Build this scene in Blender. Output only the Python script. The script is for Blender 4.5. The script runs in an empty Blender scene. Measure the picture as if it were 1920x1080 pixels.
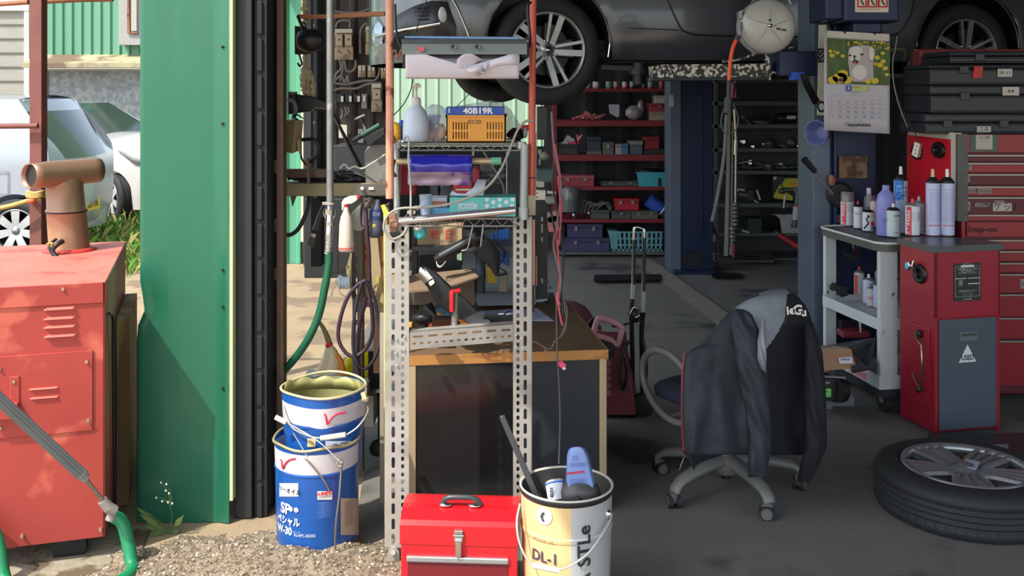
import bpy, math, random
from mathutils import Vector, Matrix, Euler
from math import pi, sin, cos, radians as R
random.seed(7)
SC = bpy.context.scene
COL = SC.collection
# ---------------------------------------------------------------- camera, sky, sun, exposure
F, CX, HY, CH = 1900.0, 960.0, 170.0, 1.55
cam_d = bpy.data.cameras.new('camera'); cam = bpy.data.objects.new('camera', cam_d); COL.objects.link(cam)
cam.location = (0, 0, CH); cam.rotation_euler = (R(90), 0, 0)
cam_d.sensor_width = 36; cam_d.lens = F / 1920 * 36; cam_d.shift_y = -(540 - HY) / 1920
cam_d.clip_end = 200
SC.camera = cam
w = bpy.data.worlds.new('world'); SC.world = w; w.use_nodes = True
nt = w.node_tree; nt.nodes.clear()
wo = nt.nodes.new('ShaderNodeOutputWorld'); bg = nt.nodes.new('ShaderNodeBackground'); sky = nt.nodes.new('ShaderNodeTexSky')
sky.sky_type = 'NISHITA'; sky.sun_disc = False; sky.sun_elevation = R(53); sky.sun_rotation = R(223); sky.air_density = 1.0; sky.dust_density = 1.5
hs = nt.nodes.new('ShaderNodeHueSaturation'); hs.inputs['Saturation'].default_value = .6; nt.links.new(sky.outputs[0], hs.inputs['Color']); nt.links.new(hs.outputs[0], bg.inputs[0]); nt.links.new(bg.outputs[0], wo.inputs[0]); bg.inputs[1].default_value = 0.36
SUNDIR = Vector((1, 1.05, -1.95)).normalized()
sl = bpy.data.lights.new('sun', 'SUN'); sl.energy = 4.7; sl.angle = R(0.6); sl.color = (1, 0.94, 0.84)
so = bpy.data.objects.new('sun', sl); COL.objects.link(so); so.rotation_euler = SUNDIR.to_track_quat('-Z', 'Y').to_euler(); so.location = (-6, -6, 12)
vs = SC.view_settings; vs.view_transform = 'Standard'; vs.look = 'None'; vs.gamma = 1; vs.use_curve_mapping = False; vs.exposure = 0.27
# ---------------------------------------------------------------- helpers
def W(px, py, Y):
    s = F / Y
    return Vector(((px - CX) / s, Y, CH - (py - HY) / s))
def X_(px, Y): return (px - CX) * Y / F
def Z_(py, Y): return CH - (py - HY) * Y / F
def GY(py): return F * CH / (py - HY)
def lin(c):
    return tuple(((v / 255) / 12.92 if v / 255 <= .04045 else ((v / 255 + .055) / 1.055) ** 2.4) for v in c)
_mc = {}
def pm(name, c, rough=.55, metal=0., var=.12, vs=6., bump=0., bs=40., c2=None, c2t=.55, c2s=4., streak=1., trans=0., alpha=1., coat=0., emit=0.):
    if name in _mc: return _mc[name]
    m = bpy.data.materials.new(name); m.use_nodes = True; n = m.node_tree; N = n.nodes; L = n.links
    b = N['Principled BSDF']; b.inputs['Roughness'].default_value = rough; b.inputs['Metallic'].default_value = metal
    tc = N.new('ShaderNodeTexCoord')
    mp = N.new('ShaderNodeMapping'); mp.inputs['Scale'].default_value = (1, 1, 1 / streak); L.new(tc.outputs['Object'], mp.inputs[0])
    nz = N.new('ShaderNodeTexNoise'); nz.inputs['Scale'].default_value = vs; nz.inputs['Detail'].default_value = 5; L.new(mp.outputs[0], nz.inputs[0])
    rp = N.new('ShaderNodeMix'); rp.data_type = 'RGBA'; l = lin(c)
    rp.inputs[6].default_value = (*[max(0, v * (1 - var * 1.6)) for v in l], 1); rp.inputs[7].default_value = (*[min(1, v * (1 + var * 1.6)) for v in l], 1)
    L.new(nz.outputs[0], rp.inputs[0]); out = rp.outputs[2]
    if c2:
        n2 = N.new('ShaderNodeTexNoise'); n2.inputs['Scale'].default_value = c2s; n2.inputs['Detail'].default_value = 8; L.new(mp.outputs[0], n2.inputs[0])
        cr = N.new('ShaderNodeValToRGB'); cr.color_ramp.elements[0].position = c2t; cr.color_ramp.elements[1].position = min(1, c2t + .07)
        L.new(n2.outputs[0], cr.inputs[0]); mx = N.new('ShaderNodeMix'); mx.data_type = 'RGBA'; L.new(cr.outputs[0], mx.inputs[0]); L.new(out, mx.inputs[6]); mx.inputs[7].default_value = (*lin(c2), 1); out = mx.outputs[2]
    L.new(out, b.inputs['Base Color'])
    if bump:
        nb = N.new('ShaderNodeTexNoise'); nb.inputs['Scale'].default_value = bs; nb.inputs['Detail'].default_value = 4; L.new(mp.outputs[0], nb.inputs[0])
        bn = N.new('ShaderNodeBump'); bn.inputs['Strength'].default_value = bump; bn.inputs['Distance'].default_value = .01; L.new(nb.outputs[0], bn.inputs['Height']); L.new(bn.outputs[0], b.inputs['Normal'])
    if trans: b.inputs['Transmission Weight'].default_value = trans; b.inputs['IOR'].default_value = 1.2
    if alpha < 1: b.inputs['Alpha'].default_value = alpha
    if coat: b.inputs['Coat Weight'].default_value = coat; b.inputs['Coat Roughness'].default_value = .08
    _mc[name] = m
    return m
_flat = {}
def fm(c, rough=.5, metal=0., alpha=1.):       # a plain painted/printed material with faint mottling
    k = (tuple(c), rough, metal, alpha)
    if k not in _flat: _flat[k] = pm('paint_%d_%d_%d_%d_%d_%d' % (*c, rough * 100, metal * 100, alpha * 100), c, rough, metal, var=.06, vs=15, alpha=alpha)
    return _flat[k]
class MB:
    def __init__(s, name, mats, parent=None, props=None, local=False, PM=None):
        s.name = name; s.mats = []; s.v = []; s.f = []; s.mi = []; s.sm = []; s.c = 0; s.M = Matrix(); s.parent = parent; s.props = props or {}; s.local = local; s.PM = PM
        for m in mats: s.mats.append(m)
    def m(s, mat):
        if mat not in s.mats: s.mats.append(mat)
        s.c = s.mats.index(mat); return s
    def at(s, loc=(0, 0, 0), rz=0, rx=0, ry=0): s.M = Matrix.Translation(loc) @ Euler((rx, ry, rz)).to_matrix().to_4x4(); return s
    def add(s, V, Fc, smooth=False):
        o = len(s.v); s.v += [s.M @ Vector(p) for p in V]
        for f in Fc: s.f.append([i + o for i in f]); s.mi.append(s.c); s.sm.append(smooth)
        return s
    def box(s, x0, x1, y0, y1, z0, z1):
        if x0 > x1: x0, x1 = x1, x0
        if y0 > y1: y0, y1 = y1, y0
        if z0 > z1: z0, z1 = z1, z0
        V = [(x, y, z) for z in (z0, z1) for x, y in ((x0, y0), (x1, y0), (x1, y1), (x0, y1))]
        return s.add(V, [(3, 2, 1, 0), (4, 5, 6, 7), (0, 1, 5, 4), (1, 2, 6, 5), (2, 3, 7, 6), (3, 0, 4, 7)])
    def pbox(s, px0, px1, py0, py1, Y, d=.1):   # box whose front stands at depth Y
        return s.box(X_(px0, Y), X_(px1, Y), Y, Y + d, Z_(py1, Y), Z_(py0, Y))
    def loft(s, rings, caps=True, smooth=True, closed=True):
        n = len(rings[0]); V = [p for r in rings for p in r]; Fc = []
        for i in range(len(rings) - 1):
            for j in range(n if closed else n - 1):
                k = (j + 1) % n; Fc.append((i * n + j, i * n + k, (i + 1) * n + k, (i + 1) * n + j))
        s.add(V, Fc, smooth)
        if caps and closed:
            s.add(rings[0], [tuple(reversed(range(n)))]); s.add(rings[-1], [tuple(range(n))])
        return s
    def lathe(s, prof, n=32, c=(0, 0, 0), a0=0, smooth=True, caps=True, ax='z'):
        rr = []
        for r, z in prof:
            ring = []
            for j in range(n):
                a = a0 + 2 * pi * j / n; x, y = r * cos(a), r * sin(a)
                ring.append((c[0] + x, c[1] + y, c[2] + z) if ax == 'z' else ((c[0] + x, c[1] - z, c[2] + y) if ax == 'y' else (c[0] + z, c[1] + x, c[2] + y)))
            rr.append(ring)
        return s.loft(rr, caps, smooth)
    def cyl(s, p0, p1, r0, r1=None, n=16, caps=True):
        p0, p1 = Vector(p0), Vector(p1); r1 = r0 if r1 is None else r1; d = (p1 - p0).normalized(); u = d.orthogonal().normalized(); w_ = d.cross(u)
        return s.loft([[p + (u * cos(2 * pi * j / n) + w_ * sin(2 * pi * j / n)) * r for j in range(n)] for p, r in ((p0, r0), (p1, r1))], caps)
    def tube(s, pts, r, n=8, sub=6, closed=False):
        P = [Vector(p) for p in pts]
        if sub > 1 and len(P) > 2:
            Q = []; N = len(P); rng = range(N if closed else N - 1)
            for i in rng:
                p0 = P[(i - 1) % N] if closed or i > 0 else P[0]; p1 = P[i]; p2 = P[(i + 1) % N]; p3 = P[(i + 2) % N] if closed or i + 2 < N else P[-1]
                for k in range(sub):
                    t = k / sub; Q.append(.5 * ((2 * p1) + (p2 - p0) * t + (2 * p0 - 5 * p1 + 4 * p2 - p3) * t * t + (3 * p1 - p0 - 3 * p2 + p3) * t ** 3))
            if not closed: Q.append(P[-1])
            P = Q
        rings = []; up = None
        for i, p in enumerate(P):
            d = (P[(i + 1) % len(P)] - P[i - 1]) if closed else (P[min(i + 1, len(P) - 1)] - P[max(i - 1, 0)])
            if d.length < 1e-7: d = Vector((0, 0, 1))
            d.normalize()
            if up is None: up = d.orthogonal().normalized()
            up = (up - d * up.dot(d)); up = up.normalized() if up.length > 1e-6 else d.orthogonal().normalized()
            w_ = d.cross(up); rad = r(i / max(1, len(P) - 1)) if callable(r) else r
            rings.append([p + (up * cos(2 * pi * j / n) + w_ * sin(2 * pi * j / n)) * rad for j in range(n)])
        if closed: rings.append(rings[0])
        return s.loft(rings, not closed)
    def prism(s, poly, y0, y1, smooth=False):   # polygon in x,z pushed along y
        n = len(poly); V = [(x, y0, z) for x, z in poly] + [(x, y1, z) for x, z in poly]
        return s.add(V, [tuple(range(n)), tuple(reversed(range(n, 2 * n)))] + [(i, i + n, (i + 1) % n + n, (i + 1) % n) for i in range(n)], smooth)
    def pprism(s, poly, Y, d): return s.prism([(X_(x, Y), Z_(y, Y)) for x, y in poly], Y, Y + d)
    def ball(s, c, r, nu=16, nv=10, jit=0., rnd=None):
        r = (r, r, r) if not hasattr(r, '__len__') else r; rings = []
        for i in range(1, nv):
            t = pi * i / nv; rings.append([(c[0] + r[0] * sin(t) * cos(2 * pi * j / nu) * (1 + jit * random.uniform(-1, 1)), c[1] + r[1] * sin(t) * sin(2 * pi * j / nu) * (1 + jit * random.uniform(-1, 1)), c[2] - r[2] * cos(t) * (1 + jit * random.uniform(-1, 1))) for j in range(nu)])
        s.loft(rings, False)
        s.add([(c[0], c[1], c[2] - r[2])] + rings[0], [(0, (j + 1) % nu + 1, j + 1) for j in range(nu)], True)
        s.add([(c[0], c[1], c[2] + r[2])] + rings[-1], [(0, j + 1, (j + 1) % nu + 1) for j in range(nu)], True)
        return s
    def sheet(s, grid, smooth=True):
        a, b = len(grid), len(grid[0])
        return s.add([p for r in grid for p in r], [(i * b + j, i * b + j + 1, (i + 1) * b + j + 1, (i + 1) * b + j) for i in range(a - 1) for j in range(b - 1)], smooth)
    def text(s, body, size, loc, rz=0, rx=pi / 2, ry=0, wrap=None, sx=1, align='CENTER', bold=0., rot=0.):
        # text lies in its own x,y plane, is turned by rot in that plane, then stood up; wrap = (cx, cy, radius, angle, z)
        cu = bpy.data.curves.new('lettering', 'FONT'); cu.body = body; cu.size = size; cu.align_x = align; cu.align_y = 'CENTER'; cu.offset = bold * size; cu.resolution_u = 3
        ob = bpy.data.objects.new('lettering', cu); COL.objects.link(ob); bpy.context.view_layer.update()
        me = bpy.data.meshes.new_from_object(ob); V = [Vector((v.co.x * sx, v.co.y, 0)) for v in me.vertices]; Fc = [tuple(p.vertices) for p in me.polygons]
        bpy.data.objects.remove(ob); bpy.data.curves.remove(cu); bpy.data.meshes.remove(me)
        rm = Matrix.Rotation(rot, 3, 'Z'); V = [rm @ v for v in V]
        if wrap:
            cx, cy, r, a, z = wrap[:5]; tp = wrap[5] if len(wrap) > 5 else 0; V2 = []
            for v in V:
                rr = r + tp * v.y + .0006; t = a + v.x / r; V2.append((cx + rr * cos(t), cy + rr * sin(t), z + v.y))
            return s.add(V2, Fc)
        Mt = Matrix.Translation(loc) @ Euler((rx, ry, rz)).to_matrix().to_4x4()
        return s.add([Mt @ v for v in V], Fc)
    def end(s, bev=0., seg=2, solid=0., subd=0, label=None, off=-1, rot=0.):
        me = bpy.data.meshes.new(s.name)
        if s.parent is None and not s.local:
            xs, ys, zs = zip(*[tuple(v) for v in s.v]); B = Vector(((min(xs) + max(xs)) / 2, (min(ys) + max(ys)) / 2, min(zs)))
            if s.props.get('kind') == 'structure': B = Vector((0, 0, 0))
            V = [v - B for v in s.v]
        else:
            B = None; inv = s.PM.inverted() if (s.PM is not None and not s.local) else Matrix(); V = [inv @ v for v in s.v]
        me.from_pydata([tuple(v) for v in V], [], s.f)
        for m_ in s.mats: me.materials.append(m_)
        me.polygons.foreach_set('material_index', s.mi); me.polygons.foreach_set('use_smooth', s.sm); me.update()
        o = bpy.data.objects.new(s.name, me); COL.objects.link(o)
        if s.parent: o.parent = s.parent
        if B: o.location = B
        elif B is not None: o.location = B
        for k, v in s.props.items(): o[k] = v
        if label: o['label'] = label
        if subd: md = o.modifiers.new('subdivision', 'SUBSURF'); md.levels = subd; md.render_levels = subd
        if solid: md = o.modifiers.new('thickness', 'SOLIDIFY'); md.thickness = solid; md.offset = off
        if bev: md = o.modifiers.new('bevel', 'BEVEL'); md.width = bev; md.segments = seg; md.limit_method = 'ANGLE'; md.angle_limit = R(50)
        s.o = o; return o
class Thing:                                    # an Empty at the base of a thing; parts are given in world coordinates unless local
    def __init__(s, name, label, cat, loc=(0, 0, 0), rz=0, group=None):
        s.o = bpy.data.objects.new(name, None); COL.objects.link(s.o); s.o.empty_display_size = .05
        s.o.location = loc; s.o.rotation_euler = (0, 0, rz); s.o['label'] = label; s.o['category'] = cat
        if group: s.o['group'] = group
        s.M = Matrix.Translation(loc) @ Matrix.Rotation(rz, 4, 'Z')
    def part(s, name, *mats, local=False): return MB(name, mats, s.o, local=local, PM=s.M)
    def sub(s, parent, name, *mats, local=False): return MB(name, mats, parent, local=local, PM=s.M)
def solo(name, label, cat, *mats, group=None, kind=None):
    p = {'label': label, 'category': cat}
    if group: p['group'] = group
    if kind: p['kind'] = kind
    return MB(name, mats, None, p)
def struct(name, *mats): return MB(name, mats, None, {'kind': 'structure'})
def dup(root, loc, rz=0, label=None, name=None):
    r = root.copy(); COL.objects.link(r); r.location = loc; r.rotation_euler = (0, 0, rz)
    if label: r['label'] = label
    for ch in root.children:
        c = ch.copy(); COL.objects.link(c); c.parent = r
        for g in ch.children:
            d = g.copy(); COL.objects.link(d); d.parent = c
    return r
# ---------------------------------------------------------------- materials
STEEL = pm('galvanised_steel', (168, 170, 170), .42, .7, .12, 20, bump=.08, bs=60)
CHROME = pm('chrome', (205, 205, 205), .18, 1., .05)
DKMET = pm('dark_metal', (44, 46, 48), .45, .6, .2, 12)
BLACK = pm('black_plastic', (24, 25, 27), .42, 0, .15, 14)
RUBBER = pm('rubber', (30, 32, 34), .75, 0, .18, 18, bump=.2, bs=120)
WHITE = pm('white_plastic', (222, 222, 218), .4, 0, .05)
RUST = pm('rusty_steel', (150, 98, 74), .7, .2, .3, 14, bump=.3, bs=60, c2=(92, 48, 34), c2t=.55, c2s=9)
PINKP = pm('faded_red_paint', (206, 146, 120), .6, 0, .15, 12, bump=.15, c2=(120, 60, 44), c2t=.6, c2s=14)
CARD = pm('cardboard', (176, 140, 104), .85, 0, .08, 8)
DCARD = pm('dusty_cardboard', (130, 108, 88), .85, 0, .12, 8)
SLOT = pm('slotted_angle_steel', (166, 162, 154), .5, .25, .12, 9, bump=.1, c2=(150, 146, 138), c2t=.56, c2s=5)
BRONZE = pm('dark_window_channel', (50, 51, 52), .5, .4, .15, 5, streak=8)
# ---------------------------------------------------------------- the setting
CONC = pm('workshop_concrete', (112, 110, 104), .8, 0, .16, 3, bump=.15, bs=90, c2=(60, 60, 60), c2t=.56, c2s=1.3)
DUST = pm('dusty_apron', (158, 140, 112), .9, 0, .16, 4, bump=.35, bs=60, c2=(128, 112, 92), c2t=.52, c2s=3)
GRAV = pm('gravel', (150, 134, 112), .95, 0, .3, 90, bump=.9, bs=160, c2=(108, 98, 84), c2t=.5, c2s=40)
b = struct('ground', DUST); b.box(-25, 25, -12, 30, -.3, -.004); b.end()
b = struct('floor', CONC); b.prism([(0, 0), (1, 0), (1, 1), (0, 1)], 0, 1); b.v = []; b.f = []; b.mi = []; b.sm = []
b.loft([[(-.47, 2.6, z), (7, 2.6, z), (7, 10.2, z), (-.95, 10.2, z), (-.95, 6.2, z), (-.6, 4.1, z)] for z in (-.1, .003)], smooth=False); b.end()
FL = struct('trim_1', pm('worn_floor_strip', (140, 132, 118), .8, 0, .2, 8, bump=.2))
def gp(px, py, z=.003): s = (py - HY) / (CH - z); return (( px - CX) / s, F / s, z)
FL.loft([[gp(1186, 486, z), gp(1222, 486, z), gp(1440, 640, z), gp(1385, 640, z)] for z in (.003, .02)], smooth=False); FL.end()
b = struct('trim_2', DKMET); b.loft([[gp(1335, 520, z), gp(1388, 519, z), gp(1386, 512, z), gp(1335, 512, z)] for z in (.003, .03)], smooth=False); b.loft([[gp(1113, 527, z), gp(1240, 525, z), gp(1238, 514, z), gp(1115, 515, z)] for z in (.003, .03)], smooth=False); b.end()
# gravel heap in front of the green pillar: a lumpy mound plus loose stones
from mathutils import noise
def mound_h(x, y):
    cx, cy = -.78, 3.2
    d = ((x - cx) / .62) ** 2 + ((y - cy) / .36) ** 2
    return max(-.02, .055 * (1 - d) + .02 * noise.noise(Vector((x * 9, y * 9, 0))))
b = struct('ground_gravel', GRAV)
b.sheet([[(x * .02 - 1.5, y * .02 + 2.7, mound_h(x * .02 - 1.5, y * .02 + 2.7) + .006 * noise.noise(Vector((x * .9, y * .9, 3)))) for x in range(72)] for y in range(56)]); b.end()
b = MB('gravel_stones', [GRAV, pm('pale_stone', (168, 158, 140), .9, 0, .2, 30), pm('brown_stone', (112, 98, 80), .9, 0, .2, 30)], None, {'kind': 'stuff', 'label': 'loose grey and tan gravel stones heaped before the blue pails', 'category': 'gravel'})
for i in range(5200):
    x = random.uniform(-1.42, -.15); y = random.uniform(2.72, 3.78); h = mound_h(x, y)
    if h < -.01 and random.random() < .8: continue
    r = random.uniform(.003, .0085); b.c = random.choice((0, 0, 1, 2)); a = random.random() * 6
    P = [(x + r * cos(a + k * pi / 2) * random.uniform(.7, 1.3), y + r * sin(a + k * pi / 2) * random.uniform(.7, 1.3), h + .001) for k in range(4)] + [(x, y, h + r * .9)]
    b.add(P, [(0, 1, 4), (1, 2, 4), (2, 3, 4), (3, 0, 4)])
b.end()
# broken paving with darker blotches below the boiler cabinet
b = struct('trim_3', pm('cracked_paving', (150, 142, 122), .9, 0, .25, 10, bump=.6, bs=40, c2=(96, 84, 64), c2t=.5, c2s=7))
b.loft([[(-2.4, 2.6, z), (-1.3, 2.6, z), (-1.2, 3.1, z), (-1.28, 3.6, z), (-2.4, 3.6, z)] for z in (-.003, .004)], smooth=False); b.end()
# walls
DW = pm('sooty_corrugated_wall', (46, 48, 50), .8, .1, .25, 3, streak=5)
def corr(mb, x0, x1, y, z0, z1, pitch, d=.02, frac=.35):
    poly = []; x = x0
    while x < x1:
        for q, dd in ((0, 0), (frac * .5, d), (frac, d), (frac * 1.5, 0)): poly.append((min(x + q * pitch, x1), y - dd))
        x += pitch
    poly.append((x1, y)); mb.sheet([[(px_, py_, z) for px_, py_ in poly] for z in (z0, z1)], smooth=False)
HB = 4.3
b = struct('wall_back', DW)
Yb = 9.95
ox0, ox1, oz0, oz1 = X_(728, Yb), X_(1050, Yb), Z_(275, Yb), 2.7
corr(b, X_(1020, Yb), 5.6, Yb, 0, HB, .35); b.box(ox1 - .1, 5.6, Yb + .01, Yb + .08, 0, HB)
b.box(ox0 - .1, ox1, Yb, Yb + .08, 0, oz0); b.box(ox0 - .1, ox1, Yb, Yb + .08, oz1, HB); b.end()
b = struct('wall_right', DW); b.box(5.5, 5.6, 2.6, 10, 0, HB); b.end()  # unseen wall, put in to keep the interior dark
Ye = 8.9
b = struct('wall_left', pm('sooty_board_wall', (58, 52, 48), .8, .05, .3, 4, streak=6, c2=(84, 66, 54), c2t=.6, c2s=3))
corr(b, X_(585, Ye), X_(728, Ye), Ye, 0, HB, .16, .02); b.box(X_(585, Ye), X_(728, Ye), Ye + .01, Ye + .08, 0, HB); b.end()
MINT = pm('mint_siding', (166, 196, 172), .6, .1, .08, 3, streak=6)
b = struct('wall_mint_back', MINT); corr(b, -3.4, 2.4, 12.2, 0, 3.6, .155, .018, .2); b.box(-3.4, 2.4, 12.21, 12.3, 0, 3.6); b.end()
GRN = pm('green_siding', (88, 160, 128), .5, .1, .08, 3, streak=6)
b = struct('wall_green_side', GRN, pm('pale_edge_trim', (206, 214, 180), .6), BRONZE)
corr(b, X_(505, 9.1), X_(566, 9.1), 9.1, .0, HB, .12, .02); b.box(X_(505, 9.1), X_(566, 9.1), 9.11, 9.16, 0, HB)
b.m(b.mats[1]).box(X_(566, 9.1), X_(573, 9.1), 9.05, 9.14, .2, HB); b.m(BRONZE).box(X_(573, 9.1), X_(590, 9.1), 9.0, 9.2, 0, HB); b.end()
ROOF = pm('roof_underside', (70, 70, 70), .85, 0, .2, 2)
b = struct('ceiling', ROOF)
b.box(-3.0, 5.6, 3.95, 10.1, HB, HB + .1); b.box(-1.24, 5.6, -1.5, 3.95, 3.0, 3.08); b.box(-1.95, 5.6, 3.78, 3.97, 3.0, HB); b.end()  # canopy and header extended out of view to block sun and frontal skylight
b = struct('wall_front_sun_block', ROOF); b.box(-1.9, -1.24, 3.66, 3.74, 3.0, 3.3); b.end()  # unseen box added above the pillar to stop stray sun on the floor
# green folded-sheet pillar with its dented edge
GP = pm('green_painted_sheet', (32, 102, 76), .38, .15, .07, 2, bump=.05, bs=3, c2=(70, 150, 112), c2t=.74, c2s=60, coat=.2)
b = struct('trim_4', GP, pm('pale_green_edge', (186, 214, 150), .5), DKMET)
Yg = 3.64; xl, xr = X_(262, Yg), X_(412, Yg)
rows = []
for i in range(60):
    z = i / 59 * 3.2; dent = max(0, 1 - abs(z - (CH - 410 / 522)) / .07)
    x0 = X_(262, Yg) - (.012 if z < .8 else 0) + .03 * (dent > 0) * dent
    row = [(x0, Yg + .35, z), (x0, Yg + .004, z), (x0 + .006, Yg, z), (x0 + .02, Yg + .012 * dent, z), (x0 + .045, Yg + .018 * dent, z)]
    for k in range(1, 9): row.append((x0 + .045 + (xr - x0 - .045) * k / 8, Yg + .0035 * noise.noise(Vector((k * .7, z * 2.2, 1))), z))
    row += [(X_(414, Yg), Yg - .004, z), (X_(420, Yg), Yg - .004, z), (X_(422, Yg), Yg - .010, z), (X_(431, Yg), Yg - .010, z)]; rows.append(row)
b.sheet(rows); b.m(b.mats[1]).box(X_(431, Yg), X_(437.5, Yg), Yg - .008, Yg + .05, .08, 3.2)
b.m(DKMET)
for py in (88, 232, 506, 575, 728): b.cyl(W(417, py, Yg - .004), W(417, py, Yg - .016), .005, .004, 8)
b.end()
b = struct('trim_5', BRONZE); b.box(X_(437, 3.66), X_(471, 3.66), 3.67, 4.0, 0, 3.6); b.end(.004)
b = struct('trim_6', RUBBER); b.box(X_(472, 3.66), X_(497, 3.66), 3.69, 3.9, 0, 3.6)
for k in range(26):
    b.box(X_(479, 3.66), X_(489, 3.66), 3.68, 3.69, k * .135, k * .135 + .12)
b.end(.003)
b = struct('trim_7', pm('brown_post_paint', (96, 74, 62), .6, .1, .2, 5, streak=6, c2=(130, 92, 66), c2t=.6, c2s=6))
b.box(X_(519, 3.78), X_(531, 3.78), 3.78, 3.84, 0, 3.6); b.box(X_(497, 3.78), X_(503, 3.78), 3.8, 3.84, 0, 3.6)
for py in (310, 420, 512): b.box(X_(497, 3.78), X_(519, 3.78), 3.8, 3.82, Z_(py + 14, 3.8), Z_(py - 10, 3.8))
b.end()
b = struct('trim_8', BRONZE); b.box(X_(497, 3.9), X_(519, 3.9), 3.9, 3.95, 0, 3.6); b.end()
# weeds at the pillar foot
G1 = pm('weed_green', (92, 116, 62), .7, 0, .2, 20); WFL = pm('weed_flower', (225, 225, 210), .6)
b = solo('weed', 'small wild weed with tiny white flowers at foot of green pillar', 'plant', G1, WFL)
base = W(318, 985, 3.55); base.z = 0.0
def stem(b, p, q, r=.0016): b.tube([p, (Vector(p) + Vector(q)) / 2 + Vector((.008, 0, .01)), q], r, 5, 3)
tips = [(302, 905), (312, 908), (293, 933), (304, 940), (317, 925), (315, 942), (323, 944), (311, 920)]
mid = W(319, 950, 3.52); stem(b, base, mid)
for tx, ty in tips:
    q = W(tx, ty, 3.5); stem(b, mid, q, .001); b.m(WFL).ball(q, (.0035, .0035, .004), 6, 4); b.m(G1)
for tx, ty in ((256, 952), (262, 965), (285, 985), (345, 965), (300, 1000), (280, 1010), (335, 1000), (270, 985)):
    q = W(tx, ty, 3.47 + random.random() * .1); q.z = max(q.z, .01); stem(b, base, q, .0012)
    d = (q - base); m_ = base + d * .6; n_ = Vector((-d.z, 0, d.x)).normalized() * .011
    b.add([base + d * .3, m_ + n_, q, m_ - n_], [(0, 1, 2, 3)])
b.end()
# ---------------------------------------------------------------- wheels and cars
TYRE = pm('tyre_rubber', (34, 36, 38), .7, 0, .15, 12, bump=.1, bs=80)
ALLOY = pm('machined_alloy', (150, 152, 154), .32, .7, .08)
DALLOY = pm('dark_alloy', (52, 54, 56), .4, .6, .1)
def wheel_parts(t, parent, Mx, R0=.327, r0=.222, wd=.205, style='twin', tread=True, n=5, phase=0.):
    """axis along local +y pointing inward; outer face at y=0. parent None -> parts of t, else sub-parts under one wheel part"""
    mk = (lambda nm, *m: t.part(nm, *m)) if parent is None else (lambda nm, *m: t.sub(parent, nm, *m))
    ty = mk('tyre', TYRE); ty.M = Mx
    prof = [(r0 - .005, .02), (r0 + .012, -.002), (r0 + .045, -.006), (R0 - .03, .0), (R0 - .008, .012), (R0, .03)]
    gz = [.03]
    for k in range(1, 5):
        g = .03 + (wd - .06) * k / 5; prof += [(R0, g - .007), (R0 - .008, g - .004), (R0 - .008, g + .004), (R0, g + .007)]
    prof += [(R0, wd - .03), (R0 - .008, wd - .012), (R0 - .03, wd), (r0 + .03, wd + .004), (r0 - .005, wd - .02), (r0 - .02, wd - .04), (r0 - .02, .04)]
    ty.lathe([(r, -z) for r, z in prof], 72, ax='y', caps=False)
    for k in range(60 if tread else 0):
        a = 2 * pi * k / 60
        for y0 in (.031, wd - .05):
            c_, s_ = cos(a), sin(a); rr = R0 + .0012
            ty.add([(rr * cos(a + d), y, rr * sin(a + d)) for d, y in ((-.006, y0), (.006, y0), (.012, y0 + .018), (0, y0 + .018))], [(0, 1, 2, 3)])
    ty.end()
    rim = mk('rim', ALLOY, DALLOY); rim.M = Mx
    rim.m(DALLOY).lathe([(r0 - .012, -.03), (r0 - .03, -.06), (r0 - .05, -wd * .6), (r0 - .04, -wd), (.0, -wd)], 48, ax='y', caps=False)
    rim.m(ALLOY).lathe([(r0 + .006, -.004), (r0 + .004, .006), (r0 - .006, .004), (r0 - .014, -.012), (r0 - .012, -.035), (r0 + .006, -.03)], 64, ax='y', caps=False)
    def spoke(a, half, wi, wo, ri, ro, mt=ALLOY, y0=-.004, th=.03):
        rim.m(mt); u = Vector((cos(a), 0, sin(a))); v = Vector((-sin(a), 0, cos(a)))
        P = []
        for q, wq, yy in ((ri, wi, y0 + .012), ((ri + ro) / 2, (wi + wo) / 2, y0 + .004), (ro, wo, y0)):
            cc = u * q + v * half * (.35 + .65 * q / ro)
            P.append([cc - v * wq + Vector((0, yy, 0)), cc + v * wq + Vector((0, yy, 0)), cc + v * wq * .7 + Vector((0, yy + th, 0)), cc - v * wq * .7 + Vector((0, yy + th, 0))])
        rim.loft(P, smooth=False)
    for k in range(n):
        a = phase + 2 * pi * k / n + pi / 2
        if style == 'twin':
            spoke(a + .0, -.034, .017, .019, .03, r0 - .008); spoke(a, .036, .008, .01, .045, r0 - .008); spoke(a, 0, .03, .055, .02, r0 - .07, DALLOY, .012, .02)
        elif style == 'fan':
            for hh in (-.06, -.02, .02, .06): spoke(a, hh, .005, .008, .05, r0 - .01, ALLOY, -.002, .035)
            spoke(a, 0, .05, .075, .02, r0 - .03, pm('grey_spoke', (168, 166, 164), .3, .7), .008, .02)
        else: spoke(a, 0, .028, .04, .03, r0 - .01, pm('hubcap_silver', (186, 188, 190), .35, .3), -.004, .02)
    rim.m(ALLOY).lathe([(.0, .004), (.026, .004), (.032, -.004), (.05, -.012), (.06, -.03)], 28, ax='y')
    rim.end()
    if style == 'twin':
        for k in range(5):
            nu = mk('wheel_nut', CHROME); nu.M = Mx
            a = phase + 2 * pi * (k + .5) / 5 + pi / 2; nu.lathe([(0, .006), (.007, .004), (.0095, -.02)], 10, c=(.057 * cos(a), -0.004, .057 * sin(a)), ax='y'); nu.end()
        cp = mk('centre_cap', pm('cap_silver', (120, 122, 124), .25, .9)); cp.M = Mx; cp.lathe([(0, .008), (.022, .007), (.027, .002), (.027, -.01)], 24, ax='y')
        cp.m(CHROME).lathe([(.0, .0095), (.012, .009), (.013, .0075)], 16, ax='y'); cp.end(label='centre cap with an oval emblem')
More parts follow.
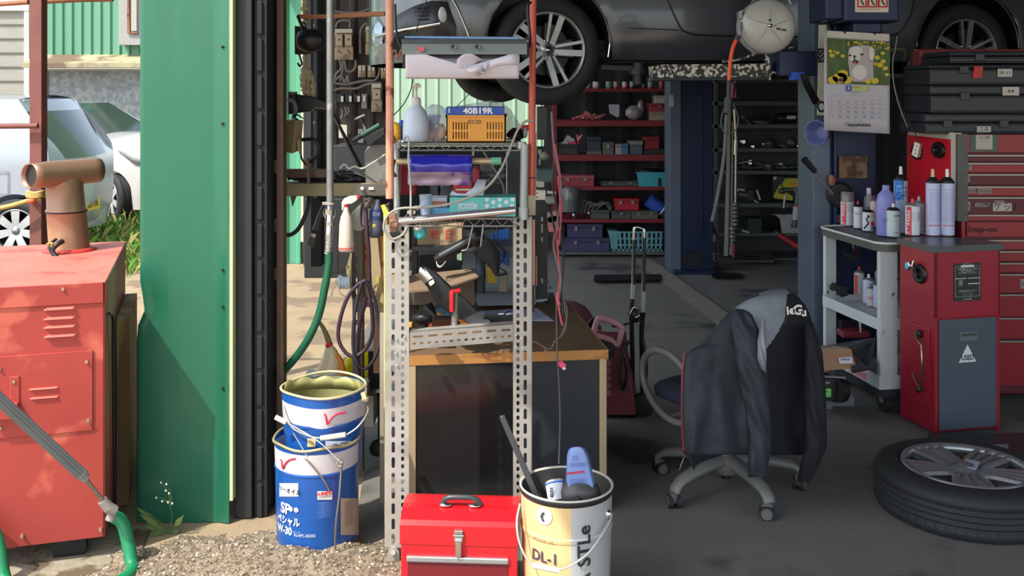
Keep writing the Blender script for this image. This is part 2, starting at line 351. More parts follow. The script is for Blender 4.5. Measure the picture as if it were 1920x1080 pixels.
GLASS = pm('tinted_glass', (44, 66, 60), .12, 0, .05)
def simple_car(name, label, paint, loc, rz, st, wb, wheels=('plain', 'plain'), wr=.29):
    t = Thing(name, label, 'car', loc, rz)
    b = t.part('body', paint, GLASS, local=True); rings = []
    for x, zl, zb, zt, wl, wb_, wt in st:
        h = [(-wl, zl), (-wb_ - .02, zl + (zb - zl) * .45), (-wb_, zb), (-(wb_ * .35 + wt * .65) - .015, zb + (zt - zb) * .6), (-wt, zt), (-wt * .5, zt + .02), (0, zt + .028)]
        rings.append([(x, y, z) for y, z in h] + [(x, -y, z) for y, z in reversed(h[:-1])])
    b.loft(rings); b.end()
    return t
def sill(t, paint): pass
SILV = pm('silver_car_paint', (150, 158, 168), .35, .15, .03, coat=.7)
WHT = pm('white_car_paint', (200, 200, 198), .25, 0, .03, coat=.8)
# silver hatchback, seen from its side and tail (front toward -x)
t = Thing('hatchback_car', 'silver hatchback with dark rear glass and yellow plate parked outside on the grass', 'car', (-4.46, 9.1, 0))
b = t.part('body', SILV, GLASS, local=True)
wd = 1.48
def side_pt(x, z, y0=0., tum=.16, zb=.95, ztop=1.5):     # near side surface with tumblehome
    k = max(0, (z - zb) / (ztop - zb)); return (x, y0 + .03 * (1 - min(1, z / .6)) + tum * k ** 1.2, z)
def arch(x, cx, cz, r, low):
    d = abs(x - cx)
    return low if d >= r else max(low, cz + math.sqrt(r * r - d * d))
rear = lambda z: .2 + .1 * min(1, z / .5) - max(0, z - .92) * .62
for sgn, yy in ((1, 0), (-1, wd)):
    g = []
    for i in range(60):
        u = i / 59; col = []
        for k in range(12):
            zz = k / 11
            xr_ = rear(.3 + 1.18 * zz); x = -3.2 + (xr_ + 3.2) * u
            zb_ = arch(x, 0, .29, .33, .22); zt_ = 1.47 if x > -2.2 else 1.47 - max(0, (-2.2 - x)) * .55
            z = zb_ + (zt_ - zb_) * zz; q = side_pt(x, z)
            col.append((q[0], yy + sgn * q[1], z))
        g.append(col)
    b.sheet(g)
ring = []
for k in range(12):
    z = .26 + 1.21 * k / 11; ring.append([(rear(z) + .06 * sin(pi * j / 8), .0 + side_pt(0, z)[1] + (wd - 2 * side_pt(0, z)[1]) * j / 8, z) for j in range(9)])
b.sheet(ring); b.sheet([[(x, .16 + (wd - .32) * j / 6, 1.47 + .04 * sin(pi * j / 6)) for j in range(7)] for x in (-2.2, -1.5, -.8, -.2, rear(1.47))])
b.box(-3.1, .3, .2, wd - .2, .2, .5); b.end()
g = t.part('rear_window', GLASS, local=True); g.prism([(0, 0), (1, 0), (0, 1)], 0, 1); g.v = []; g.f = []; g.mi = []; g.sm = []
g.sheet([[(rear(z) + .012 + .06 * sin(pi * j / 8), .14 + (wd - .28) * j / 8, z) for j in range(9)] for z in (.92, 1.05, 1.2, 1.36)]); g.end()
g = t.part('spoiler', SILV, fm((190, 60, 70)), local=True); g.box(-.27, -.01, .2, wd - .2, 1.42, 1.47); g.m(fm((190, 60, 70))).box(-.03, .005, .55, .85, 1.425, 1.45); g.end(.01)
g = t.part('side_window', GLASS, local=True)
g.add([(p[0], side_pt(0, p[1])[1] - .006, p[1]) for p in [(-2.0, .98), (-2.0, 1.36), (-.45, 1.36), (-.22, 1.2), (-.28, 1.06), (-.5, .98)]], [(0, 1, 2, 3, 4, 5)]); g.end(solid=.004)
g = t.part('wiper', BLACK, local=True); g.tube([(.19, .75, .93), (.18, .55, .99), (.13, .35, 1.0)], .012, 6); g.end()
g = t.part('tail_light', fm((190, 170, 172), .2), local=True); g.loft([[(rear(z) - .16, -.004, z), (rear(z) + .0, .0, z), (rear(z) + .03, .14, z), (rear(z) - .1, .1, z)] for z in (.62, .75, .88)]); g.end()
g = t.part('number_plate', fm((232, 196, 30)), fm((30, 30, 24)), local=True); g.box(.335, .347, .66, 1.02, .38, .56)
g.m(fm((30, 30, 24))).text('52-36', .11, (.349, .84, .445), rz=pi / 2, bold=.02); g.text('480', .045, (.349, .84, .53), rz=pi / 2); g.end(label='yellow plate with 52-36')
g = t.part('fuel_lid', fm((120, 128, 138))); g.M = Matrix.Translation((-4.46, 9.1, 0)); g.tube([(-.28, -.012, .62), (-.28, -.012, .82), (-.06, -.012, .82), (-.06, -.012, .62)], .004, 5, 1, closed=True)
g.tube([(-.35, .02, 1.42), (-.25, -.0, 1.2), (-.35, -.012, .95), (-.6, -.012, .6), (-.62, -.012, .4)], .005, 5); g.end()
w_ = t.part('wheel', DALLOY); w_.M = Matrix.Translation((-4.46, 9.12, .29)); w_.lathe([(.1, -.02), (.1, -.1)], 16, ax='y'); w_.end()
wheel_parts(t, w_.o, Matrix.Translation((-4.46, 9.1, .29)), .29, .19, .16, 'plain', False, 7)
# white car behind it
rz = R(-22); t = Thing('white_car', 'white car nose with clear headlight behind the silver hatchback', 'car', (-4.62, 11.6, 0), rz)
b = t.part('body', WHT, local=True)
for sgn, yy in ((1, 0), (-1, 1.5)):
    g = []
    for i in range(60):
        x = -1.2 + 2.02 * i / 59; col = []
        for k in range(9):
            zb_ = arch(x, 0, .3, .34, .2); zt_ = .98 - max(0, x + .1) ** 2 * .42; z = zb_ + (zt_ - zb_) * k / 8; nose = max(0, x - .35)
            col.append((x, yy + sgn * (1.6 * nose ** 1.8 + .02 + .06 * (k / 8) ** 3), z))
        g.append(col)
    b.sheet(g)
    b_top = [c[-1] for c in g]
    if sgn == 1: top1 = b_top; f1 = g[-1]
    else: top2 = b_top; f2 = g[-1]
b.sheet([[Vector(p).lerp(Vector(q), j / 8) + Vector((.0, 0, .07 * sin(pi * j / 8))) for j in range(9)] for p, q in zip(top1, top2)])
b.sheet([[Vector(p).lerp(Vector(q), j / 8) + Vector((.08 * sin(pi * j / 8), 0, 0)) for j in range(9)] for p, q in zip(f1, f2)])
b.add([(-.35, .12, .97), (-.35, 1.38, .97), (-1.2, 1.25, 1.4), (-1.2, .25, 1.4)], [(0, 1, 2, 3)]); b.end()
g = t.part('headlight', fm((208, 212, 214), .1, .2), DALLOY, local=True); g.loft([[(x, 1.6 * max(0, x - .35) ** 1.8 + .005 + q, z) for z in (z0, z1)] + [(x, 1.6 * max(0, x - .35) ** 1.8 + .08, z) for z in (z1, z0)] for x, z0, z1, q in ((.12, .86, .875, .01), (.35, .74, .86, -.0), (.55, .66, .80, 0), (.7, .62, .75, 0))]); g.end()
g = t.part('windscreen', GLASS, local=True); g.add([(-.4, .2, 1.0), (-.4, 1.3, 1.0), (-1.15, 1.2, 1.39), (-1.15, .3, 1.39)], [(0, 1, 2, 3)]); g.end(solid=.01, off=1)
w_ = t.part('wheel', DALLOY, local=True); w_.at((0, .04, .3)); w_.lathe([(.1, -.02), (.1, -.1)], 16, ax='y'); w_.end()
Mw = Matrix.Translation((-4.62, 11.6, 0)) @ Matrix.Rotation(rz, 4, 'Z') @ Matrix.Translation((0, .03, .3)) @ Matrix.Rotation(R(-25), 4, 'Z')
wheel_parts(t, w_.o, Mw, .3, .2, .17, 'plain', False, 7)
# ---------------------------------------------------------------- grey car up on the lift
th = math.atan2(.215, .977)
CM = Matrix.Translation((.214, 5.97, 0)) @ Matrix.Rotation(th, 4, 'Z')
t = Thing('lifted_car', 'grey car raised high on the two-post lift', 'car', (.214, 5.97, 1.46), th)
CP = pm('grey_metallic_paint', (92, 95, 100), .3, .55, .03, coat=.6)
WB = 2.8; Lz = 1.735
b = t.part('body', CP, DKMET, BLACK); b.M = CM
path = [(-.97, .9), (-.965, .7), (-.93, .45), (-.87, .25), (-.78, .1), (-.64, .02), (-.5, -.01)]
path += [(x * .05 - .45, -.02) for x in range(0, 77)]
path += [(3.45, .02), (3.55, .15), (3.6, .4), (3.62, .9)]
ac = 1.83
def zlow(x):
    l = Lz + (-.02 if -.97 <= x < -.4 else 0)
    return max(arch(x, 0, ac, .375, l), arch(x, WB, ac, .375, l))
def bulge(z): return -.02 * sin(pi * min(1, max(0, (z - 1.7) / .6))) + (.05 if z < 1.80 else 0) * (1.80 - z) / .1
for mir in (0, 1):
    g = []
    for x, y in path:
        zl = zlow(x); col = []
        for k in range(10):
            z = zl + (2.75 - zl) * (k / 9) ** 1.5; yy = y + bulge(z); yy = yy if not mir else 1.8 - yy; col.append((x, yy, z))
        g.append(col)
    b.sheet(g)
for cx_ in (0, WB):     # arch lips and liners
    A = [(cx_ + .375 * cos(pi * k / 20), ac + .375 * sin(pi * k / 20)) for k in range(21)]
    b.m(BLACK).sheet([[(x, y, z) for x, z in A] for y in (.0, .45)])
    b.m(BLACK).sheet([[(x, .45, z) for x, z in A], [(x, .45, Lz) for x, z in A]])
    b.m(CP).tube([(x, -.016, z) for x, z in A], .007, 6, 1)
b.m(DKMET).box(-.9, 3.5, .1, 1.7, Lz + .03, Lz + .12); b.box(.45, 2.35, .1, .3, Lz - .01, Lz + .05); b.m(BLACK).box(-.5, 3.2, .46, 1.34, Lz + .1, 2.5)
for x, y, l, h in ((-.2, .5, .6, .06), (.3, .7, 1.8, .05), (2.0, .4, .7, .1)): b.box(x, x + l, y, y + .3, Lz - h, Lz + .05)
b.end()
p = t.part('door_seams', BLACK); p.M = CM @ Matrix.Translation((0, -.011, 0))
p.tube([(.62, -.026, 2.7), (.70, -.03, 2.2), (.80, -.033, 1.95), (.86, -.035, 1.9), (.98, -.035, 1.885), (1.4, -.035, 1.883), (2.15, -.035, 1.89), (2.33, -.035, 1.97), (2.42, -.03, 2.2), (2.6, -.03, 2.6)], .0045, 5)
p.tube([(.375, -.02, 1.925), (.6, -.03, 1.92), (.8, -.033, 1.915)], .003, 5); p.tube([(1.62, -.03, 1.885), (1.6, -.03, 2.7)], .0045, 5); p.tube([(2.46, -.03, 2.2), (2.9, -.02, 2.19)], .003, 5); p.end()
p = t.part('arch_highlight', CHROME); p.M = CM; p.tube([(.378 * cos(a), -.012, ac + .378 * sin(a)) for a in [R(v) for v in (60, 40, 20, 5)]] + [(.365, -.01, 1.75)], .006, 6, 3); p.end()  # bright tube stands in for the highlight along the arch edge
p = t.part('fog_lamp_housing', pm('fog_bezel', (58, 60, 62), .4, .2), CHROME, fm((190, 190, 186), .15), GLASS); p.M = CM
def bp(x, z, o=-.012):
    for (x0, y0), (x1, y1) in zip(path, path[1:]):
        if x0 <= x <= x1: y = y0 + (y1 - y0) * (x - x0) / (x1 - x0 + 1e-9); break
    return (x + o * .5, y + o + bulge(z), z)
p.loft([[bp(x, z0), bp(x, z1), bp(x, z1, .03), bp(x, z0, .03)] for x, z0, z1 in ((-.93, 1.86, 1.90), (-.86, 1.84, 2.0), (-.78, 1.82, 2.04), (-.68, 1.80, 2.07), (-.6, 1.79, 2.06), (-.55, 1.79, 1.92))])
p.m(CHROME).tube([bp(-.95, 1.885, -.03), bp(-.85, 1.9, -.03), bp(-.75, 1.915, -.03), bp(-.63, 1.935, -.03)], .011, 6); p.m(p.mats[2]).ball(bp(-.62, 1.99, -.0), (.035, .012, .05), 12, 8)
for k in range(4): p.m(DKMET).tube([bp(-.76, 1.96 + k * .022, -.018), bp(-.7, 1.965 + k * .022, -.018)], .004, 5, 1)
p.m(CHROME).tube([bp(-.57, 2.08, -.012), bp(-.53, 2.0, -.014), bp(-.48, 1.87, -.014), bp(-.46, 1.78, -.014)], .007, 6); p.end()
p = t.part('headlamp', fm((170, 186, 196), .1, .2), CHROME); p.M = CM
p.loft([[bp(x, z0), bp(x, z1), bp(x, z1, .02), bp(x, z0, .02)] for x, z0, z1 in ((-.968, 1.84, 1.95), (-.95, 1.82, 2.0), (-.93, 1.84, 1.94))]); p.end()
def wheel_at(nm, x, y, z, tread=True):
    w_ = t.part(nm, DKMET); w_.M = CM @ Matrix.Translation((x, y, z)); w_.lathe([(.15, -.07), (.15, -.12), (.05, -.14), (.05, -.3)], 24, ax='y'); w_.end()
    wheel_parts(t, w_.o, CM @ Matrix.Translation((x, y, z)), tread=tread, phase=R(-14) if x < 1 else R(0))
wheel_at('wheel', 0, 0, 1.79); wheel_at('wheel', WB, 0, 1.79)
w_ = t.part('wheel', DKMET); w_.M = CM @ Matrix.Translation((0, 1.5, 1.79)) @ Matrix.Rotation(pi, 4, 'Z'); w_.lathe([(.15, -.07), (.15, -.12), (.05, -.3)], 24, ax='y'); w_.end()
wheel_parts(t, w_.o, CM @ Matrix.Translation((0, 1.68, 1.79)) @ Matrix.Rotation(pi, 4, 'Z'))
# ---------------------------------------------------------------- two-post lift
LB = pm('navy_lift_paint', (20, 36, 70), .4, .2, .12, 4, c2=(96, 104, 118), c2t=.72, c2s=18)
LG = pm('pale_lift_face', (86, 98, 114), .45, .3, .12, 6, c2=(140, 140, 140), c2t=.7, c2s=30)  # paler grey-blue for the left face of each column
t = Thing('car_lift', 'dark blue two-post car lift holding the raised grey car', 'lift', (1.6, 7.0, 0))
Yc = 8.62
p = t.part('column', LB, LG); p.m(LB).box(X_(1275, Yc), X_(1337, Yc), Yc + .02, Yc + .3, 0, 4.1); p.m(LG).box(X_(1256, Yc), X_(1277, Yc), Yc, Yc + .3, 0, 4.1)
p.m(LB).box(X_(1262, Yc), X_(1340, Yc), Yc - .1, Yc + .4, 0, .03); p.m(DKMET).box(X_(1316, Yc), X_(1318, Yc), Yc + .01, Yc + .03, .3, 4)
p.m(DKMET).lathe([(.06, 0), (.06, -.03)], 20, c=(X_(1293, Yc), Yc - .01, .12), ax='y'); p.lathe([(.06, 0), (.06, -.03)], 20, c=(X_(1302, Yc), Yc - .03, .12), ax='y'); p.end(.004)
Yn = 5.5
p = t.part('column', LB, LG, fm((150, 50, 60))); p.m(LG).box(X_(1525, Yn), X_(1557, Yn), Yn, Yn + .3, 0, 4.1); p.m(LB).box(X_(1558, Yn), X_(1645, Yn), Yn + .02, Yn + .3, 0, 4.1)
p.m(LB).box(X_(1562, Yn), X_(1568, Yn), Yn - .02, Yn + .02, 0, 4.1); p.end(.004)
p = t.part('lift_arm', pm('chipped_arm_paint', (54, 56, 56), .6, .3, .2, 8, bump=.5, bs=60, c2=(208, 202, 184), c2t=.5, c2s=55), DKMET)
Ya = 5.55
p.pprism([(1222, 124), (1240, 121), (1440, 119), (1443, 146), (1225, 149)], Ya, .16); p.m(DKMET).pprism([(1222, 146), (1446, 144), (1446, 150), (1224, 152)], Ya - .02, .2)
p.m(p.mats[0]).pprism([(1436, 100), (1443, 100), (1446, 150), (1438, 150)], Ya - .03, .03); p.pprism([(1442, 134), (1488, 133), (1488, 138), (1442, 139)], Ya - .02, .03)
p.tube([W(1355, 115, Ya), W(1378, 114, Ya), W(1425, 98, Ya), W(1490, 88, Ya)], .009, 6, 1); p.end(.003)
p = t.part('lift_pad', DKMET); p.cyl(W(1198, 118, 6.0), W(1198, 158, 6.0), .035); p.cyl(W(1198, 128, 6.0), W(1198, 140, 6.0), .06); p.pprism([(1128, 122), (1190, 124), (1190, 133), (1128, 130)], 6.0, .08); p.end()
p = t.part('carriage', LB, fm((36, 84, 190)), BLACK); p.pbox(1462, 1530, 96, 142, Yn - .05, .3); p.m(fm((36, 84, 190))).pbox(1488, 1510, 135, 150, Yn - .1, .1)
p.m(BLACK)
for k in range(4): p.tube([W(1500 + k * 4, 138, Yn - .1), W(1508 + k * 4, 160, Yn - .1), W(1526 + k * 4, 195, Yn - .05)], .006, 6)
p.end(.005)
p = t.part('control_box', LB, fm((40, 66, 110))); p.pbox(1548, 1585, -60, 38, 5.25, .3); p.pbox(1583, 1687, -60, 41, 5.22, .3); p.pbox(1600, 1655, 40, 64, 5.3, .25); p.end(.012)
s_ = t.sub(p.o, 'warning_sign', fm((214, 202, 186)), fm((190, 42, 42)), fm((220, 214, 206)), BLACK); s_.pbox(1604, 1666, -40, 23, 5.21, .01)
for k in range(3):
    x0 = 1608 + k * 19.5; s_.m(s_.mats[1]).pbox(x0, x0 + 17.5, -30, 14, 5.205, .006); s_.m(s_.mats[2]).pbox(x0 + 3, x0 + 14.5, -28, 11, 5.2, .006)
    s_.m(BLACK); s_.tube([W(x0 + 8, -5, 5.197), W(x0 + 7, 2, 5.197), W(x0 + 12, 9, 5.197)], .004, 5, 2); s_.ball(W(x0 + 9, -10, 5.197), .008, 8, 6)
s_.m(fm((120, 110, 100))).pbox(1612, 1650, 17, 18, 5.208, .003); s_.end(label='white sign with three red warning boxes')
p = t.part('hydraulic_line', fm((120, 130, 150))); p.tube([W(1504, -10, 5.9), W(1506, 30, 5.9), W(1508, 78, 5.9)], .004, 6); p.end()
p = t.part('cardboard_patch', pm('stained_card', (126, 104, 80), .9, 0, .2, 12, c2=(80, 62, 48), c2t=.5, c2s=14)); p.pbox(1573, 1626, 293, 334, Yn + .0, .012); p.end(label='stained brown patch')
p = t.part('latch_gear', DKMET, RUST); p.lathe([(.05, -.0), (.07, -.0), (.07, -.02), (.05, -.02)], 20, c=W(1576, 366, Yn - .03), ax='y'); p.pbox(1562, 1590, 347, 372, Yn, .02); p.m(RUST).ball(W(1560, 338, Yn - .03), (.02, .015, .03), 8, 6, .2); p.end()
# round hose reel
t = Thing('hose_reel', 'round grey hose reel hanging below the raised car sill', 'reel', tuple(W(1441, 100, 5.0)))
RG = pm('reel_grey', (172, 172, 166), .35, .1, .05, 3)
p = t.part('drum', RG); c_ = W(1441, 49, 5.0); p.lathe([(0, .03), (.08, .026), (.12, .018), (.134, -.0), (.136, -.03), (.134, -.12), (0, -.13)], 56, c=c_, ax='y')
for k in range(5):
    a = 2 * pi * k / 5; p.tube([c_ + Vector((.02 * cos(a), -.034, .02 * sin(a))), c_ + Vector((.07 * cos(a + .3), -.03, .07 * sin(a + .3))), c_ + Vector((.115 * cos(a + .25), -.021, .115 * sin(a + .25)))], .0022, 5)
p.end()
p = t.part('hub_bolt', CHROME); p.lathe([(0, .05), (.008, .048), (.012, .03)], 16, c=c_, ax='y'); p.m(BLACK).ball(c_ + Vector((0, -.03, .028)), .007, 8, 6); p.end()
p = t.part('name_strip', BLACK, WHITE); p.at(c_ + Vector((.055, -.03, -.018)), ry=.2).box(-.024, .024, -.003, .0, -.005, .005); p.m(WHITE).text('IIIIII', .008, (0, -.0035, 0)); p.end()
p = t.part('bracket', pm('bracket_grey', (130, 134, 136), .4, .5)); p.tube([c_ + Vector((-.139, 0, .02)), c_ + Vector((-.142, -.01, -.04)), c_ + Vector((-.12, -.01, -.09)), c_ + Vector((-.07, -.01, -.135))], .008, 6)
p.pprism([(1385, 22), (1392, 18), (1392, 34), (1386, 36)], 5.0, .05); p.tube([W(1410, 10, 5.02), W(1430, -25, 5.05), W(1460, -30, 5.05), W(1485, 10, 5.02)], .012, 6); p.end()
b = solo('air_hose', 'orange air hose hanging from the round grey reel, with its black gun', 'hose', fm((226, 84, 40)), BLACK)
b.tube([W(1383, 70, 4.97), W(1374, 90, 4.96), W(1369, 120, 4.95), W(1367, 152, 4.95)], .0095, 10); b.m(BLACK).tube([W(1367, 150, 4.95), W(1366, 185, 4.95)], .012, 8); b.cyl(W(1366, 183, 4.95), W(1365, 212, 4.95), .021)
b.cyl(W(1384, 66, 4.97), W(1381, 76, 4.97), .013); b.end()
b = solo('work_lamp', 'grey pen work lamp with looped black lead under the orange hose', 'lamp', fm((84, 88, 88)), BLACK)
b.tube([W(1364, 200, 4.955), W(1357, 205, 5.03), W(1352, 230, 5.03), W(1360, 250, 5.03), W(1378, 245, 5.03), W(1384, 220, 5.03), W(1372, 190, 5.03)], .003, 6); b.m(b.mats[0]).tube([W(1362, 215, 5.04), W(1358, 290, 5.04), W(1345, 370, 5.04), W(1335, 415, 5.04)], .009, 6); b.end()
# ---------------------------------------------------------------- outdoors on the left
t = Thing('neighbouring_house', 'pale green and grey clad building behind the parked cars', 'building', (-5.4, 14, 0))
SID = pm('grey_siding', (150, 148, 138), .8, 0, .1, 5, bump=.3, bs=20, streak=.3)
Y = 14.0
p = t.part('siding_wall', SID, pm('siding_gap', (120, 118, 110), .8), WHITE); p.box(X_(-260, Y), X_(45, Y), Y + .02, Y + .2, 0, 4)
for k in range(9):
    y1 = 20 + k * 26.5; p.m(p.mats[1]).pbox(-260, 45, y1 + 24.5, y1 + 26.5, Y, .03)
p.m(pm('trim_cream', (206, 204, 190), .7)).pbox(45, 54, 20, 260, Y - .03, .1); p.pbox(-260, 54, -10, 20, Y - .04, .1); p.end()
p = t.part('corrugated_wall', pm('faded_green_sheet', (98, 150, 122), .6, .1, .12, 1.2, streak=4)); corr(p, X_(60, Y), X_(300, Y), Y, Z_(104, Y), 4.2, .132, .03, .25); p.box(X_(60, Y), X_(300, Y), Y + .01, Y + .1, Z_(104, Y), 4.2); p.end()
p = t.part('eave', pm('weathered_eave', (160, 152, 120), .7, .1, .2, 3, c2=(112, 92, 72), c2t=.5, c2s=2)); p.loft([[(X_(x, Y), Y, Z_(102, Y)), (X_(x, Y), Y - .45, Z_(120, Y)), (X_(x, Y), Y - .45, Z_(128, Y)), (X_(x, Y), Y, Z_(128, Y))] for x in (70, 300)], smooth=False); p.end()
p = t.part('wall_panel', pm('mottled_grey_panel', (132, 140, 142), .7, .1, .22, 9, c2=(156, 160, 158), c2t=.5, c2s=14), WHITE); p.pbox(88, 300, 133, 262, Y - .05, .1); p.m(fm((176, 178, 174))).pbox(84, 300, 129, 133, Y - .07, .1); p.pbox(84, 89, 129, 262, Y - .07, .1); p.m(pm('base_concrete', (110, 106, 98), .9)).pbox(60, 300, 262, 400, Y, .1); p.end()
p = t.part('vent_hood', fm((150, 150, 144)), RUST); p.pbox(222, 290, -30, 84, Y - .2, .2); p.m(RUST).tube([W(241, -10, Y - .22), W(241, 62, Y - .22), W(258, 62, Y - .22)], .02, 6, 1); p.m(fm((164, 160, 148))).pbox(246, 256, -20, 58, Y - .24, .05); p.end()
b = solo('grass', 'green grass patch behind the white car and boiler cabinet', 'grass', pm('grass_blade', (96, 142, 50), .7, 0, .25, 3), pm('dry_grass', (170, 166, 96), .8), kind='stuff')
for i in range(5200):
    x = random.uniform(-5.6, -3.2); y = random.uniform(8.2, 12.6)
    if x / y * F + CX > 320: continue
    b.c = 0 if random.random() < .7 else 1; h = random.uniform(.04, .16) * (1 if random.random() < .8 else 1.5); a = random.random() * 6; d = Vector((cos(a), sin(a), 0)) * h * .5; e = Vector((-d.y, d.x, 0)).normalized() * .008; q = Vector((x, y, -.01))
    b.add([q - e, q + e, q + d * .6 + Vector((0, 0, h * .8)) + e * .5, q + d * 1.3 + Vector((0, 0, h))], [(0, 1, 2, 3)])
b.end()
t = Thing('steel_post', 'rusty brown steel post with cross tube standing behind the boiler cabinet', 'post', (X_(66, 4.6), 4.6, 0))
BRP = pm('brown_primer_steel', (122, 74, 66), .65, .1, .2, 7, c2=(150, 84, 66), c2t=.6, c2s=6)
p = t.part('post', BRP); p.pbox(55, 78, -200, 760, 4.58, .06); p.end(.003)
p = t.part('rail', BRP, fm((196, 180, 160))); p.tube([W(-60, 237, 4.55), W(71, 236, 4.55)], .012, 8, 1); p.end()
p = t.part('top_tube', RUST); p.tube([W(70, 3, 4.8), W(150, -1, 4.8), W(212, -2, 4.8)], .013, 8, 1); p.tube([W(-40, 10, 4.9), W(54, 4, 4.8)], .012, 8, 1); p.end()
b = solo('yellow_rope', 'yellow and orange rope knotted round the rusty brown post', 'rope', pm('yellow_twine', (190, 160, 96), .9, 0, .2, 60), fm((226, 96, 50)))
b.tube([W(-30, 396, 4.52), W(20, 386, 4.52), W(55, 376, 4.53), W(77, 372, 4.54)], .011, 6)
for k in range(3): b.tube([W(53, 360 + k * 4, 4.54), W(66, 362 + k * 4, 4.52), W(80, 359 + k * 4, 4.54), W(80, 360 + k * 4, 4.66), W(53, 361 + k * 4, 4.66)], .007, 6, closed=True)
b.m(b.mats[1]).ball(W(58, 377, 4.515), (.022, .014, .012), 8, 6); b.end()
# ---------------------------------------------------------------- red boiler cabinet
rz = R(17); HO = Vector((-1.35, 3.35, 0))
t = Thing('boiler_cabinet', 'faded red sheet-metal boiler cabinet with louvres and copper coloured flue', 'machine', tuple(HO), rz)
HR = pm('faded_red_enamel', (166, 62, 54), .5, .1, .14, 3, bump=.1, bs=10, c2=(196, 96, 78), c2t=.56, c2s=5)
HT = pm('pale_red_top', (206, 116, 100), .6, .1, .14, 5, c2=(186, 92, 78), c2t=.55, c2s=6, bump=.1)  # paler red for the top sheet than for the front
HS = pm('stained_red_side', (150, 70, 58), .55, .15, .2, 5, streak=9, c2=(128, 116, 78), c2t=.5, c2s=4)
HW = .78; HD = .93; z0, z1 = .075, .92
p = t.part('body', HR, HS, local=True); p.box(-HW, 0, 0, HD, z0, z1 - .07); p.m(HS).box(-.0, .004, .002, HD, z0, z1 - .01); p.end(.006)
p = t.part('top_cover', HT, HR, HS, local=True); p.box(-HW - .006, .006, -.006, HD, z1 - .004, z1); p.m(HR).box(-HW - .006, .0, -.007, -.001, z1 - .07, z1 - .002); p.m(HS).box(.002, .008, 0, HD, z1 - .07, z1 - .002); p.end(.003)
def hl(px, py, o=0.):    # pixel -> local x,z on the cabinet front
    # solve ray with front plane
    d = Vector(((px - CX) / F, 1, -(py - HY) / F)); n_ = Vector((sin(rz), -cos(rz), 0)); q = HO + n_ * o; tt = (q - Vector((0, 0, CH))).dot(n_) / d.dot(n_)
    wpt = Vector((0, 0, CH)) + d * tt; l = (Matrix.Rotation(-rz, 4, 'Z') @ (wpt - HO)); return l
p = t.part('access_panel', HR, DKMET, local=True); a_, c_ = hl(-60, 672), hl(174, 806); p.box(a_.x, c_.x, -.006, .001, c_.z, a_.z); p.end(.002)
LV = pm('louvre_edge', (214, 120, 104), .45, .1, .08)
def louvre(pp, x0, x1, y):
    a_, c_ = hl(x0, y + 5), hl(x1, y - 5)
    rr = []
    for k in range(7):
        q = k / 6; zc = a_.z + (c_.z - a_.z) * q; dep = .016 * sin(pi * min(1, q * 1.15)) ** .7 * (1 - q * .3) if q < .87 else .003
        rr.append([(a_.x + (.012 if q > .5 else 0) * q, -.001, zc), (a_.x + .01, -dep, zc), (c_.x - .008, -dep, zc), (c_.x, -.001, zc)])
    pp.loft(rr, smooth=False)
for x0, x1, y in ((82, 142, 578), (82, 142, 596), (82, 143, 612), (83, 144, 629), (52, 112, 727), (54, 113, 744)):
    p = t.part('louvre', LV, local=True); louvre(p, x0, x1, y); p.end()
for x, y in ((119, 541), (163, 677), (166, 787), (27, 714), (0, 690), (2, 801), (42, 1004), (189, 992)):
    p = t.part('bolt', pm('bolt_zinc', (176, 166, 144), .4, .6), local=True); l = hl(x, y); p.cyl((l.x, 0, l.z), (l.x, -.014, l.z), .006, .005, 8); p.end()
p = t.part('hinge_bracket', HR, LV, local=True); l = hl(8, 753); p.box(l.x - .04, l.x + .045, -.035, 0, l.z - .05, l.z); q = hl(38, 735); p.box(q.x - .03, q.x, -.01, 0, q.z - .06, q.z + .055); p.end(.003)
p = t.part('side_cable', BLACK, local=True); p.tube([(.012, .06, .80), (.018, .14, .76), (.014, .2, .6), (.014, .24, .3), (.014, .28, .0)], .006, 6); p.end()
p = t.part('stained_board', pm('stained_plywood', (132, 104, 72), .8, 0, .3, 6, streak=5, c2=(160, 132, 92), c2t=.5, c2s=8), local=True); p.box(.006, .05, .45, .93, 0.0, .7); p.end()
FLU = pm('copper_toned_flue', (150, 118, 94), .45, .4, .14, 5, bump=.15, bs=6, c2=(176, 142, 108), c2t=.5, c2s=4)
q = W(125, 478, 3.95); loc = Matrix.Translation(-HO); 
p = t.part('flue_pipe', FLU, DKMET)
fx, fy = X_(121, 4.0), 4.0; s_ = F / 4.0
pr = []
for yy, rr in ((486, 37), (470, 36), (430, 35.5), (398, 35), (396, 36.5), (393, 36.5), (391, 34), (350, 33), (342, 34), (330, 33)):
    pr.append((rr / s_, Z_(yy, 4.0)))
n0 = 32; rings = []
for r_, z in pr:
    lean = (Z_(350, 4) - z) * .08; rings.append([(fx + lean + r_ * cos(2 * pi * j / n0) * (1 + .02 * sin(3 * j)), fy + r_ * sin(2 * pi * j / n0), z) for j in range(n0)])
p.loft(rings, False); p.m(DKMET).tube([(rings[4][j][0], rings[4][j][1], rings[4][j][2]) for j in range(0, 32, 2)], .003, 5, 1, closed=True); p.end(solid=.002)
p = t.part('flue_tee', FLU, BLACK); a_ = W(54, 330, 3.865); c_ = W(184, 319, 4.095); d = (c_ - a_); u = Vector((0, 0, 1)); v_ = d.cross(u).normalized(); rings = []
for k in range(10):
    rr = 24 / s_ * (1 - .02 * k / 9); cc = a_ + d * (k / 9); rings.append([cc + (v_ * cos(2 * pi * j / 24) + u * sin(2 * pi * j / 24) * 1.02) * rr * (1 + (.08 * sin(2 * pi * j / 24 * 2 + 1) + .06 * cos(4 * pi * j / 24)) * (1.0 if k < 2 else .3)) for j in range(24)])
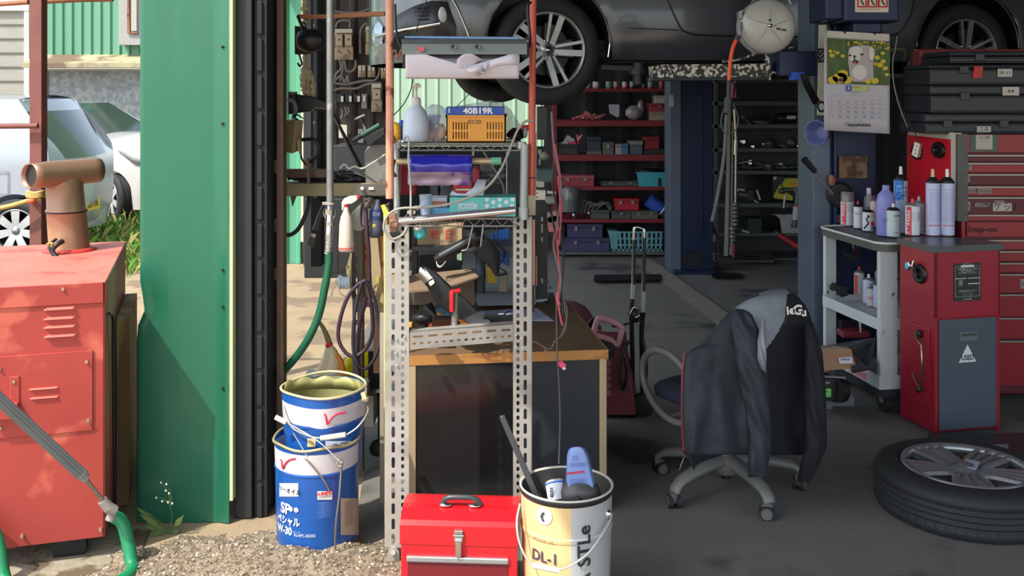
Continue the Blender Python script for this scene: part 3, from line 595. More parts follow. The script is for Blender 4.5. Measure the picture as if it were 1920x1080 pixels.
p.loft(rings, False); p.m(BLACK).add([a_ + d * .06 + (Vector(v) - a_) * .96 for v in rings[0]], [tuple(range(24))])  # black disc stands in for the shade inside the open pipe end
p.m(FLU).cyl(W(119, 352, 4.0), W(121, 326, 4.0), 33 / s_, 24 / s_, 24, False); p.end(solid=.0015)
p = t.part('flue_collar', pm('red_collar', (196, 62, 60), .5)); p.lathe([(.082, .0), (.1, .0), (.1, .006), (.082, .012)], 28, c=(fx + .02, fy, z1)); p.end()
p = t.part('flue_cable', BLACK, fm((200, 140, 50))); p.tube([W(118, 452, 3.9), W(108, 458, 3.88), W(98, 470, 3.87), (W(110, 486, 3.86))], .01, 6); p.tube([W(106, 448, 3.9), W(92, 462, 3.87), W(104, 484, 3.86)], .006, 6); p.m(p.mats[1]).tube([W(88, 458, 3.88), W(98, 456, 3.87), W(94, 466, 3.87)], .004, 6); p.end()
p = t.part('foot', DKMET, local=True); p.box(-.7, -.62, .05, .12, 0, z0); p.end()
p = t.part('foot', DKMET, local=True); p.box(-.16, -.06, .05, .12, 0, z0); p.end()
p = t.part('foot', DKMET, local=True); p.box(-.16, -.06, .8, .87, 0, z0); p.end()
p = t.part('foot', DKMET, local=True); p.box(-.7, -.62, .8, .87, 0, z0); p.end()
# washer lance leaning on the cabinet
t = Thing('washer_lance', 'long grey washer lance leaning across the red boiler cabinet', 'lance', tuple(W(205, 955, 3.25)))
a_ = W(-30, 722, 3.02); c_ = W(157, 893, 3.18); e_ = W(192, 938, 3.22); f_ = W(204, 952, 3.23)
p = t.part('grip_sleeve', pm('grey_grip', (104, 108, 108), .5, 0, .1)); d = (c_ - a_).normalized(); u = d.orthogonal().normalized(); v_ = d.cross(u)
p.loft([[q + (u * cos(2 * pi * j / 24) + v_ * sin(2 * pi * j / 24)) * (.0185 if j % 2 else .0145) for j in range(24)] for q in (a_, c_)], smooth=False); p.end()
p = t.part('collar', pm('pale_grip_end', (142, 140, 134), .5)); p.cyl(c_ - d * .012, c_ + d * .012, .0175, .014, 16); p.end()
p = t.part('rod', pm('lance_steel', (150, 142, 124), .35, .7)); p.cyl(c_, e_, .0065); p.end()
p = t.part('coupling', pm('coupling_grey', (150, 142, 132), .6, .2, .15, 20)); p.cyl(e_, f_, .016, .018, 10); p.cyl(f_, W(216, 958, 3.24), .019, .017, 8); p.cyl(W(210, 960, 3.24), W(207, 974, 3.24), .012, .016, 10); p.end(.001)
b = solo('garden_hose', 'green hose looping on the ground beside the red boiler cabinet', 'hose', pm('worn_green_hose', (26, 128, 82), .4, 0, .15, 10, c2=(92, 130, 84), c2t=.62, c2s=9), fm((20, 60, 44)))
hp = [(213, 968, 3.3, .1), (232, 985, 3.3, .05), (247, 1010, 3.27, .026), (248, 1030, 3.22, .024), (225, 1052, 3.15, .024), (170, 1076, 3.08, .024), (120, 1090, 3.04, .024), (60, 1088, 3.05, .024), (28, 1068, 3.1, .024), (8, 1045, 3.17, .024), (-10, 1000, 3.2, .06), (-60, 960, 3.2, .12)]
b.tube([(X_(x, y), y, z) if False else (X_(x, q), q, max(z, Z_(yy, q)) if z > .03 else z) for x, yy, q, z in hp for y in (0,)], .021, 12, 6); b.end()
# ---------------------------------------------------------------- clutter on the left of the rack
def tw(mb, pts, r, n=8, sub=6, closed=False): return mb.tube([W(*p) for p in pts], r, n, sub, closed)
def slotted(mb, x0, x1, z0, z1, y, th=.003, pitch=.05, cols=((.33, .0056, .018, 1), (.73, .0052, .0078, 2)), flip=False):
    """an upright perforated flange facing the camera with true slots, in x,z at depth y"""
    wd = x1 - x0; edges = [x0, x0 + wd * .53, x1] if not flip else [x0, x0 + wd * .47, x1]
    cl = list(cols) if not flip else [(1 - c[0], *c[1:]) for c in reversed(cols)]
    n = max(1, round((z1 - z0) / pitch)); pz = (z1 - z0) / n
    for ci, (fx, hw, hl_, k) in enumerate(cl):
        xa, xb = edges[ci], edges[ci + 1]; cx = x0 + wd * fx
        for i in range(n * k):
            za = z0 + pz * i / k; zb = za + pz / k; cz = (za + zb) / 2
            hole = []; rect = []
            for j in range(16):
                a = 2 * pi * (j + .5) / 16; ca, sa = cos(a), sin(a)
                hx = cx + hw * ca; hz = cz + (hl_ - hw) * (1 if sa > 0 else -1) + hw * sa; hole.append((hx, y, hz))
                dx, dz = ca * hw * 1.0, sa * hl_
                tx = ((xb - cx) / dx if dx > 0 else (xa - cx) / dx) if abs(dx) > 1e-9 else 9e9; tz = ((zb - cz) / dz if dz > 0 else (za - cz) / dz) if abs(dz) > 1e-9 else 9e9
                tt = min(tx, tz); rect.append([cx + dx * tt, y, cz + dz * tt])
            # snap the nearest boundary points onto the four corners
            for qx, qz in ((xa, za), (xb, za), (xa, zb), (xb, zb)):
                r_ = min(rect, key=lambda p: (p[0] - qx) ** 2 / (xb - xa) ** 2 + (p[2] - qz) ** 2 / (zb - za) ** 2); r_[0] = qx; r_[2] = qz
            V = hole + [tuple(p) for p in rect]; mb.add(V, [(j, (j + 1) % 16, 16 + (j + 1) % 16, 16 + j) for j in range(16)])
t = Thing('water_pipe', 'grey galvanised standpipe with lever valve feeding the dark green hose', 'pipe', tuple(W(618, 470, 3.72)))
p = t.part('pipe', pm('old_galvanised', (132, 134, 130), .55, .35, .2, 18, c2=(166, 166, 160), c2t=.6, c2s=16)); tw(p, [(619, -90, 3.75), (619, 385, 3.75)], .0135, 16, 1); p.end()
p = t.part('valve', CHROME, fm((70, 90, 92))); tw(p, [(619, 380, 3.74), (618, 400, 3.73), (616, 440, 3.72)], .013, 12); p.cyl(W(617, 392, 3.72), W(617, 402, 3.72), .02); p.cyl(W(618, 416, 3.72), W(618, 422, 3.72), .018)
p.pprism([(604, 379), (618, 378), (628, 382), (618, 385), (604, 384)], 3.70, .012); p.end(.001)
p = t.part('hose_tail', pm('foil_wrapped_tail', (176, 174, 166), .35, .7, .2, 40, bump=.5, bs=120)); tw(p, [(617, 438, 3.72), (617, 455, 3.72), (615, 475, 3.72)], lambda q: .013 + .002 * sin(q * 40), 12); p.end()
b = solo('pipe_disc', 'clear round disc hanging behind the lever valve of the grey standpipe', 'disc', fm((150, 156, 150), .2)); b.tube([W(618 + 11 * cos(a), 400 + 11 * sin(a), 3.77) for a in [k * pi / 8 for k in range(16)]], .0025, 6, 1, closed=True); b.end()
b = solo('water_hose', 'thick dark green hose curving down from the grey standpipe', 'hose', pm('dark_green_hose', (28, 92, 66), .35, 0, .1), fm((36, 44, 42)))
tw(b, [(617, 472, 3.72), (616, 500, 3.72), (608, 545, 3.72), (598, 590, 3.73), (580, 632, 3.74), (556, 668, 3.78), (528, 700, 3.86), (505, 722, 3.95)], .0145, 14); b.end()
t = Thing('timber_beam', 'old yellowish timber beam fixed between the posts behind the standpipe', 'beam', tuple(W(620, 368, 4.0)))
p = t.part('beam', pm('old_beam', (150, 140, 108), .85, 0, .2, 8, c2=(116, 104, 78), c2t=.55, c2s=10)); p.pprism([(528, 344), (720, 344), (722, 368), (528, 368)], 4.0, .1); p.end(.004)
p = t.part('end_plate', pm('slotted_plate', (104, 98, 90), .6, .3, .2, 12), WHITE); p.pbox(668, 728, 346, 366, 3.98, .02); p.m(WHITE).pbox(691, 701, 351, 356, 3.975, .01); p.cyl(W(679, 353, 3.975), W(679, 353, 3.96), .007); p.end()
b = solo('angle_bar', 'brown steel angle bar above the timber beam', 'bar', pm('brown_angle', (98, 78, 68), .6, .2, .15)); b.pbox(526, 612, 318, 333, 4.02, .05); b.end(.002)
b = solo('flat_bar', 'orange brown steel bar high across the fuse boards', 'bar', pm('orange_brown_bar', (176, 118, 78), .6, .1, .15, 8)); b.pprism([(558, 27), (612, 27), (720, 21), (720, 29), (612, 34), (558, 34)], 4.1, .04); b.end()
b = solo('bracket_strut', 'short rusty strut hanging across brown angle bar and timber beam', 'strut', pm('rust_strut', (110, 90, 74), .7, .2, .2, 15)); b.pprism([(574, 296), (579, 296), (580, 343), (578, 347), (576, 343)], 3.96, .02); b.end()
t = Thing('flood_lamp', 'black round flood lamp beside the hanging rope', 'lamp', tuple(W(570, 101, 4.1)))
p = t.part('housing', BLACK); c_ = W(572, 76, 4.05); p.lathe([(0, -.03), (.035, -.028), (.045, 0), (.047, .04), (.03, .075), (0, .08)], 20, c=c_, ax='x'); p.pprism([(552, 48), (575, 52), (580, 100), (552, 102)], 4.07, .06)
p.end(.004)
p = t.part('bracket', BLACK); tw(p, [(558, 30, 4.08), (566, 50, 4.06), (570, 62, 4.05)], .007, 6); tw(p, [(560, 100, 4.06), (566, 118, 4.05), (562, 124, 4.05), (558, 118, 4.05)], .004, 6); tw(p, [(566, 42, 4.05), (573, 45, 4.05), (573, 51, 4.05), (566, 50, 4.05), (564, 46, 4.05)], .003, 6, 4, True); p.end()
p = t.part('cooling_fin', DKMET)
for k in range(5): p.pbox(578, 586, 66 + k * 7, 69 + k * 7, 4.04, .06)
p.end()
ROPE = pm('straw_rope', (196, 184, 150), .95, 0, .2, 60, bump=.8, bs=150)
t = Thing('rope_hank', 'knotted hank of pale rope hanging at the dark post', 'rope', tuple(W(578, 185, 4.15)))
p = t.part('hanging_rope', ROPE)
for ph in (0, pi * 2 / 3, pi * 4 / 3):
    p.tube([W(572 + 0 + 2.6 * cos(i * .8 + ph), -40 + i * 4.2, 4.15 + .005 * sin(i * .8 + ph)) for i in range(43)], .0055, 6, 2)
p.ball(W(572, 16, 4.14), (.018, .015, .012), 8, 6, .2); p.end()
p = t.part('hank', ROPE)
for k in range(9):
    x = 568 + k * 2.6; y1 = random.uniform(165, 186); p.tube([W(574 + random.uniform(-4, 4), 128, 4.14), W(x + random.uniform(-5, 2), 146, 4.1 + random.random() * .04), W(x, 165, 4.1 + random.random() * .05), W(x + random.uniform(-2, 2), y1, 4.12)], lambda q: .008 + .003 * sin(q * 25), 6)
for c_ in ((572, 132), (578, 136), (580, 145), (572, 142)): p.ball(W(*c_, 4.12), (.02, .02, .016), 8, 6, .25)
p.end()
t = Thing('swivel_arm', 'thick black swivel arm below the rope hank', 'arm', tuple(W(580, 212, 4.1)))
p = t.part('arm', BLACK); p.loft([[W(x, y0, 4.1), W(x, y1, 4.1), W(x, y1, 4.18), W(x, y0, 4.18)] for x, y0, y1 in ((540, 172, 212), (560, 177, 212), (590, 182, 208), (616, 192, 206))], smooth=False); p.m(DKMET).cyl(W(548, 172, 4.09), W(548, 214, 4.09), .02); p.end(.006)
p = t.part('lever', pm('grey_lever', (120, 118, 110), .5, .3)); p.pprism([(543, 173), (554, 172), (556, 175), (544, 177)], 4.06, .02); p.end(); p = t.part('cable', fm((120, 118, 110))); tw(p, [(540, 186, 4.06), (552, 192, 4.05), (555, 210, 4.05), (550, 218, 4.06)], .008, 8); p.end(); p = t.part('cable', fm((120, 118, 110))); tw(p, [(584, 208, 4.08), (594, 202, 4.08), (610, 204, 4.08)], .003, 6); p.end()
t = Thing('junction_box', 'beige tilted junction box with cables beside the dark rubber post', 'box', tuple(W(549, 287, 4.0)))
BX = pm('aged_beige', (168, 148, 110), .7, 0, .1, 8)
p = t.part('box', BX); p.loft([[W(534, 226, 3.98), W(556, 226, 3.94), W(569, 225, 4.02), W(548, 224, 4.06)], [W(528, 283, 3.98), W(548, 288, 3.94), W(565, 280, 4.02), W(545, 279, 4.06)]], smooth=False); p.end(.004)
p = t.part('lid', pm('aged_beige_lid', (182, 162, 122), .7)); p.loft([[W(561, 261, 3.97), W(566, 259, 4.0), W(566, 290, 4.0), W(563, 291, 3.97)], [W(557, 261, 3.96), W(560, 259, 3.99), W(560, 280, 3.99), W(558, 282, 3.96)]], smooth=False); p.end()
p = t.part('cable', BLACK); tw(p, [(553, 215, 4.03), (550, 222, 4.02), (556, 226, 4.0)], .009); tw(p, [(556, 214, 4.0), (568, 222, 3.99)], .003, 6); tw(p, [(566, 262, 4.0), (588, 262, 3.98), (598, 275, 3.98), (594, 292, 3.99), (580, 304, 4.0)], .008); tw(p, [(564, 288, 3.99), (566, 298, 3.98), (574, 308, 3.98), (582, 300, 4.0), (590, 308, 4.0)], .004, 6); p.end()
b = solo('dark_channel', 'dark steel channel standing behind the rope and galvanised standpipe', 'channel', BRONZE, STEEL); b.pbox(583, 602, -90, 500, 4.4, .08); b.pbox(605, 611, -90, 380, 4.45, .05); b.m(fm((96, 100, 106))).pbox(587, 594, -90, 372, 4.38, .03); 
for y in (48, 96, 230): b.m(fm((150, 152, 150))).ball(W(590, y, 4.37), .007, 8, 5)
b.end()
b = solo('black_cable_loop', 'black cable loop hanging under the timber beam by the green wall', 'cable', fm((34, 38, 38))); tw(b, [(579, 366, 4.05), (576, 392, 4.03), (562, 425, 4.02), (545, 440, 4.02), (530, 437, 4.02), (514, 424, 4.06)], .0085, 10); b.end()
b = solo('hand_brush', 'dark handled brush hanging below the timber beam', 'brush', fm((52, 56, 54)), CHROME, fm((78, 74, 66))); d = .03
tw(b, [(609, 386, 4.12), (600, 408, 4.11), (593, 432, 4.1)], lambda q: .012 + .004 * q, 10); b.m(CHROME).pprism([(583, 437), (592, 440), (590, 446), (581, 443)], 4.09, .02); b.m(b.mats[2]).pprism([(580, 444), (591, 447), (588, 464), (577, 460)], 4.09, .025); b.end()
b = solo('rubber_flap', 'ragged brown scrap hanging under the beam end', 'scrap', fm((110, 90, 78))); b.pprism([(544, 367), (556, 367), (548, 388)], 4.0, .006); b.end()
# cables and hoses heaped on the beam
t = Thing('cable_heap', 'heap of black and grey cables lying on the timber beam', 'cable', tuple(W(650, 344, 4.05)))
for k, (c_, r_) in enumerate((((36, 38, 42), .006), ((52, 56, 62), .007), ((28, 30, 32), .008), ((70, 76, 84), .005), ((150, 150, 146), .0035), ((44, 46, 52), .007))):
    p = t.part('cable', fm(c_)); pts = []
    for i in range(16): pts.append((540 + 178 * ((i * .37 + k * .21) % 1), random.uniform(316 + 6, 340), 4.03 + random.uniform(0, .09)))
    pts.sort(key=lambda q: q[0] + random.uniform(-60, 60)); tw(p, pts, r_, 6); p.end()
p = t.part('white_lead', fm((196, 192, 184))); tw(p, [(637, 316, 4.0), (646, 308, 4.0), (654, 316, 4.0), (665, 312, 4.0), (680, 316, 4.0), (700, 305, 3.95), (722, 290, 3.9)], .004, 8); p.end()
b = solo('jerrycan', 'dirty grey plastic tank standing on the beam behind left rusty pole', 'tank', pm('dirty_tank', (128, 126, 120), .6, 0, .15, 8, c2=(96, 94, 88), c2t=.6, c2s=8), BLACK)
b.loft([[W(x0, y, 4.02), W(x1, y, 4.02), W(x1, y, 4.2), W(x0, y, 4.2)] for x0, x1, y in ((686, 738, 344), (684, 740, 330), (683, 740, 285), (690, 736, 274), (700, 726, 272))], smooth=False); b.end(.008)
t = Thing('sealant_gun', 'green and black sealant gun lying across the grey tank', 'tool', tuple(W(690, 268, 3.98)))
p = t.part('barrel', fm((38, 86, 72)), BLACK); p.cyl(W(674, 256, 3.98), W(712, 234, 3.98), .010); p.m(BLACK).cyl(W(660, 265, 3.98), W(678, 254, 3.98), .008, .012); p.cyl(W(655, 268, 3.98), W(662, 264, 3.98), .004); p.pprism([(680, 258), (708, 244), (720, 240), (722, 252), (700, 268), (690, 274)], 3.975, .03); p.end(.002)
p = t.part('handle', fm((120, 126, 120)), BLACK); tw(p, [(665, 224, 3.99), (684, 216, 3.99)], lambda q: .008 * (.4 + sin(pi * (q * .8 + .1))), 8); p.m(BLACK).cyl(W(677, 222, 3.99), W(680, 232, 3.99), .01); p.m(fm((150, 150, 146))).cyl(W(680, 230, 3.99), W(686, 246, 3.99), .004); p.end()
b = solo('diagonal_pole', 'thin dark stick leaning in front of the fuse boards', 'stick', fm((36, 38, 36))); b.cyl(W(624, 212, 4.3), W(674, 312, 4.1), .0055, .011, 10); b.end()
# ---------------------------------------------------------------- fuse boards on the sooty wall
YB = 8.84
AG = pm('aged_switch_cream', (148, 130, 104), .6, 0, .2, 12, c2=(104, 88, 70), c2t=.55, c2s=6)
def knife(name, label, x0, x1, y0, y1, n):
    t = Thing(name, label, 'switch', tuple(W((x0 + x1) / 2, y1, YB)), group=None)
    ym = y0 + (y1 - y0) * .5
    p = t.part('cover', AG, DKMET); p.pbox(x0, x1, y0, y1, YB - .06, .08); p.m(DKMET); xs = [x0 + (x1 - x0) * (i) / n for i in range(n + 1)]
    for x in xs: p.pbox(max(x0, x - 1.2) + .4, min(x1, x + 1.2), y0 + 6, ym + 3, YB - .065, .01)
    p.end(.01)
    p = t.part('handle', fm((170, 164, 148))); p.pbox(x0 + 1, x1 - 1, y0 - 6, y0 + 2, YB - .1, .06); p.end(.006)
    for i in range(n):
        p = t.part('contact_cover', pm('worn_contact', (156, 140, 112), .5), BLACK); a_, c_ = xs[i] + 2.2, xs[i + 1] - 2.2; p.pbox(a_, c_, y0 + 4, ym, YB - .09, .03); p.m(BLACK).ball(W((a_ + c_) / 2, y0 + 14, YB - .092), .008, 8, 5); p.end(.004)
        p = t.part('marking', BLACK); tw(p, [((a_ + c_) / 2 - 2, ym + 8, YB - .062), ((a_ + c_) / 2 + 3, ym + 14, YB - .062)], .004, 5, 1); p.end()
knife('knife_switch', 'large twin cream knife switch high on the sooty fuse wall', 627, 662, 60, 112, 2)
knife('knife_switch', 'tall single cream knife switch beside the twin one, near the car headlamp', 685, 705, 55, 103, 1)
knife('knife_switch', 'single cream knife switch lowest on fuse wall above the sealant gun', 696, 716, 163, 210, 1)
for x0, x1, y0, y1, lb in ((671, 686, 122, 145, 'small cream fuse block with black mark, left of the pair'), (689, 704, 122, 145, 'small cream fuse block, right of the pair'), (714, 724, 122, 148, 'small cream fuse block half hidden by left rusty pole')):
    t = Thing('fuse_block', lb, 'fuse', tuple(W((x0 + x1) / 2, y1, YB)))
    p = t.part('base', AG, BLACK); p.pbox(x0, x1, y0, y1, YB - .05, .07); p.end(.006)
    for i in range(2):
        p = t.part('plug', fm((168, 162, 146))); a_ = x0 + 1.5 + i * (x1 - x0) * .45; p.pbox(a_, a_ + (x1 - x0) * .36, y0 + 1, y0 + 11, YB - .07, .03); p.end(.004)
for i, lb in enumerate(('dark breaker, leftmost of the row of four', 'dark breaker, second from left in the row', 'dark breaker, third in the row of four', 'grey breaker with long white toggle ending the row')):
    x0 = 631 + i * 15.5; t = Thing('breaker', lb, 'breaker', tuple(W(x0 + 7, 197, YB)))
    p = t.part('body', DKMET if i < 3 else fm((112, 110, 106))); p.pbox(x0, x0 + (14 if i < 3 else 11), 176, 192 if i < 3 else 204, YB - .06, .08); p.end(.006)
    p = t.part('toggle', fm((190, 188, 180))); p.pbox(x0 + (8 if i < 3 else 4), x0 + (13 if i < 3 else 8), 180, 191, YB - .075, .02); p.end(.003)
t = Thing('wall_wiring', 'tangle of grey wires drooping between the fuse blocks', 'wiring', tuple(W(665, 165, YB)))
wr = pm('grey_wire', (104, 96, 88), .7)
for pts in ([(637, 112), (640, 128), (630, 140), (628, 156)], [(643, 112), (643, 132), (638, 152)], [(646, 112), (650, 132), (660, 134), (667, 125), (667, 112)], [(628, 156), (650, 158), (680, 152), (704, 150), (712, 132), (711, 112)], [(630, 150), (640, 142), (648, 155), (652, 142), (655, 158)], [(676, 100), (676, 60), (684, 46), (690, 46)], [(640, 204), (643, 212), (640, 222)], [(646, 200), (650, 208), (647, 218)], [(652, 200), (655, 208), (651, 216)], [(630, 52), (636, 40), (656, 40), (656, 52)], [(626, 170), (640, 166), (668, 166), (690, 158), (715, 156)], [(606, 164), (608, 180), (613, 190)], [(620, 20), (650, 24), (680, 22), (712, 6)]):
    p = t.part('wire', wr); tw(p, [(x, y, YB - .04) for x, y in pts], .012, 6); p.end()
b = solo('outlet_cover', 'blank cream cover plate low on the sooty fuse wall', 'plate', fm((190, 186, 168))); b.pbox(635, 651, 234, 259, YB - .02, .03); b.end(.004)
b = solo('outlet_cover', 'small beige box beside the standpipe on the sooty wall', 'plate', AG); b.pbox(601, 612, 209, 234, YB - .1, .12); b.end(.01)
b = solo('wall_socket', 'grey double socket behind the sealant gun', 'socket', fm((150, 148, 142)), BLACK); b.pbox(671, 682, 242, 272, YB - .03, .05); b.m(BLACK).pbox(675, 678, 248, 256, YB - .033, .01); b.end(.004)
b = solo('dark_cabinet', 'low dark cabinet behind the timber beam', 'cabinet', fm((40, 42, 46)), fm((30, 32, 34))); b.pbox(626, 730, 272, 345, 8.4, .5); b.m(b.mats[1]).pbox(570, 695, 372, 522, 8.4, .4); b.end(.01)
# ---------------------------------------------------------------- hanging things by the small dark upright
YU = 4.05
t = Thing('slotted_upright', 'dark slotted steel upright below the timber beam, left of the rack', 'post', (X_(668, YU), YU, 0))
p = t.part('upright', pm('dark_slotted', (92, 86, 82), .5, .3, .15), fm((238, 214, 140)))
slotted(p, X_(661, YU), X_(678, YU), 0.02, Z_(368, YU), YU, cols=((.5, .004, .016, 1), (.97, .0008, .002, 1))); p.end(solid=.003)
p = t.part('side_flange', pm('olive_flange', (112, 100, 60), .6, .2, .15)); p.box(X_(678, YU), X_(680, YU), YU, YU + .05, .02, Z_(368, YU)); p.end()
p = t.part('shelf_angle', fm((104, 90, 86))); p.pbox(678, 712, 566, 576, YU + .02, .03); p.m(fm((226, 214, 196))).pbox(678, 712, 561, 566, YU + .01, .04); p.end()
t = Thing('spray_bottle', 'white trigger spray bottle with red collar hanging at the beam', 'bottle', tuple(W(650, 470, 3.92)))
SB = pm('pinkish_white_bottle', (222, 206, 192), .4, 0, .06, 8)
p = t.part('bottle', SB, fm((214, 96, 84))); c_ = W(649, 472, 3.92); k_ = 3.92 / F
p.lathe([(0, 0), (13 * k_, 1 * k_), (14.5 * k_, 6 * k_), (13.5 * k_, 30 * k_), (12.5 * k_, 52 * k_), (10 * k_, 66 * k_), (5.5 * k_, 76 * k_), (4 * k_, 88 * k_)], 28, c=c_); p.m(p.mats[1]).lathe([(14.7 * k_, 5.8 * k_), (14.8 * k_, 9 * k_)], 28, c=c_, caps=False); p.end()
p = t.part('collar', fm((214, 30, 50))); p.lathe([(4.6 * k_, 84 * k_), (4.6 * k_, 93 * k_)], 20, c=c_); p.end()
p = t.part('trigger_head', fm((226, 218, 206)), fm((214, 30, 50))); p.pprism([(640, 380), (645, 372), (655, 368), (668, 367), (672, 371), (668, 377), (660, 382), (654, 383), (646, 384), (643, 396), (641, 394)], 3.91, .02); p.m(p.mats[1]).pprism([(668, 367), (675, 368), (674, 372), (669, 372)], 3.908, .02); p.end(.003)
b = solo('plastic_funnel', 'translucent white funnel hanging behind the coiled black cable', 'funnel', pm('milky_plastic', (206, 210, 206), .45, 0, .05))
b.loft([[W(656 + 0 * j, 405, 3.95) + Vector((0, 0, 0)) for j in range(1)] * 0 or [W(cx_ + rx * cos(2 * pi * j / 24), cy_ + ry * sin(2 * pi * j / 24), 3.97 + .03 * sin(2 * pi * j / 24)) for j in range(24)] for cx_, cy_, rx, ry in ((672, 412, 16, 21), (682, 404, 17, 24), (694, 396, 14, 22), (702, 388, 7, 12), (706, 384, 3, 5))]); b.end()
b = solo('detergent_bottle', 'dark blue labelled bottle hanging upside down under the beam end', 'bottle', fm((70, 74, 92)), fm((38, 48, 100)), fm((150, 156, 160)))
b.m(b.mats[0]).loft([[W(x + rx * cos(2 * pi * j / 20), y, 3.9 - rx * 3.9 / F * sin(2 * pi * j / 20)) for j in range(20)] for x, rx, y in ((708, 5, 374), (707, 7, 384), (706, 10, 390), (706, 12, 400), (706, 13, 430), (705, 12, 442), (705, 5, 446))])
b.m(b.mats[1]).loft([[W(706 + rx * cos(2 * pi * j / 20), y, 3.9 - rx * 3.9 / F * sin(2 * pi * j / 20)) for j in range(20)] for rx, y in ((11.5, 392), (13, 400), (13.4, 412))], False)
b.m(b.mats[2]).text('DX', .02, W(706, 402, 3.868)); b.m(fm((150, 140, 60))).ball(W(703, 424, 3.88), (.012, .008, .012), 8, 6); b.end()
b = solo('black_bag', 'crumpled olive cloth draped over the beam end', 'cloth', fm((96, 88, 74))); b.sheet([[W(684 + i * 4.2, 374 + j * 5 - 6 * sin(i * .6) + i * .6, 3.9 + .01 * sin(i * 1.7 + j) + .02 * j * (j < 2)) for i in range(12)] for j in range(5)]); b.end(solid=.004)
t = Thing('coiled_cable', 'purple black cable coiled in loops on the dark slotted upright', 'cable', tuple(W(672, 745, 3.9)))
p = t.part('coil', pm('maroon_cable', (66, 44, 58), .5)); tw(p, [(684, 370, 3.92), (687, 420, 3.9), (692, 480, 3.9), (691, 530, 3.9), (684, 570, 3.9), (674, 610, 3.9), (670, 655, 3.9), (672, 690, 3.92), (676, 735, 3.95)], .008, 8)
tw(p, [(680, 528, 3.88), (655, 552, 3.88), (640, 590, 3.88), (634, 630, 3.88), (644, 656, 3.88), (662, 668, 3.88), (684, 656, 3.88), (698, 625, 3.88), (697, 580, 3.88), (688, 540, 3.88)], .0075, 8, 6, True)
p.end()
p = t.part('coil', fm((50, 46, 56))); tw(p, [(680, 528, 3.87), (668, 570, 3.87), (662, 620, 3.87), (664, 665, 3.87), (680, 692, 3.87), (700, 676, 3.87), (712, 640, 3.87), (709, 600, 3.87), (702, 560, 3.87), (692, 535, 3.87)], .0065, 8, 6, True); p.end(); p = t.part('lead', BLACK); tw(p, [(677, 420, 3.9), (680, 380, 3.9), (676, 400, 3.9), (680, 425, 3.9), (694, 412, 3.9)], .003, 6); p.end()
t = Thing('cord_winder', 'pale blue and white cord wound on a white winder beside the dark upright', 'winder', tuple(W(645, 540, 4.02)))
p = t.part('spool', fm((206, 216, 220)), fm((160, 190, 206)))
for i in range(7): p.m(p.mats[i % 2]); cx_ = 636 + i * 3; p.tube([W(cx_, 530 + 10 * sin(a), 4.0 + .02 * cos(a)) for a in [k * pi / 5 for k in range(10)]], .004, 6, 2, closed=True)
p.m(p.mats[0]).cyl(W(632, 522, 4.0), W(655, 536, 4.0), .018); p.end()
p = t.part('loose_end', fm((220, 202, 176))); tw(p, [(633, 532, 4.0), (624, 544, 3.99), (621, 556, 3.98)], .003, 6); tw(p, [(636, 538, 4.0), (638, 550, 3.99), (648, 556, 4.0)], .0025, 6); p.end()
b = solo('wire_hook', 'bent dark wire hook sticking out behind the spray bottle', 'hook', fm((70, 58, 54))); tw(b, [(622, 512, 4.02), (642, 511, 4.02), (648, 509, 4.02), (645, 507, 4.02), (634, 508, 4.02), (634, 432, 4.02)], .003, 6, 2); b.end()
b = solo('white_hose_bag', 'pale yellow plastic bag hanging beside dark slotted upright', 'bag', pm('pale_bag', (226, 214, 160), .5, 0, .08, 12), fm((214, 150, 70)))
b.loft([[W(x0, y, 4.03), W(x0 + 3, y, 3.99), W(x1 - 2, y, 4.0), W(x1, y, 4.06)] for x0, x1, y in ((657, 661, 474), (652, 661, 492), (648, 661, 508), (655, 661, 530), (657, 661, 560))]); b.m(b.mats[1]).ball(W(651, 500, 3.985), .006, 8, 6); b.end()
# boards, carton and yellow pole stacked behind the left rack post
b = solo('carton', 'tan carton with red triangle mark stacked behind the dark upright', 'box', pm('tan_carton', (214, 168, 112), .85, 0, .07), fm((214, 66, 66))); b.pbox(674, 704, 440, 562, 4.12, .2); b.m(b.mats[1]).pprism([(676, 460), (698, 459), (698, 486), (676, 486)], 4.115, .004); b.m(b.mats[0]).pprism([(680, 473), (693, 464), (693, 482)], 4.112, .003); b.end()
b = solo('board', 'narrow weathered board leaning beside the yellow pole', 'board', pm('weathered_board', (158, 138, 104), .85, 0, .2, 6, streak=6), fm((176, 170, 60))); b.loft([[W(692, 446, 3.98), W(708, 446, 3.98), W(708, 446, 4.0), W(692, 446, 4.0)], [W(702, 590, 3.92), W(722, 588, 3.92), W(722, 588, 3.94), W(702, 590, 3.94)]], smooth=False); b.m(b.mats[1]).loft([[W(706, 520, 3.945), W(712, 520, 3.945), W(712, 536, 3.94), W(706, 536, 3.94)], [W(706, 520, 3.95), W(712, 520, 3.95), W(712, 536, 3.945), W(706, 536, 3.945)]], smooth=False); b.end(.001)
b = solo('board', 'wide brown board standing behind the yellow pole', 'board', pm('brown_board', (150, 112, 80), .85, 0, .12)); b.pbox(700, 724, 442, 700, 4.08, .02); b.end()
b = solo('yellow_pole', 'yellow painted pole standing just left of the rack', 'pole', pm('yellow_paint', (232, 206, 70), .45, 0, .06)); tw(b, [(718, 384, 3.62), (723, 400, 3.62), (724, 520, 3.6), (724, 980, 3.62)], .008, 10, 1); tw(b, [(719, 385, 3.62), (730, 405, 3.6)], .006, 8, 1); b.end()
b = solo('slat', 'pale grey slat standing behind the left slotted rack post', 'slat', fm((160, 150, 134))); b.pbox(712, 722, 588, 945, 3.8, .02); b.end()
t = Thing('tool_trolley', 'small black wheeled crate trolley behind the rack, holding bolts', 'trolley', (X_(708, 4.2), 4.25, 0))
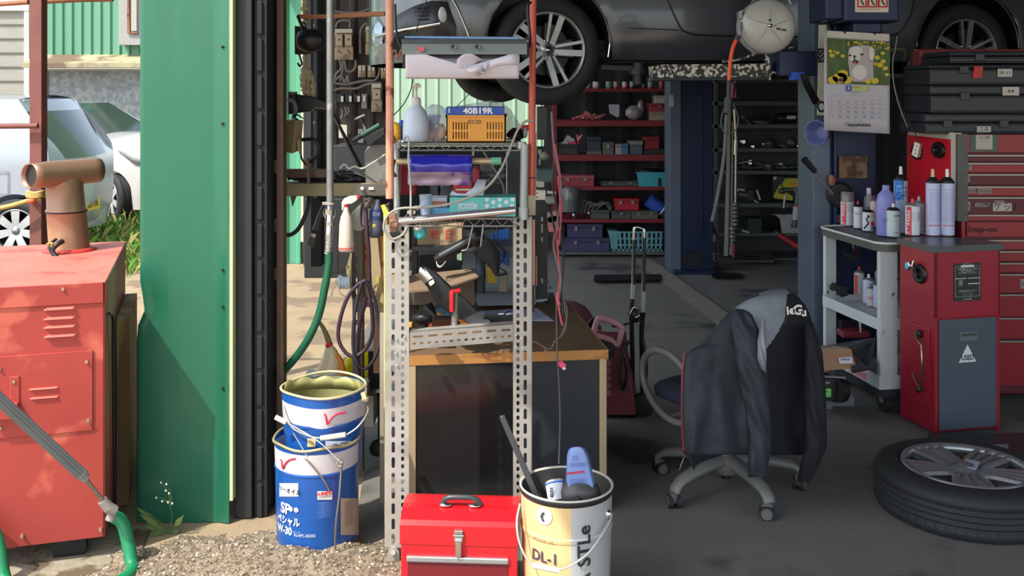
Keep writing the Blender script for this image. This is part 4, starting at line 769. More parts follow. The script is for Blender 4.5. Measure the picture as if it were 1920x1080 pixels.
p = t.part('crate', BLACK); p.pbox(690, 722, 655, 733, 4.15, .25); p.pbox(697, 722, 600, 664, 4.3, .1); p.end(.004)
p = t.part('rim', fm((216, 212, 206))); p.pbox(686, 724, 654, 659, 4.13, .28); p.pbox(686, 724, 732, 737, 4.13, .28); p.end(.002)
p = t.part('frame', DKMET); p.pbox(708, 712, 737, 830, 4.15, .02); p.pbox(690, 724, 737, 742, 4.15, .25); p.end()
p = t.part('caster', RUBBER, DKMET); p.lathe([(0, .0), (.03, 0), (.034, .01), (.034, .025), (.03, .035), (0, .035)], 24, c=W(709, 837, 4.17), ax='y'); p.m(DKMET).lathe([(0, .0), (.018, .0), (.02, -.001)], 16, c=W(709, 837, 4.165), ax='y'); p.end()
t = Thing('white_tray', 'white plastic tray with rags behind the blue oil pails', 'tray', (X_(625, 4.15), 4.3, 0))
p = t.part('tray', pm('tray_white', (206, 208, 200), .5)); p.loft([[W(566, 716, 4.0), W(688, 722, 4.0), W(700, 700, 4.35), W(578, 692, 4.35)], [W(566, 742, 4.0), W(688, 746, 4.0), W(700, 724, 4.35), W(578, 716, 4.35)]], smooth=False); p.m(fm((96, 170, 206))).pbox(557, 566, 715, 727, 3.98, .06); p.end(.004)
p = t.part('support_crate', fm((150, 146, 136))); p.pbox(575, 700, 742, 800, 4.05, .4); p.end()
t = Thing('cream_jug', 'cream plastic jug with red neck ring and flexible spout in the tray', 'jug', tuple(W(612, 716, 4.15)))
p = t.part('jug', pm('cream_plastic', (244, 226, 178), .4, 0, .06), fm((238, 140, 50))); p.loft([[W(x + rx * cos(2 * pi * j / 20), y + rx * .15 * cos(2 * pi * j / 20), 4.12 - rx * 4.12 / F * sin(2 * pi * j / 20)) for j in range(20)] for x, rx, y in ((606, 25, 722), (608, 24, 716), (616, 22, 696), (622, 17, 672), (621, 12, 656), (618, 8, 648), (617, 6, 645))]); p.end()
p = t.part('handle', fm((238, 150, 60))); tw(p, [(630, 665, 4.1), (640, 680, 4.1), (641, 700, 4.1), (630, 714, 4.1)], .012, 8); p.end()
p = t.part('neck_ring', fm((226, 56, 50))); p.cyl(W(619, 649, 4.11), W(615, 643, 4.11), .0145, n=20); p.end()
p = t.part('spout', pm('ribbed_spout', (150, 138, 90), .5, 0, .1)); tw(p, [(617, 643, 4.11), (612, 628, 4.11), (606, 615, 4.11), (599, 604, 4.11)], lambda q: .012 - .005 * q + .001 * sin(q * 90), 12, 10); p.end()
b = solo('yellow_rag', 'bright yellow crumpled cloth behind the dark upright', 'cloth', pm('yellow_cloth', (244, 222, 20), .8, 0, .1, 20, bump=.5, bs=30), fm((230, 130, 30)))
b.ball(W(676, 690, 4.25), (.055, .04, .05), 18, 12, .12); b.ball(W(685, 668, 4.25), (.03, .03, .05), 16, 10, .12); b.ball(W(652, 700, 4.22), (.045, .03, .03), 16, 10, .12); b.ball(W(660, 688, 4.24), (.035, .035, .045), 14, 10, .1); b.end()
# ---------------------------------------------------------------- blue oil pails
PB = pm('pail_blue', (26, 84, 160), .3, .1, .08, 6, bump=.05, bs=12, coat=.3)
PW = pm('pail_white', (196, 192, 194), .35, 0, .06, 6)
YEL = pm('old_pail_inside', (150, 148, 98), .6, .1, .2, 10)
def pail_wall(p, c, r0, r1, z0, z1, mat, bump_=None, n=56, wob=None, rows=8):
    rr = []
    for i in range(rows + 1):
        q = i / rows; z = z0 + (z1 - z0) * q; r = r0 + (r1 - r0) * q
        rr.append([(c[0] + (r + (wob(2 * pi * j / n, z) if wob else 0)) * cos(2 * pi * j / n), c[1] + (r + (wob(2 * pi * j / n, z) if wob else 0)) * sin(2 * pi * j / n), c[2] + z) for j in range(n)])
    p.m(mat).loft(rr, False)
pc = Vector((X_(595, 3.47), 3.47, 0.012))
t = Thing('oil_pail', 'lower blue and white oil pail standing on the gravel', 'pail', tuple(pc))
wl = lambda a, z: .0025 * sin(a * 3 + z * 20) * (z < .1)
p = t.part('body', PB, PW, YEL); pail_wall(p, pc, .136, .138, 0.006, .02, pm('pail_scuffed', (120, 122, 118), .5, .2, .2, 15), rows=2); pail_wall(p, pc, .138, .141, .02, .27, PB, wob=wl); pail_wall(p, pc, .141, .1435, .27, .34, PW); pail_wall(p, pc, .1435, .144, .34, .355, PB)
p.m(PB).lathe([(.1415, .262), (.1445, .268), (.1415, .274)], 56, c=pc, caps=False); p.lathe([(0, .004), (.136, .006)], 40, c=pc, caps=False); p.end()
p = t.part('rim', pm('dented_rim', (170, 160, 118), .45, .4, .2, 12)); p.tube([(pc.x + .146 * cos(a), pc.y + .146 * sin(a), pc.z + .357 + .004 * sin(a * 5 + 1)) for a in [2 * pi * k / 40 for k in range(40)]], .005, 8, 2, closed=True); p.end()
LT = fm((214, 216, 222)); 
p = t.part('printed_label', LT, fm((196, 196, 196)), fm((40, 60, 110)), fm((200, 40, 50)))
def aw(px, Y=3.47, r=.141): # angle on pail for a pixel column
    X = X_(px, Y - .12) - pc.x; return -pi / 2 + math.asin(max(-1, min(1, X / r)))
zp = lambda py, px=595: Z_(py, 3.47 - .141 * math.sqrt(max(0, 1 - ((X_(px, 3.35) - pc.x) / .141) ** 2))) - 0
def patch(p, x0, x1, y0, y1, mat, r=.1418, cc=None, Y=None):
    cc = cc or pc; Y = Y or cc.y
    f = lambda px: -pi / 2 + math.asin(max(-1, min(1, (X_(px, Y - r * .85) - cc.x) / r)))
    n = 8; G = []
    for i in range(n + 1):
        px = x0 + (x1 - x0) * i / n; a = f(px); yy = cc.y + r * sin(a); G.append([(cc.x + r * cos(a), yy, Z_(y, yy)) for y in (y1, y0)])
    p.m(mat).sheet(G)
def ptext(p, s, px, py, size, mat, r=.1422, cc=None, **k):
    cc = cc or pc; a = -pi / 2 + math.asin(max(-1, min(1, (X_(px, cc.y - r * .85) - cc.x) / r))); yy = cc.y + r * sin(a)
    p.m(mat).text(s, size, (0, 0, 0), wrap=(cc.x, cc.y, r, a, Z_(py, yy)), **k)
patch(p, 520, 561, 906, 931, WHITE); ptext(p, 'リーオイル', 541, 921, .020, fm((30, 36, 40)), r=.1428, bold=.02)
ptext(p, 'SP', 534, 954, .048, WHITE, bold=.03); ptext(p, '●', 546, 955, .022, WHITE); ptext(p, '●', 557, 957, .022, WHITE); ptext(p, '●', 557, 957, .010, fm((220, 150, 150)), r=.1434)
ptext(p, 'ペシャル', 538, 977, .032, WHITE, bold=.03, sx=.8); ptext(p, 'W-30', 531, 993, .036, WHITE, bold=.03, sx=.85)
ptext(p, 'PART NO.', 558, 998, .007, fm((140, 170, 214))); ptext(p, 'KLAPC-05302', 573, 1005, .014, WHITE, sx=.9)
patch(p, 597, 623, 921, 937, fm((222, 218, 214))); ptext(p, '火気厳禁', 610, 926, .013, fm((206, 40, 40)), r=.1428, bold=.04); ptext(p, '危険物第四類', 610, 932, .007, fm((90, 80, 80)), r=.1428)
for k in range(7): ptext(p, '一二三四五六七八', 608, 943 + k * 4.4, .006, fm((120, 160, 220)))
patch(p, 637, 665, 934, 1003, fm((176, 158, 140)));
for k in range(9): ptext(p, '注意事項取扱上', 651, 942 + k * 5.2, .0065, fm((110, 96, 84)), r=.1428)
tkp = lambda c_, px, py, s: [(px + s * x, py + s * y) for x, y in c_]
def tick(p, px, py, s, cc, r, mat):
    pts = [(-14, -6), (-11, -4), (-8, 12), (-2, 2), (8, -6), (22, -9)]
    V = []; 
    for x, y in pts:
        a = -pi / 2 + math.asin(max(-1, min(1, (X_(px + x * s, cc.y - r * .85) - cc.x) / r))); yy = cc.y + r * sin(a); V.append((cc.x + r * cos(a), yy, Z_(py + y * s, yy)))
    p.m(mat).tube(V, .0032, 6, 3)
tick(p, 536, 868, .9, pc, .1438, fm((206, 36, 70))); ptext(p, 'キーパー', 538, 879, .006, BLACK, r=.1445); p.end(label='printed lettering and paper labels')
p = t.part('handle', pm('bail_wire', (150, 140, 120), .4, .7), fm((220, 214, 190))); tw(p, [(639, 858, 3.32), (632, 870, 3.315), (640, 875, 3.31), (643, 866, 3.31), (640, 880, 3.32), (636, 930, 3.31), (630, 980, 3.31), (628, 1030, 3.325)], .0035, 6); tw(p, [(524, 840, 3.44), (540, 846, 3.40), (570, 858, 3.33), (604, 896, 3.325), (618, 920, 3.33)], .003, 6); p.end()
pu = Vector((X_(608, 3.50), 3.50, .372)); 
t = Thing('oil_pail', 'upper dented blue and white oil pail stacked in the lower pail', 'pail', tuple(pu))
wob = lambda a, z: .004 * sin(a * 4 + 1) * (z > .1) - .010 * max(0, z - .17) / .1 * (1 + sin(a * 3 + 2)) * .5
p = t.part('body', PB, PW, YEL); pu0 = pu - Vector((0, 0, .10)); hh = .265
pail_wall(p, pu0, .128, .135, 0, .155, PB, wob=wob, rows=5); pail_wall(p, pu0, .135, .140, .155, .222, PW, wob=wob, rows=6); pail_wall(p, pu0, .140, .143, .222, .255, PB, wob=wob, rows=4)
p.m(PB).lathe([(.1355, .15), (.139, .155), (.1365, .162)], 56, c=pu0, caps=False)
pail_wall(p, pu0, .128, .141, .02, .254, YEL, wob=lambda a, z: wob(a, z) - .003, rows=8); p.m(YEL).lathe([(0, .02), (.128, .021)], 40, c=pu0, caps=False); p.end()
rimf = lambda a: (.144 + wob(a, .255)) * 1.0
p = t.part('rim', pm('cream_rim', (206, 198, 150), .5, .2, .12, 10)); p.tube([(pu0.x + rimf(a) * cos(a), pu0.y + rimf(a) * sin(a), pu0.z + .257 + .012 * max(0, sin(a)) ** 2) for a in [2 * pi * k / 40 for k in range(40)]], .0045, 8, 2, closed=True); p.end()
p = t.part('bent_lid_edge', pm('bent_lid', (150, 146, 90), .5, .2, .2, 12)); G = []
for i in range(30):
    a = pi * .98 - pi * .96 * i / 29; r = .13; cx_, cy_ = pu0.x + r * cos(a), pu0.y + r * sin(a) * .6 - .03; top = .268 + .014 * abs(sin(i * .55)) ; G.append([(cx_, cy_, pu0.z + .235), (cx_, cy_ - .006, pu0.z + top)])
p.sheet(G); p.end(solid=.003)
p = t.part('printed_label', WHITE); pu1 = pu0; tick(p, 624, 783, 1.05, pu1, .1412, fm((214, 30, 80))); ptext(p, 'キーパー', 633, 796, .006, BLACK, r=.142, cc=pu1)
patch(p, 612, 661, 827, 841, fm((200, 200, 206)), .1362, pu1); ptext(p, 'D OIL', 640, 835, .022, fm((40, 50, 110)), r=.1375, cc=pu1, bold=.02)
patch(p, 578, 594, 822, 838, fm((206, 184, 130)), .1362, pu1); ptext(p, '000', 586, 829, .012, fm((90, 80, 50)), r=.1375, cc=pu1, rot=-.5); p.end(label='printed red tick and D OIL')
p = t.part('handle', pm('bail_wire2', (206, 202, 196), .35, .7), fm((222, 214, 190))); tw(p, [(689, 762, 3.45), (690, 770, 3.40), (683, 785, 3.36), (668, 803, 3.335), (650, 815, 3.335)], .003, 6); tw(p, [(603, 822, 3.335), (580, 818, 3.34), (552, 805, 3.36), (540, 790, 3.38), (533, 770, 3.42), (531, 752, 3.45)], .003, 6); tw(p, [(536, 792, 3.37), (560, 805, 3.34), (600, 830, 3.31), (640, 868, 3.30)], .0025, 6)
tw(p, [(550, 812, 3.34), (562, 832, 3.335), (576, 856, 3.325)], .002, 6, 2); p.m(p.mats[1]).cyl(W(601, 822, 3.33), W(648, 815, 3.33), .0085, n=14); p.cyl(W(516, 782, 3.36), W(536, 792, 3.36), .0085, n=14); p.end()
p = t.part('handle_lug', CHROME); p.lathe([(0, .004), (.012, .003), (.013, -.01)], 14, c=W(684, 748, 3.44), ax='y'); p.m(fm((216, 200, 140))).pprism([(676, 738), (684, 735), (688, 748), (680, 750)], 3.42, .01); p.end(.001)
# ---------------------------------------------------------------- red toolbox
TR = pm('toolbox_red', (206, 22, 34), .3, .05, .06, 5, coat=.5); TRT = pm('toolbox_red_top', (214, 52, 56), .4, .05, .1, 6, coat=.2)
Yt = 3.0; s_ = F / Yt; rzt = R(-3.5); TB = Vector((X_(860, Yt), Yt, 0.003)); tw_ = .345; td = .2
t = Thing('toolbox', 'red metal toolbox with grey handle and steel latch on the ground', 'toolbox', tuple(TB), rzt)
p = t.part('body', TR, fm((120, 20, 26))); p.at(TB, rz=rzt); p.box(-tw_ / 2, tw_ / 2, 0, td, 0, .235); p.end(.003)
p = t.part('lid', TR, TRT); p.at(TB, rz=rzt); pr = [(0, .2), (0, .258), (.012, .27), (.05, .292), (.07, .296), (td - .07, .296), (td - .05, .292), (td - .012, .27), (td, .258), (td, .2)]
p.m(TR).loft([[(x, -.004 + y * 1.02, z) for y, z in pr] for x in (-tw_ / 2 - .003, tw_ / 2 + .003)], smooth=False); p.end(.003)
p = t.part('drawer', TR, fm((110, 20, 28))); p.at(TB, rz=rzt); p.m(p.mats[1]).box(-tw_ / 2 + .02, tw_ / 2 - .025, -.003, .004, .09, .168); p.end(.002)
s2 = t.sub(p.o, 'drawer_rail', pm('satin_rail', (196, 196, 200), .25, .8)); s2.at(TB, rz=rzt); s2.box(-tw_ / 2 + .018, tw_ / 2 - .024, -.012, .0, .152, .17); s2.end(.004)
p = t.part('drawer', TR, fm((110, 20, 28))); p.at(TB, rz=rzt); p.m(p.mats[1]).box(-tw_ / 2 + .02, tw_ / 2 - .025, -.003, .004, .01, .085); p.end(.002)
s2 = t.sub(p.o, 'drawer_rail', pm('satin_rail', (196, 196, 200), .25, .8)); s2.at(TB, rz=rzt); s2.box(-tw_ / 2 + .018, tw_ / 2 - .024, -.012, .0, .072, .09); s2.end(.004)
p = t.part('carry_handle', pm('handle_grey', (66, 70, 72), .35, .2), CHROME); p.at(TB, rz=rzt); p.tube([(-.055, .06, .298), (-.05, .055, .312), (-.03, .052, .322), (.03, .052, .322), (.05, .055, .314), (.06, .06, .298)], .008, 12)
p.m(CHROME).ball((-.046, .052, .299), (.02, .012, .006), 12, 8); p.ball((.042, .052, .299), (.02, .012, .006), 12, 8); p.end()
p = t.part('latch', CHROME); p.at(TB, rz=rzt); p.box(-.012, .014, -.013, -.002, .215, .25); p.prism([(-.009, .225), (.011, .225), (.009, .175), (.001, .168), (-.007, .175)], -.02, -.006); p.cyl((-.014, -.012, .235), (.016, -.012, .235), .005); p.end(.002)
# ---------------------------------------------------------------- cream and white oil pail with scrap
Yd = 3.06; dc = Vector((X_(1062, Yd), Yd, .003)); rt = .141; ht = Z_(908, Yd)
CR = pm('pail_cream', (222, 190, 136), .35, .05, .05, 6); CW = pm('pail_silver', (190, 192, 192), .4, .2, .05, 6)
t = Thing('motor_oil_pail', 'open cream and silver motor oil pail filled with scrap, right of the toolbox', 'pail', tuple(dc))
p = t.part('body', CR, CW); n = 64
a_split = -pi / 2 + math.asin((X_(1070, Yd - .12) - dc.x) / rt)
prof = [(.128, 0), (.1335, .17), (.1345, .235), (.1375, .24), (.1385, .25), (.1365, .255), (.1375, ht - .012)]
rr = [[(dc.x + r * cos(a_split + 2 * pi * j / n), dc.y + r * sin(a_split + 2 * pi * j / n), z) for j in range(n)] for r, z in prof]
V = [q for r_ in rr for q in r_]
for i in range(len(rr) - 1):
    for j in range(n):
        k = (j + 1) % n; a = 2 * pi * j / n; p.c = 1 if a < R(110) else 0
        p.add([rr[i][j], rr[i][k], rr[i + 1][k], rr[i + 1][j]], [(0, 1, 2, 3)], True)
p.m(pm('pail_inside', (120, 120, 114), .35, .6, .15)).lathe([(0, .12), (.127, .121), (.133, ht)], 48, c=(dc.x, dc.y, 0), caps=False); p.end()
p = t.part('rim', pm('rim_black', (44, 44, 46), .4, .3), fm((206, 200, 186))); p.lathe([(.137, ht - .018), (.141, ht - .012), (.142, ht - .002), (.141, ht)], 64, c=(dc.x, dc.y, 0), caps=False); p.m(fm((206, 200, 186))).lathe([(.141, ht), (.142, ht + .004), (.137, ht + .005), (.134, ht)], 64, c=(dc.x, dc.y, 0), caps=False); p.end()
p = t.part('printed_label', BLACK); DCC = Vector((dc.x, dc.y, 0))
ptext(p, '●', 1020, 970, .068, WHITE, r=.1395, cc=DCC); ptext(p, '❮', 1017, 970, .028, fm((60, 62, 62)), r=.1402, cc=DCC, bold=.05)
ptext(p, 'MOTOR OIL', 1018, 1015, .0135, fm((120, 100, 80)), r=.1375, cc=DCC); ptext(p, 'DL-1', 1020, 1046, .044, fm((70, 56, 80)), r=.137, cc=DCC, bold=.015)
ptext(p, 'STLe', 1096, 1024, .056, fm((34, 44, 46)), r=.1390, cc=DCC, bold=.02, rot=pi / 2, sx=1.05); ptext(p, 'CA', 1096, 1102, .056, fm((34, 44, 46)), r=.1390, cc=DCC, bold=.02, rot=pi / 2, sx=1.05)
p.end(label='printed round badge and dark lettering')
p = t.part('handle', pm('bail_wire3', (214, 212, 206), .35, .6), fm((224, 214, 198))); tw(p, [(975, 945, 3.0), (969, 975, 2.96), (972, 1010, 2.93), (983, 1040, 2.91), (998, 1060, 2.9)], .003, 8); tw(p, [(1048, 1069, 2.9), (1075, 1058, 2.9), (1105, 1035, 2.91), (1130, 1000, 2.94), (1147, 968, 2.98), (1143, 960, 3.0)], .003, 8)
p.m(p.mats[1]).cyl(W(998, 1060, 2.9), W(1048, 1070, 2.9), .008, n=14); p.m(CHROME).ball(W(1140, 965, 2.99), (.012, .01, .015), 12, 8); p.end()
b = solo('window_channel', 'long dark metal channel sticking up out of the cream oil pail', 'channel', BRONZE, STEEL); a_ = W(941, 780, 3.12); c_ = W(1008, 935, 3.04)
d = (c_ - a_).normalized(); u = Vector((0, 1, 0)); v_ = d.cross(u).normalized(); b.loft([[q + v_ * x + u * y for x, y in ((-.0085, -.006), (.0085, -.006), (.0085, .006), (.005, .006), (.005, -.003), (-.005, -.003), (-.005, .006), (-.0085, .006))] for q in (a_, c_ + d * .12)], smooth=False); b.m(STEEL).cyl(a_ - d * .001, a_ + d * .01, .004); b.end()
t = Thing('paint_tin', 'small blue and white tin tilted in the cream oil pail', 'tin', tuple(W(1040, 935, 3.04)))
p = t.part('tin', fm((210, 212, 216)), fm((50, 110, 190)), BLACK); a_ = W(1046, 940, 3.02); c_ = W(1040, 904, 3.05); p.cyl(a_, c_, .029, n=28); p.m(p.mats[1]).cyl(a_ + (c_ - a_) * .86, a_ + (c_ - a_) * .95, .0295, n=28, caps=False)
p.m(BLACK)
for k in range(6): p.pbox(1031, 1037, 915 + k * 3, 916.5 + k * 3, 3.0, .002)
p.end()
p = t.part('lid', fm((190, 178, 160), .3, .4)); p.cyl(c_, c_ + (c_ - a_).normalized() * .004, .027, n=28); p.end()
t = Thing('squeeze_bottle', 'pale blue flat bottle with red line standing in the cream oil pail', 'bottle', tuple(W(1090, 930, 3.03)))
p = t.part('bottle', pm('powder_blue', (124, 150, 206), .4, 0, .05)); p.loft([[W(x0, y, 3.03), W(x0 + 4, y, 3.0), W(x1 - 5, y, 3.0), W(x1, y, 3.03), W(x1 - 5, y, 3.06), W(x0 + 4, y, 3.06)] for x0, x1, y in ((1062, 1120, 940), (1061, 1116, 905), (1062, 1110, 880), (1063, 1104, 855), (1066, 1098, 842), (1074, 1092, 838))]); p.end(.002)
p = t.part('print', fm((206, 50, 80)), fm((90, 110, 170))); p.pprism([(1062, 887), (1095, 883), (1095, 886), (1062, 890)], 2.996, .002); p.m(p.mats[1]).text('23', .018, W(1078, 860, 2.995)); 
for k in range(5): p.text('取扱注意事項表示', .0062, W(1084, 870 + k * 4 + (22 if k > 1 else 0), 2.995))
p.m(fm((40, 70, 190))).ball(W(1067, 843, 3.015), .003, 8, 5); p.end()
b = solo('brake_part', 'round grey metal hub part with bolt on top of the pail scrap', 'part', pm('cast_grey', (84, 82, 80), .5, .4, .15)); c_ = W(1087, 938, 3.01); b.lathe([(0, .03), (.03, .03), (.05, .02), (.062, .0), (.066, -.03), (0, -.03)], 36, c=c_, ax='y'); b.cyl(c_ + Vector((-.012, -.03, .016)), c_ + Vector((-.012, -.045, .018)), .01); b.m(CHROME).lathe([(.004, 0), (.009, .0), (.009, .003)], 16, c=c_ + Vector((.02, -.03, .008)), ax='y'); b.end()
# ---------------------------------------------------------------- the home-made rack in the middle
YL, YR = 3.31, 3.42
t = Thing('tool_rack', 'home-made rack of slotted angles, rusty poles and chrome wire shelves', 'rack', (X_(850, 3.4), 3.4, 0))
p = t.part('slotted_post', SLOT, SLOT); slotted(p, X_(723, YL), X_(767, YL), .06, Z_(421, YL), YL); p.end(solid=.003, label='left slotted angle post')
p = t.part('slotted_post', SLOT); slotted(p, X_(962, YR), X_(996, YR), .04, Z_(406, YR), YR, flip=True); p.end(solid=.003, label='right slotted angle post')
p = t.part('post_flange', SLOT); p.box(X_(723, YL) - .003, X_(723, YL), YL, YL + .04, .06, Z_(421, YL)); p.end()
p = t.part('post_flange', SLOT); p.box(X_(996, YR), X_(996, YR) + .003, YR, YR + .04, .04, Z_(406, YR)); p.end()
p = t.part('base_caster', SLOT, STEEL); p.pprism([(724, 1060), (728, 1034), (734, 1026), (742, 1026), (748, 1034), (750, 1060)], YL - .008, .006); p.cyl(W(737, 1036, YL - .02), W(737, 1036, YL), .009, n=6); p.m(STEEL).cyl(W(735, 1058, YL), W(737, 1095, YL), .02, n=14); p.end(.001)
# cross bar with true slots (laid along x)
def barslots(mb, pa, pb, z0, z1, n):
    q = MB('tmp', []); slotted(q, 0, z1 - z0, 0, (pb - pa).length, 0, pitch=(pb - pa).length / n, cols=((.3, .004, .0065, 2), (.68, .0038, .017, 1)))
    d = (pb - pa).normalized(); o = len(mb.v); mb.v += [pa + d * v.z + Vector((0, 0, v.x)) for v in q.v]; mb.f += [[i + o for i in f] for f in q.f]; mb.mi += [mb.c] * len(q.f); mb.sm += [False] * len(q.f)
p = t.part('cross_bar', SLOT); za, zb = Z_(656, YL - .01), Z_(622, YL - .01); barslots(p, Vector((X_(770, YL), YL - .006, za)), Vector((X_(962, YR), YR - .006, za)), 0, zb - za, 7); p.end(solid=.003)
p = t.part('bar_ledge', SLOT); p.add([(X_(770, YL), YL - .006, zb), (X_(962, YR), YR - .006, zb), (X_(962, YR), YR + .035, zb), (X_(770, YL), YL + .035, zb)], [(0, 1, 2, 3)]); p.end(solid=.003)
for x, y in ((743, 636), (758, 632), (742, 662), (757, 656), (744, 685), (967, 628), (978, 634), (967, 650), (979, 652)):
    YY = YL if x < 800 else YR; p = t.part('bolt', STEEL); p.cyl(W(x, y, YY), W(x, y, YY - .01), .0045, n=6); p.end()
p = t.part('pole', PINKP, RUST); tw(p, [(731, -70, 3.36), (731, 372, 3.36)], .0135, 16, 1); p.end(label='faded pink rusty pole on the left')
p = t.part('pole', pm('red_pole', (190, 84, 66), .5, .1, .2, 6, c2=(120, 50, 40), c2t=.58, c2s=5)); tw(p, [(1000, -70, 3.42), (997, 366, 3.42)], .0115, 16, 1); p.m(RUST).tube([W(997 + 7 * cos(a), 334, 3.42 + .014 * sin(a)) for a in [k * pi / 6 for k in range(12)]], .002, 5, 1, closed=True); p.end(label='red pole with a rusty patch on the right')
p = t.part('pole', STEEL); tw(p, [(744, 268, 3.42), (744, 415, 3.42)], .011, 14, 1); p.end()
p = t.part('pole', pm('satin_tube', (150, 156, 154), .4, .5, .06)); tw(p, [(984, 270, 3.40), (982, 412, 3.40)], .0145, 18, 1); p.m(STEEL).cyl(W(982, 388, 3.40), W(982, 410, 3.40), .0175, n=18); p.end()
p = t.part('timber_upright', pm('pale_timber', (176, 168, 142), .8, 0, .15, 6, streak=6)); p.pprism([(1000, 250), (1007, 250), (1004, 404), (985, 404), (988, 366), (1000, 366)], 3.46, .03); p.end(.002)
p = t.part('pole_link', RUST); tw(p, [(739, 300, 3.38), (736, 320, 3.36), (742, 330, 3.38)], .006, 8); p.ball(W(735, 262, 3.36), (.012, .012, .02), 10, 6, .2); p.pprism([(718, 344), (722, 338), (722, 352)], 3.34, .01); p.end()
p = t.part('clamp', pm('clamp_brown', (150, 110, 88), .6, .2, .15), DKMET); p.lathe([(.018, -.012), (.018, .012)], 20, c=W(739, 420, 3.30), ax='x'); p.pprism([(729, 405), (736, 400), (742, 402), (744, 425), (741, 437), (732, 438), (729, 425)], 3.29, .03); p.m(DKMET).pprism([(729, 436), (747, 432), (754, 444), (740, 453)], 3.28, .004); p.end(.002)
def wire_shelf(name, x0, x1, yt, yb, YF, dep, lb=None, nz=16):
    p = t.part(name, pm('chrome_wire', (150, 146, 140), .35, .7, .1))
    X0, X1 = X_(x0, YF), X_(x1, YF); zt, zb_ = Z_(yt, YF), Z_(yb, YF)
    for yy in (YF, YF + dep):
        p.tube([(X0, yy, zt), (X1, yy, zt)], .0035, 6, 1); p.tube([(X0, yy, zb_), (X1, yy, zb_)], .003, 6, 1)
        p.tube([(X0 + (X1 - X0) * k / nz, yy, zt if k % 2 else zb_) for k in range(nz + 1)], .002, 5, 1)
    for k in range(15): q = X0 + (X1 - X0) * (k + .5) / 15; p.tube([(q, YF, zt + .001), (q, YF + dep, zt + .001)], .0018, 5, 1)
    for X in (X0, X1): p.tube([(X, YF, zt), (X, YF + dep, zt)], .0035, 6, 1); p.tube([(X, YF, zb_), (X, YF + dep, zb_)], .003, 6, 1)
    for k in range(3): yy = YF + dep * (k + 1) / 4; p.tube([(X0, yy, zt - .003), (X1, yy, zt - .003)], .0025, 5, 1)
    p.end(); return zt + .004
ZU = wire_shelf('wire_shelf', 752, 976, 270, 282, 3.40, .34)
ZL = wire_shelf('wire_shelf', 757, 968, 410, 424, 3.38, .36)
for x, y in ((744, 272), (978, 272), (744, 415)):
    p = t.part('shelf_clip', STEEL); p.cyl(W(x, y - 6, 3.41), W(x, y + 6, 3.41), .016, n=14); p.end()
p = t.part('mid_pipe', pm('brassy_pipe', (172, 158, 120), .35, .5, .1), fm((96, 160, 132))); tw(p, [(744, 303, 3.36), (925, 302, 3.36)], .0105, 14, 1); p.m(p.mats[1]).cyl(W(921, 302, 3.36), W(940, 302, 3.36), .013, n=14); p.end()
p = t.part('front_tube', pm('bright_tube', (206, 208, 210), .2, .9, .05)); p.cyl(W(747, 415, 3.31), W(966, 394, 3.31), .0125, n=20); p.end()
b = solo('grey_cord', 'grey cord looping from right pole down across tissue box to the left clamp', 'cord', fm((150, 146, 136)))
tw(b, [(1000, 226, 3.38), (985, 228, 3.37), (970, 245, 3.36), (958, 275, 3.34), (938, 320, 3.30), (912, 352, 3.28), (880, 370, 3.27), (840, 383, 3.27), (790, 389, 3.27), (750, 391, 3.27), (729, 402, 3.27), (720, 420, 3.27), (722, 435, 3.27), (736, 448, 3.27), (755, 440, 3.27), (764, 425, 3.27)], .0042, 8)
b.end()
b = solo('grey_cord', 'pale cord hanging in front of the blue roll bag', 'cord', fm((170, 168, 160))); tw(b, [(758, 262, 3.38), (763, 256, 3.36), (767, 270, 3.34), (766, 300, 3.28), (770, 350, 3.29), (770, 405, 3.29)], .0035, 8); b.end()
# paper dispenser and towel
t2 = Thing('towel_dispenser', 'galvanised tin paper towel dispenser bridging the two rusty poles', 'dispenser', tuple(W(870, 108, 3.33)))
p = t2.part('tray', pm('tin_tray', (142, 152, 148), .35, .5, .1, 6), fm((110, 140, 176), .3, .4)); p.m(p.mats[0]).loft([[W(x, y, Y_) for y, Y_ in ((73, 3.36), (78, 3.30), (82, 3.28), (102, 3.27), (102, 3.30), (82, 3.33), (73, 3.45))] for x in (753, 988)], smooth=False); p.m(p.mats[1]).pprism([(758, 67), (972, 69), (974, 74), (758, 72)], 3.38, .07); p.end(.002)
for x in (849, 894):
    p = t2.part('wire_clip', CHROME, BLACK); p.m(BLACK).pbox(x - 4, x + 5, 83, 91, 3.262, .006); p.m(CHROME).tube([W(x - 4, 83, 3.26), W(x - 4, 91, 3.26), W(x + 5, 91, 3.26), W(x + 5, 83, 3.26)], .001, 5, 1, closed=True); p.end()
p = t2.part('sticker', fm((196, 84, 92))); p.pprism([(783, 90), (787, 87), (790, 89), (793, 87), (796, 90), (796, 95), (790, 98), (784, 95)], 3.266, .002); p.end(label='small red crest sticker')
p = t2.part('end_arm', DKMET); p.pprism([(756, 100), (762, 100), (758, 126), (754, 126)], 3.3, .06); p.pprism([(984, 82), (992, 76), (990, 106), (982, 106)], 3.3, .06); tw(p, [(741, 8, 3.34), (742, 40, 3.33), (745, 70, 3.32), (752, 88, 3.31), (760, 92, 3.3)], .004, 6); tw(p, [(996, 4, 3.38), (990, 12, 3.37), (991, 40, 3.36), (994, 70, 3.35), (992, 88, 3.33)], .005, 6); p.m(RUST).tube([W(736, 98, 3.34), W(742, 94, 3.32), W(746, 110, 3.31), (W(752, 92, 3.3))], .003, 6, 2); p.end()
p = t2.part('roller', BLACK); p.pbox(764, 975, 100, 108, 3.31, .1); p.end()
TWL = pm('paper_towel', (206, 202, 214), .85, 0, .03, 30, bump=.1)
b = solo('paper_towel', 'white paper towel hanging in the tin dispenser with a torn curled sheet', 'towel', TWL, fm((150, 176, 226)))
nx = 40; G = []
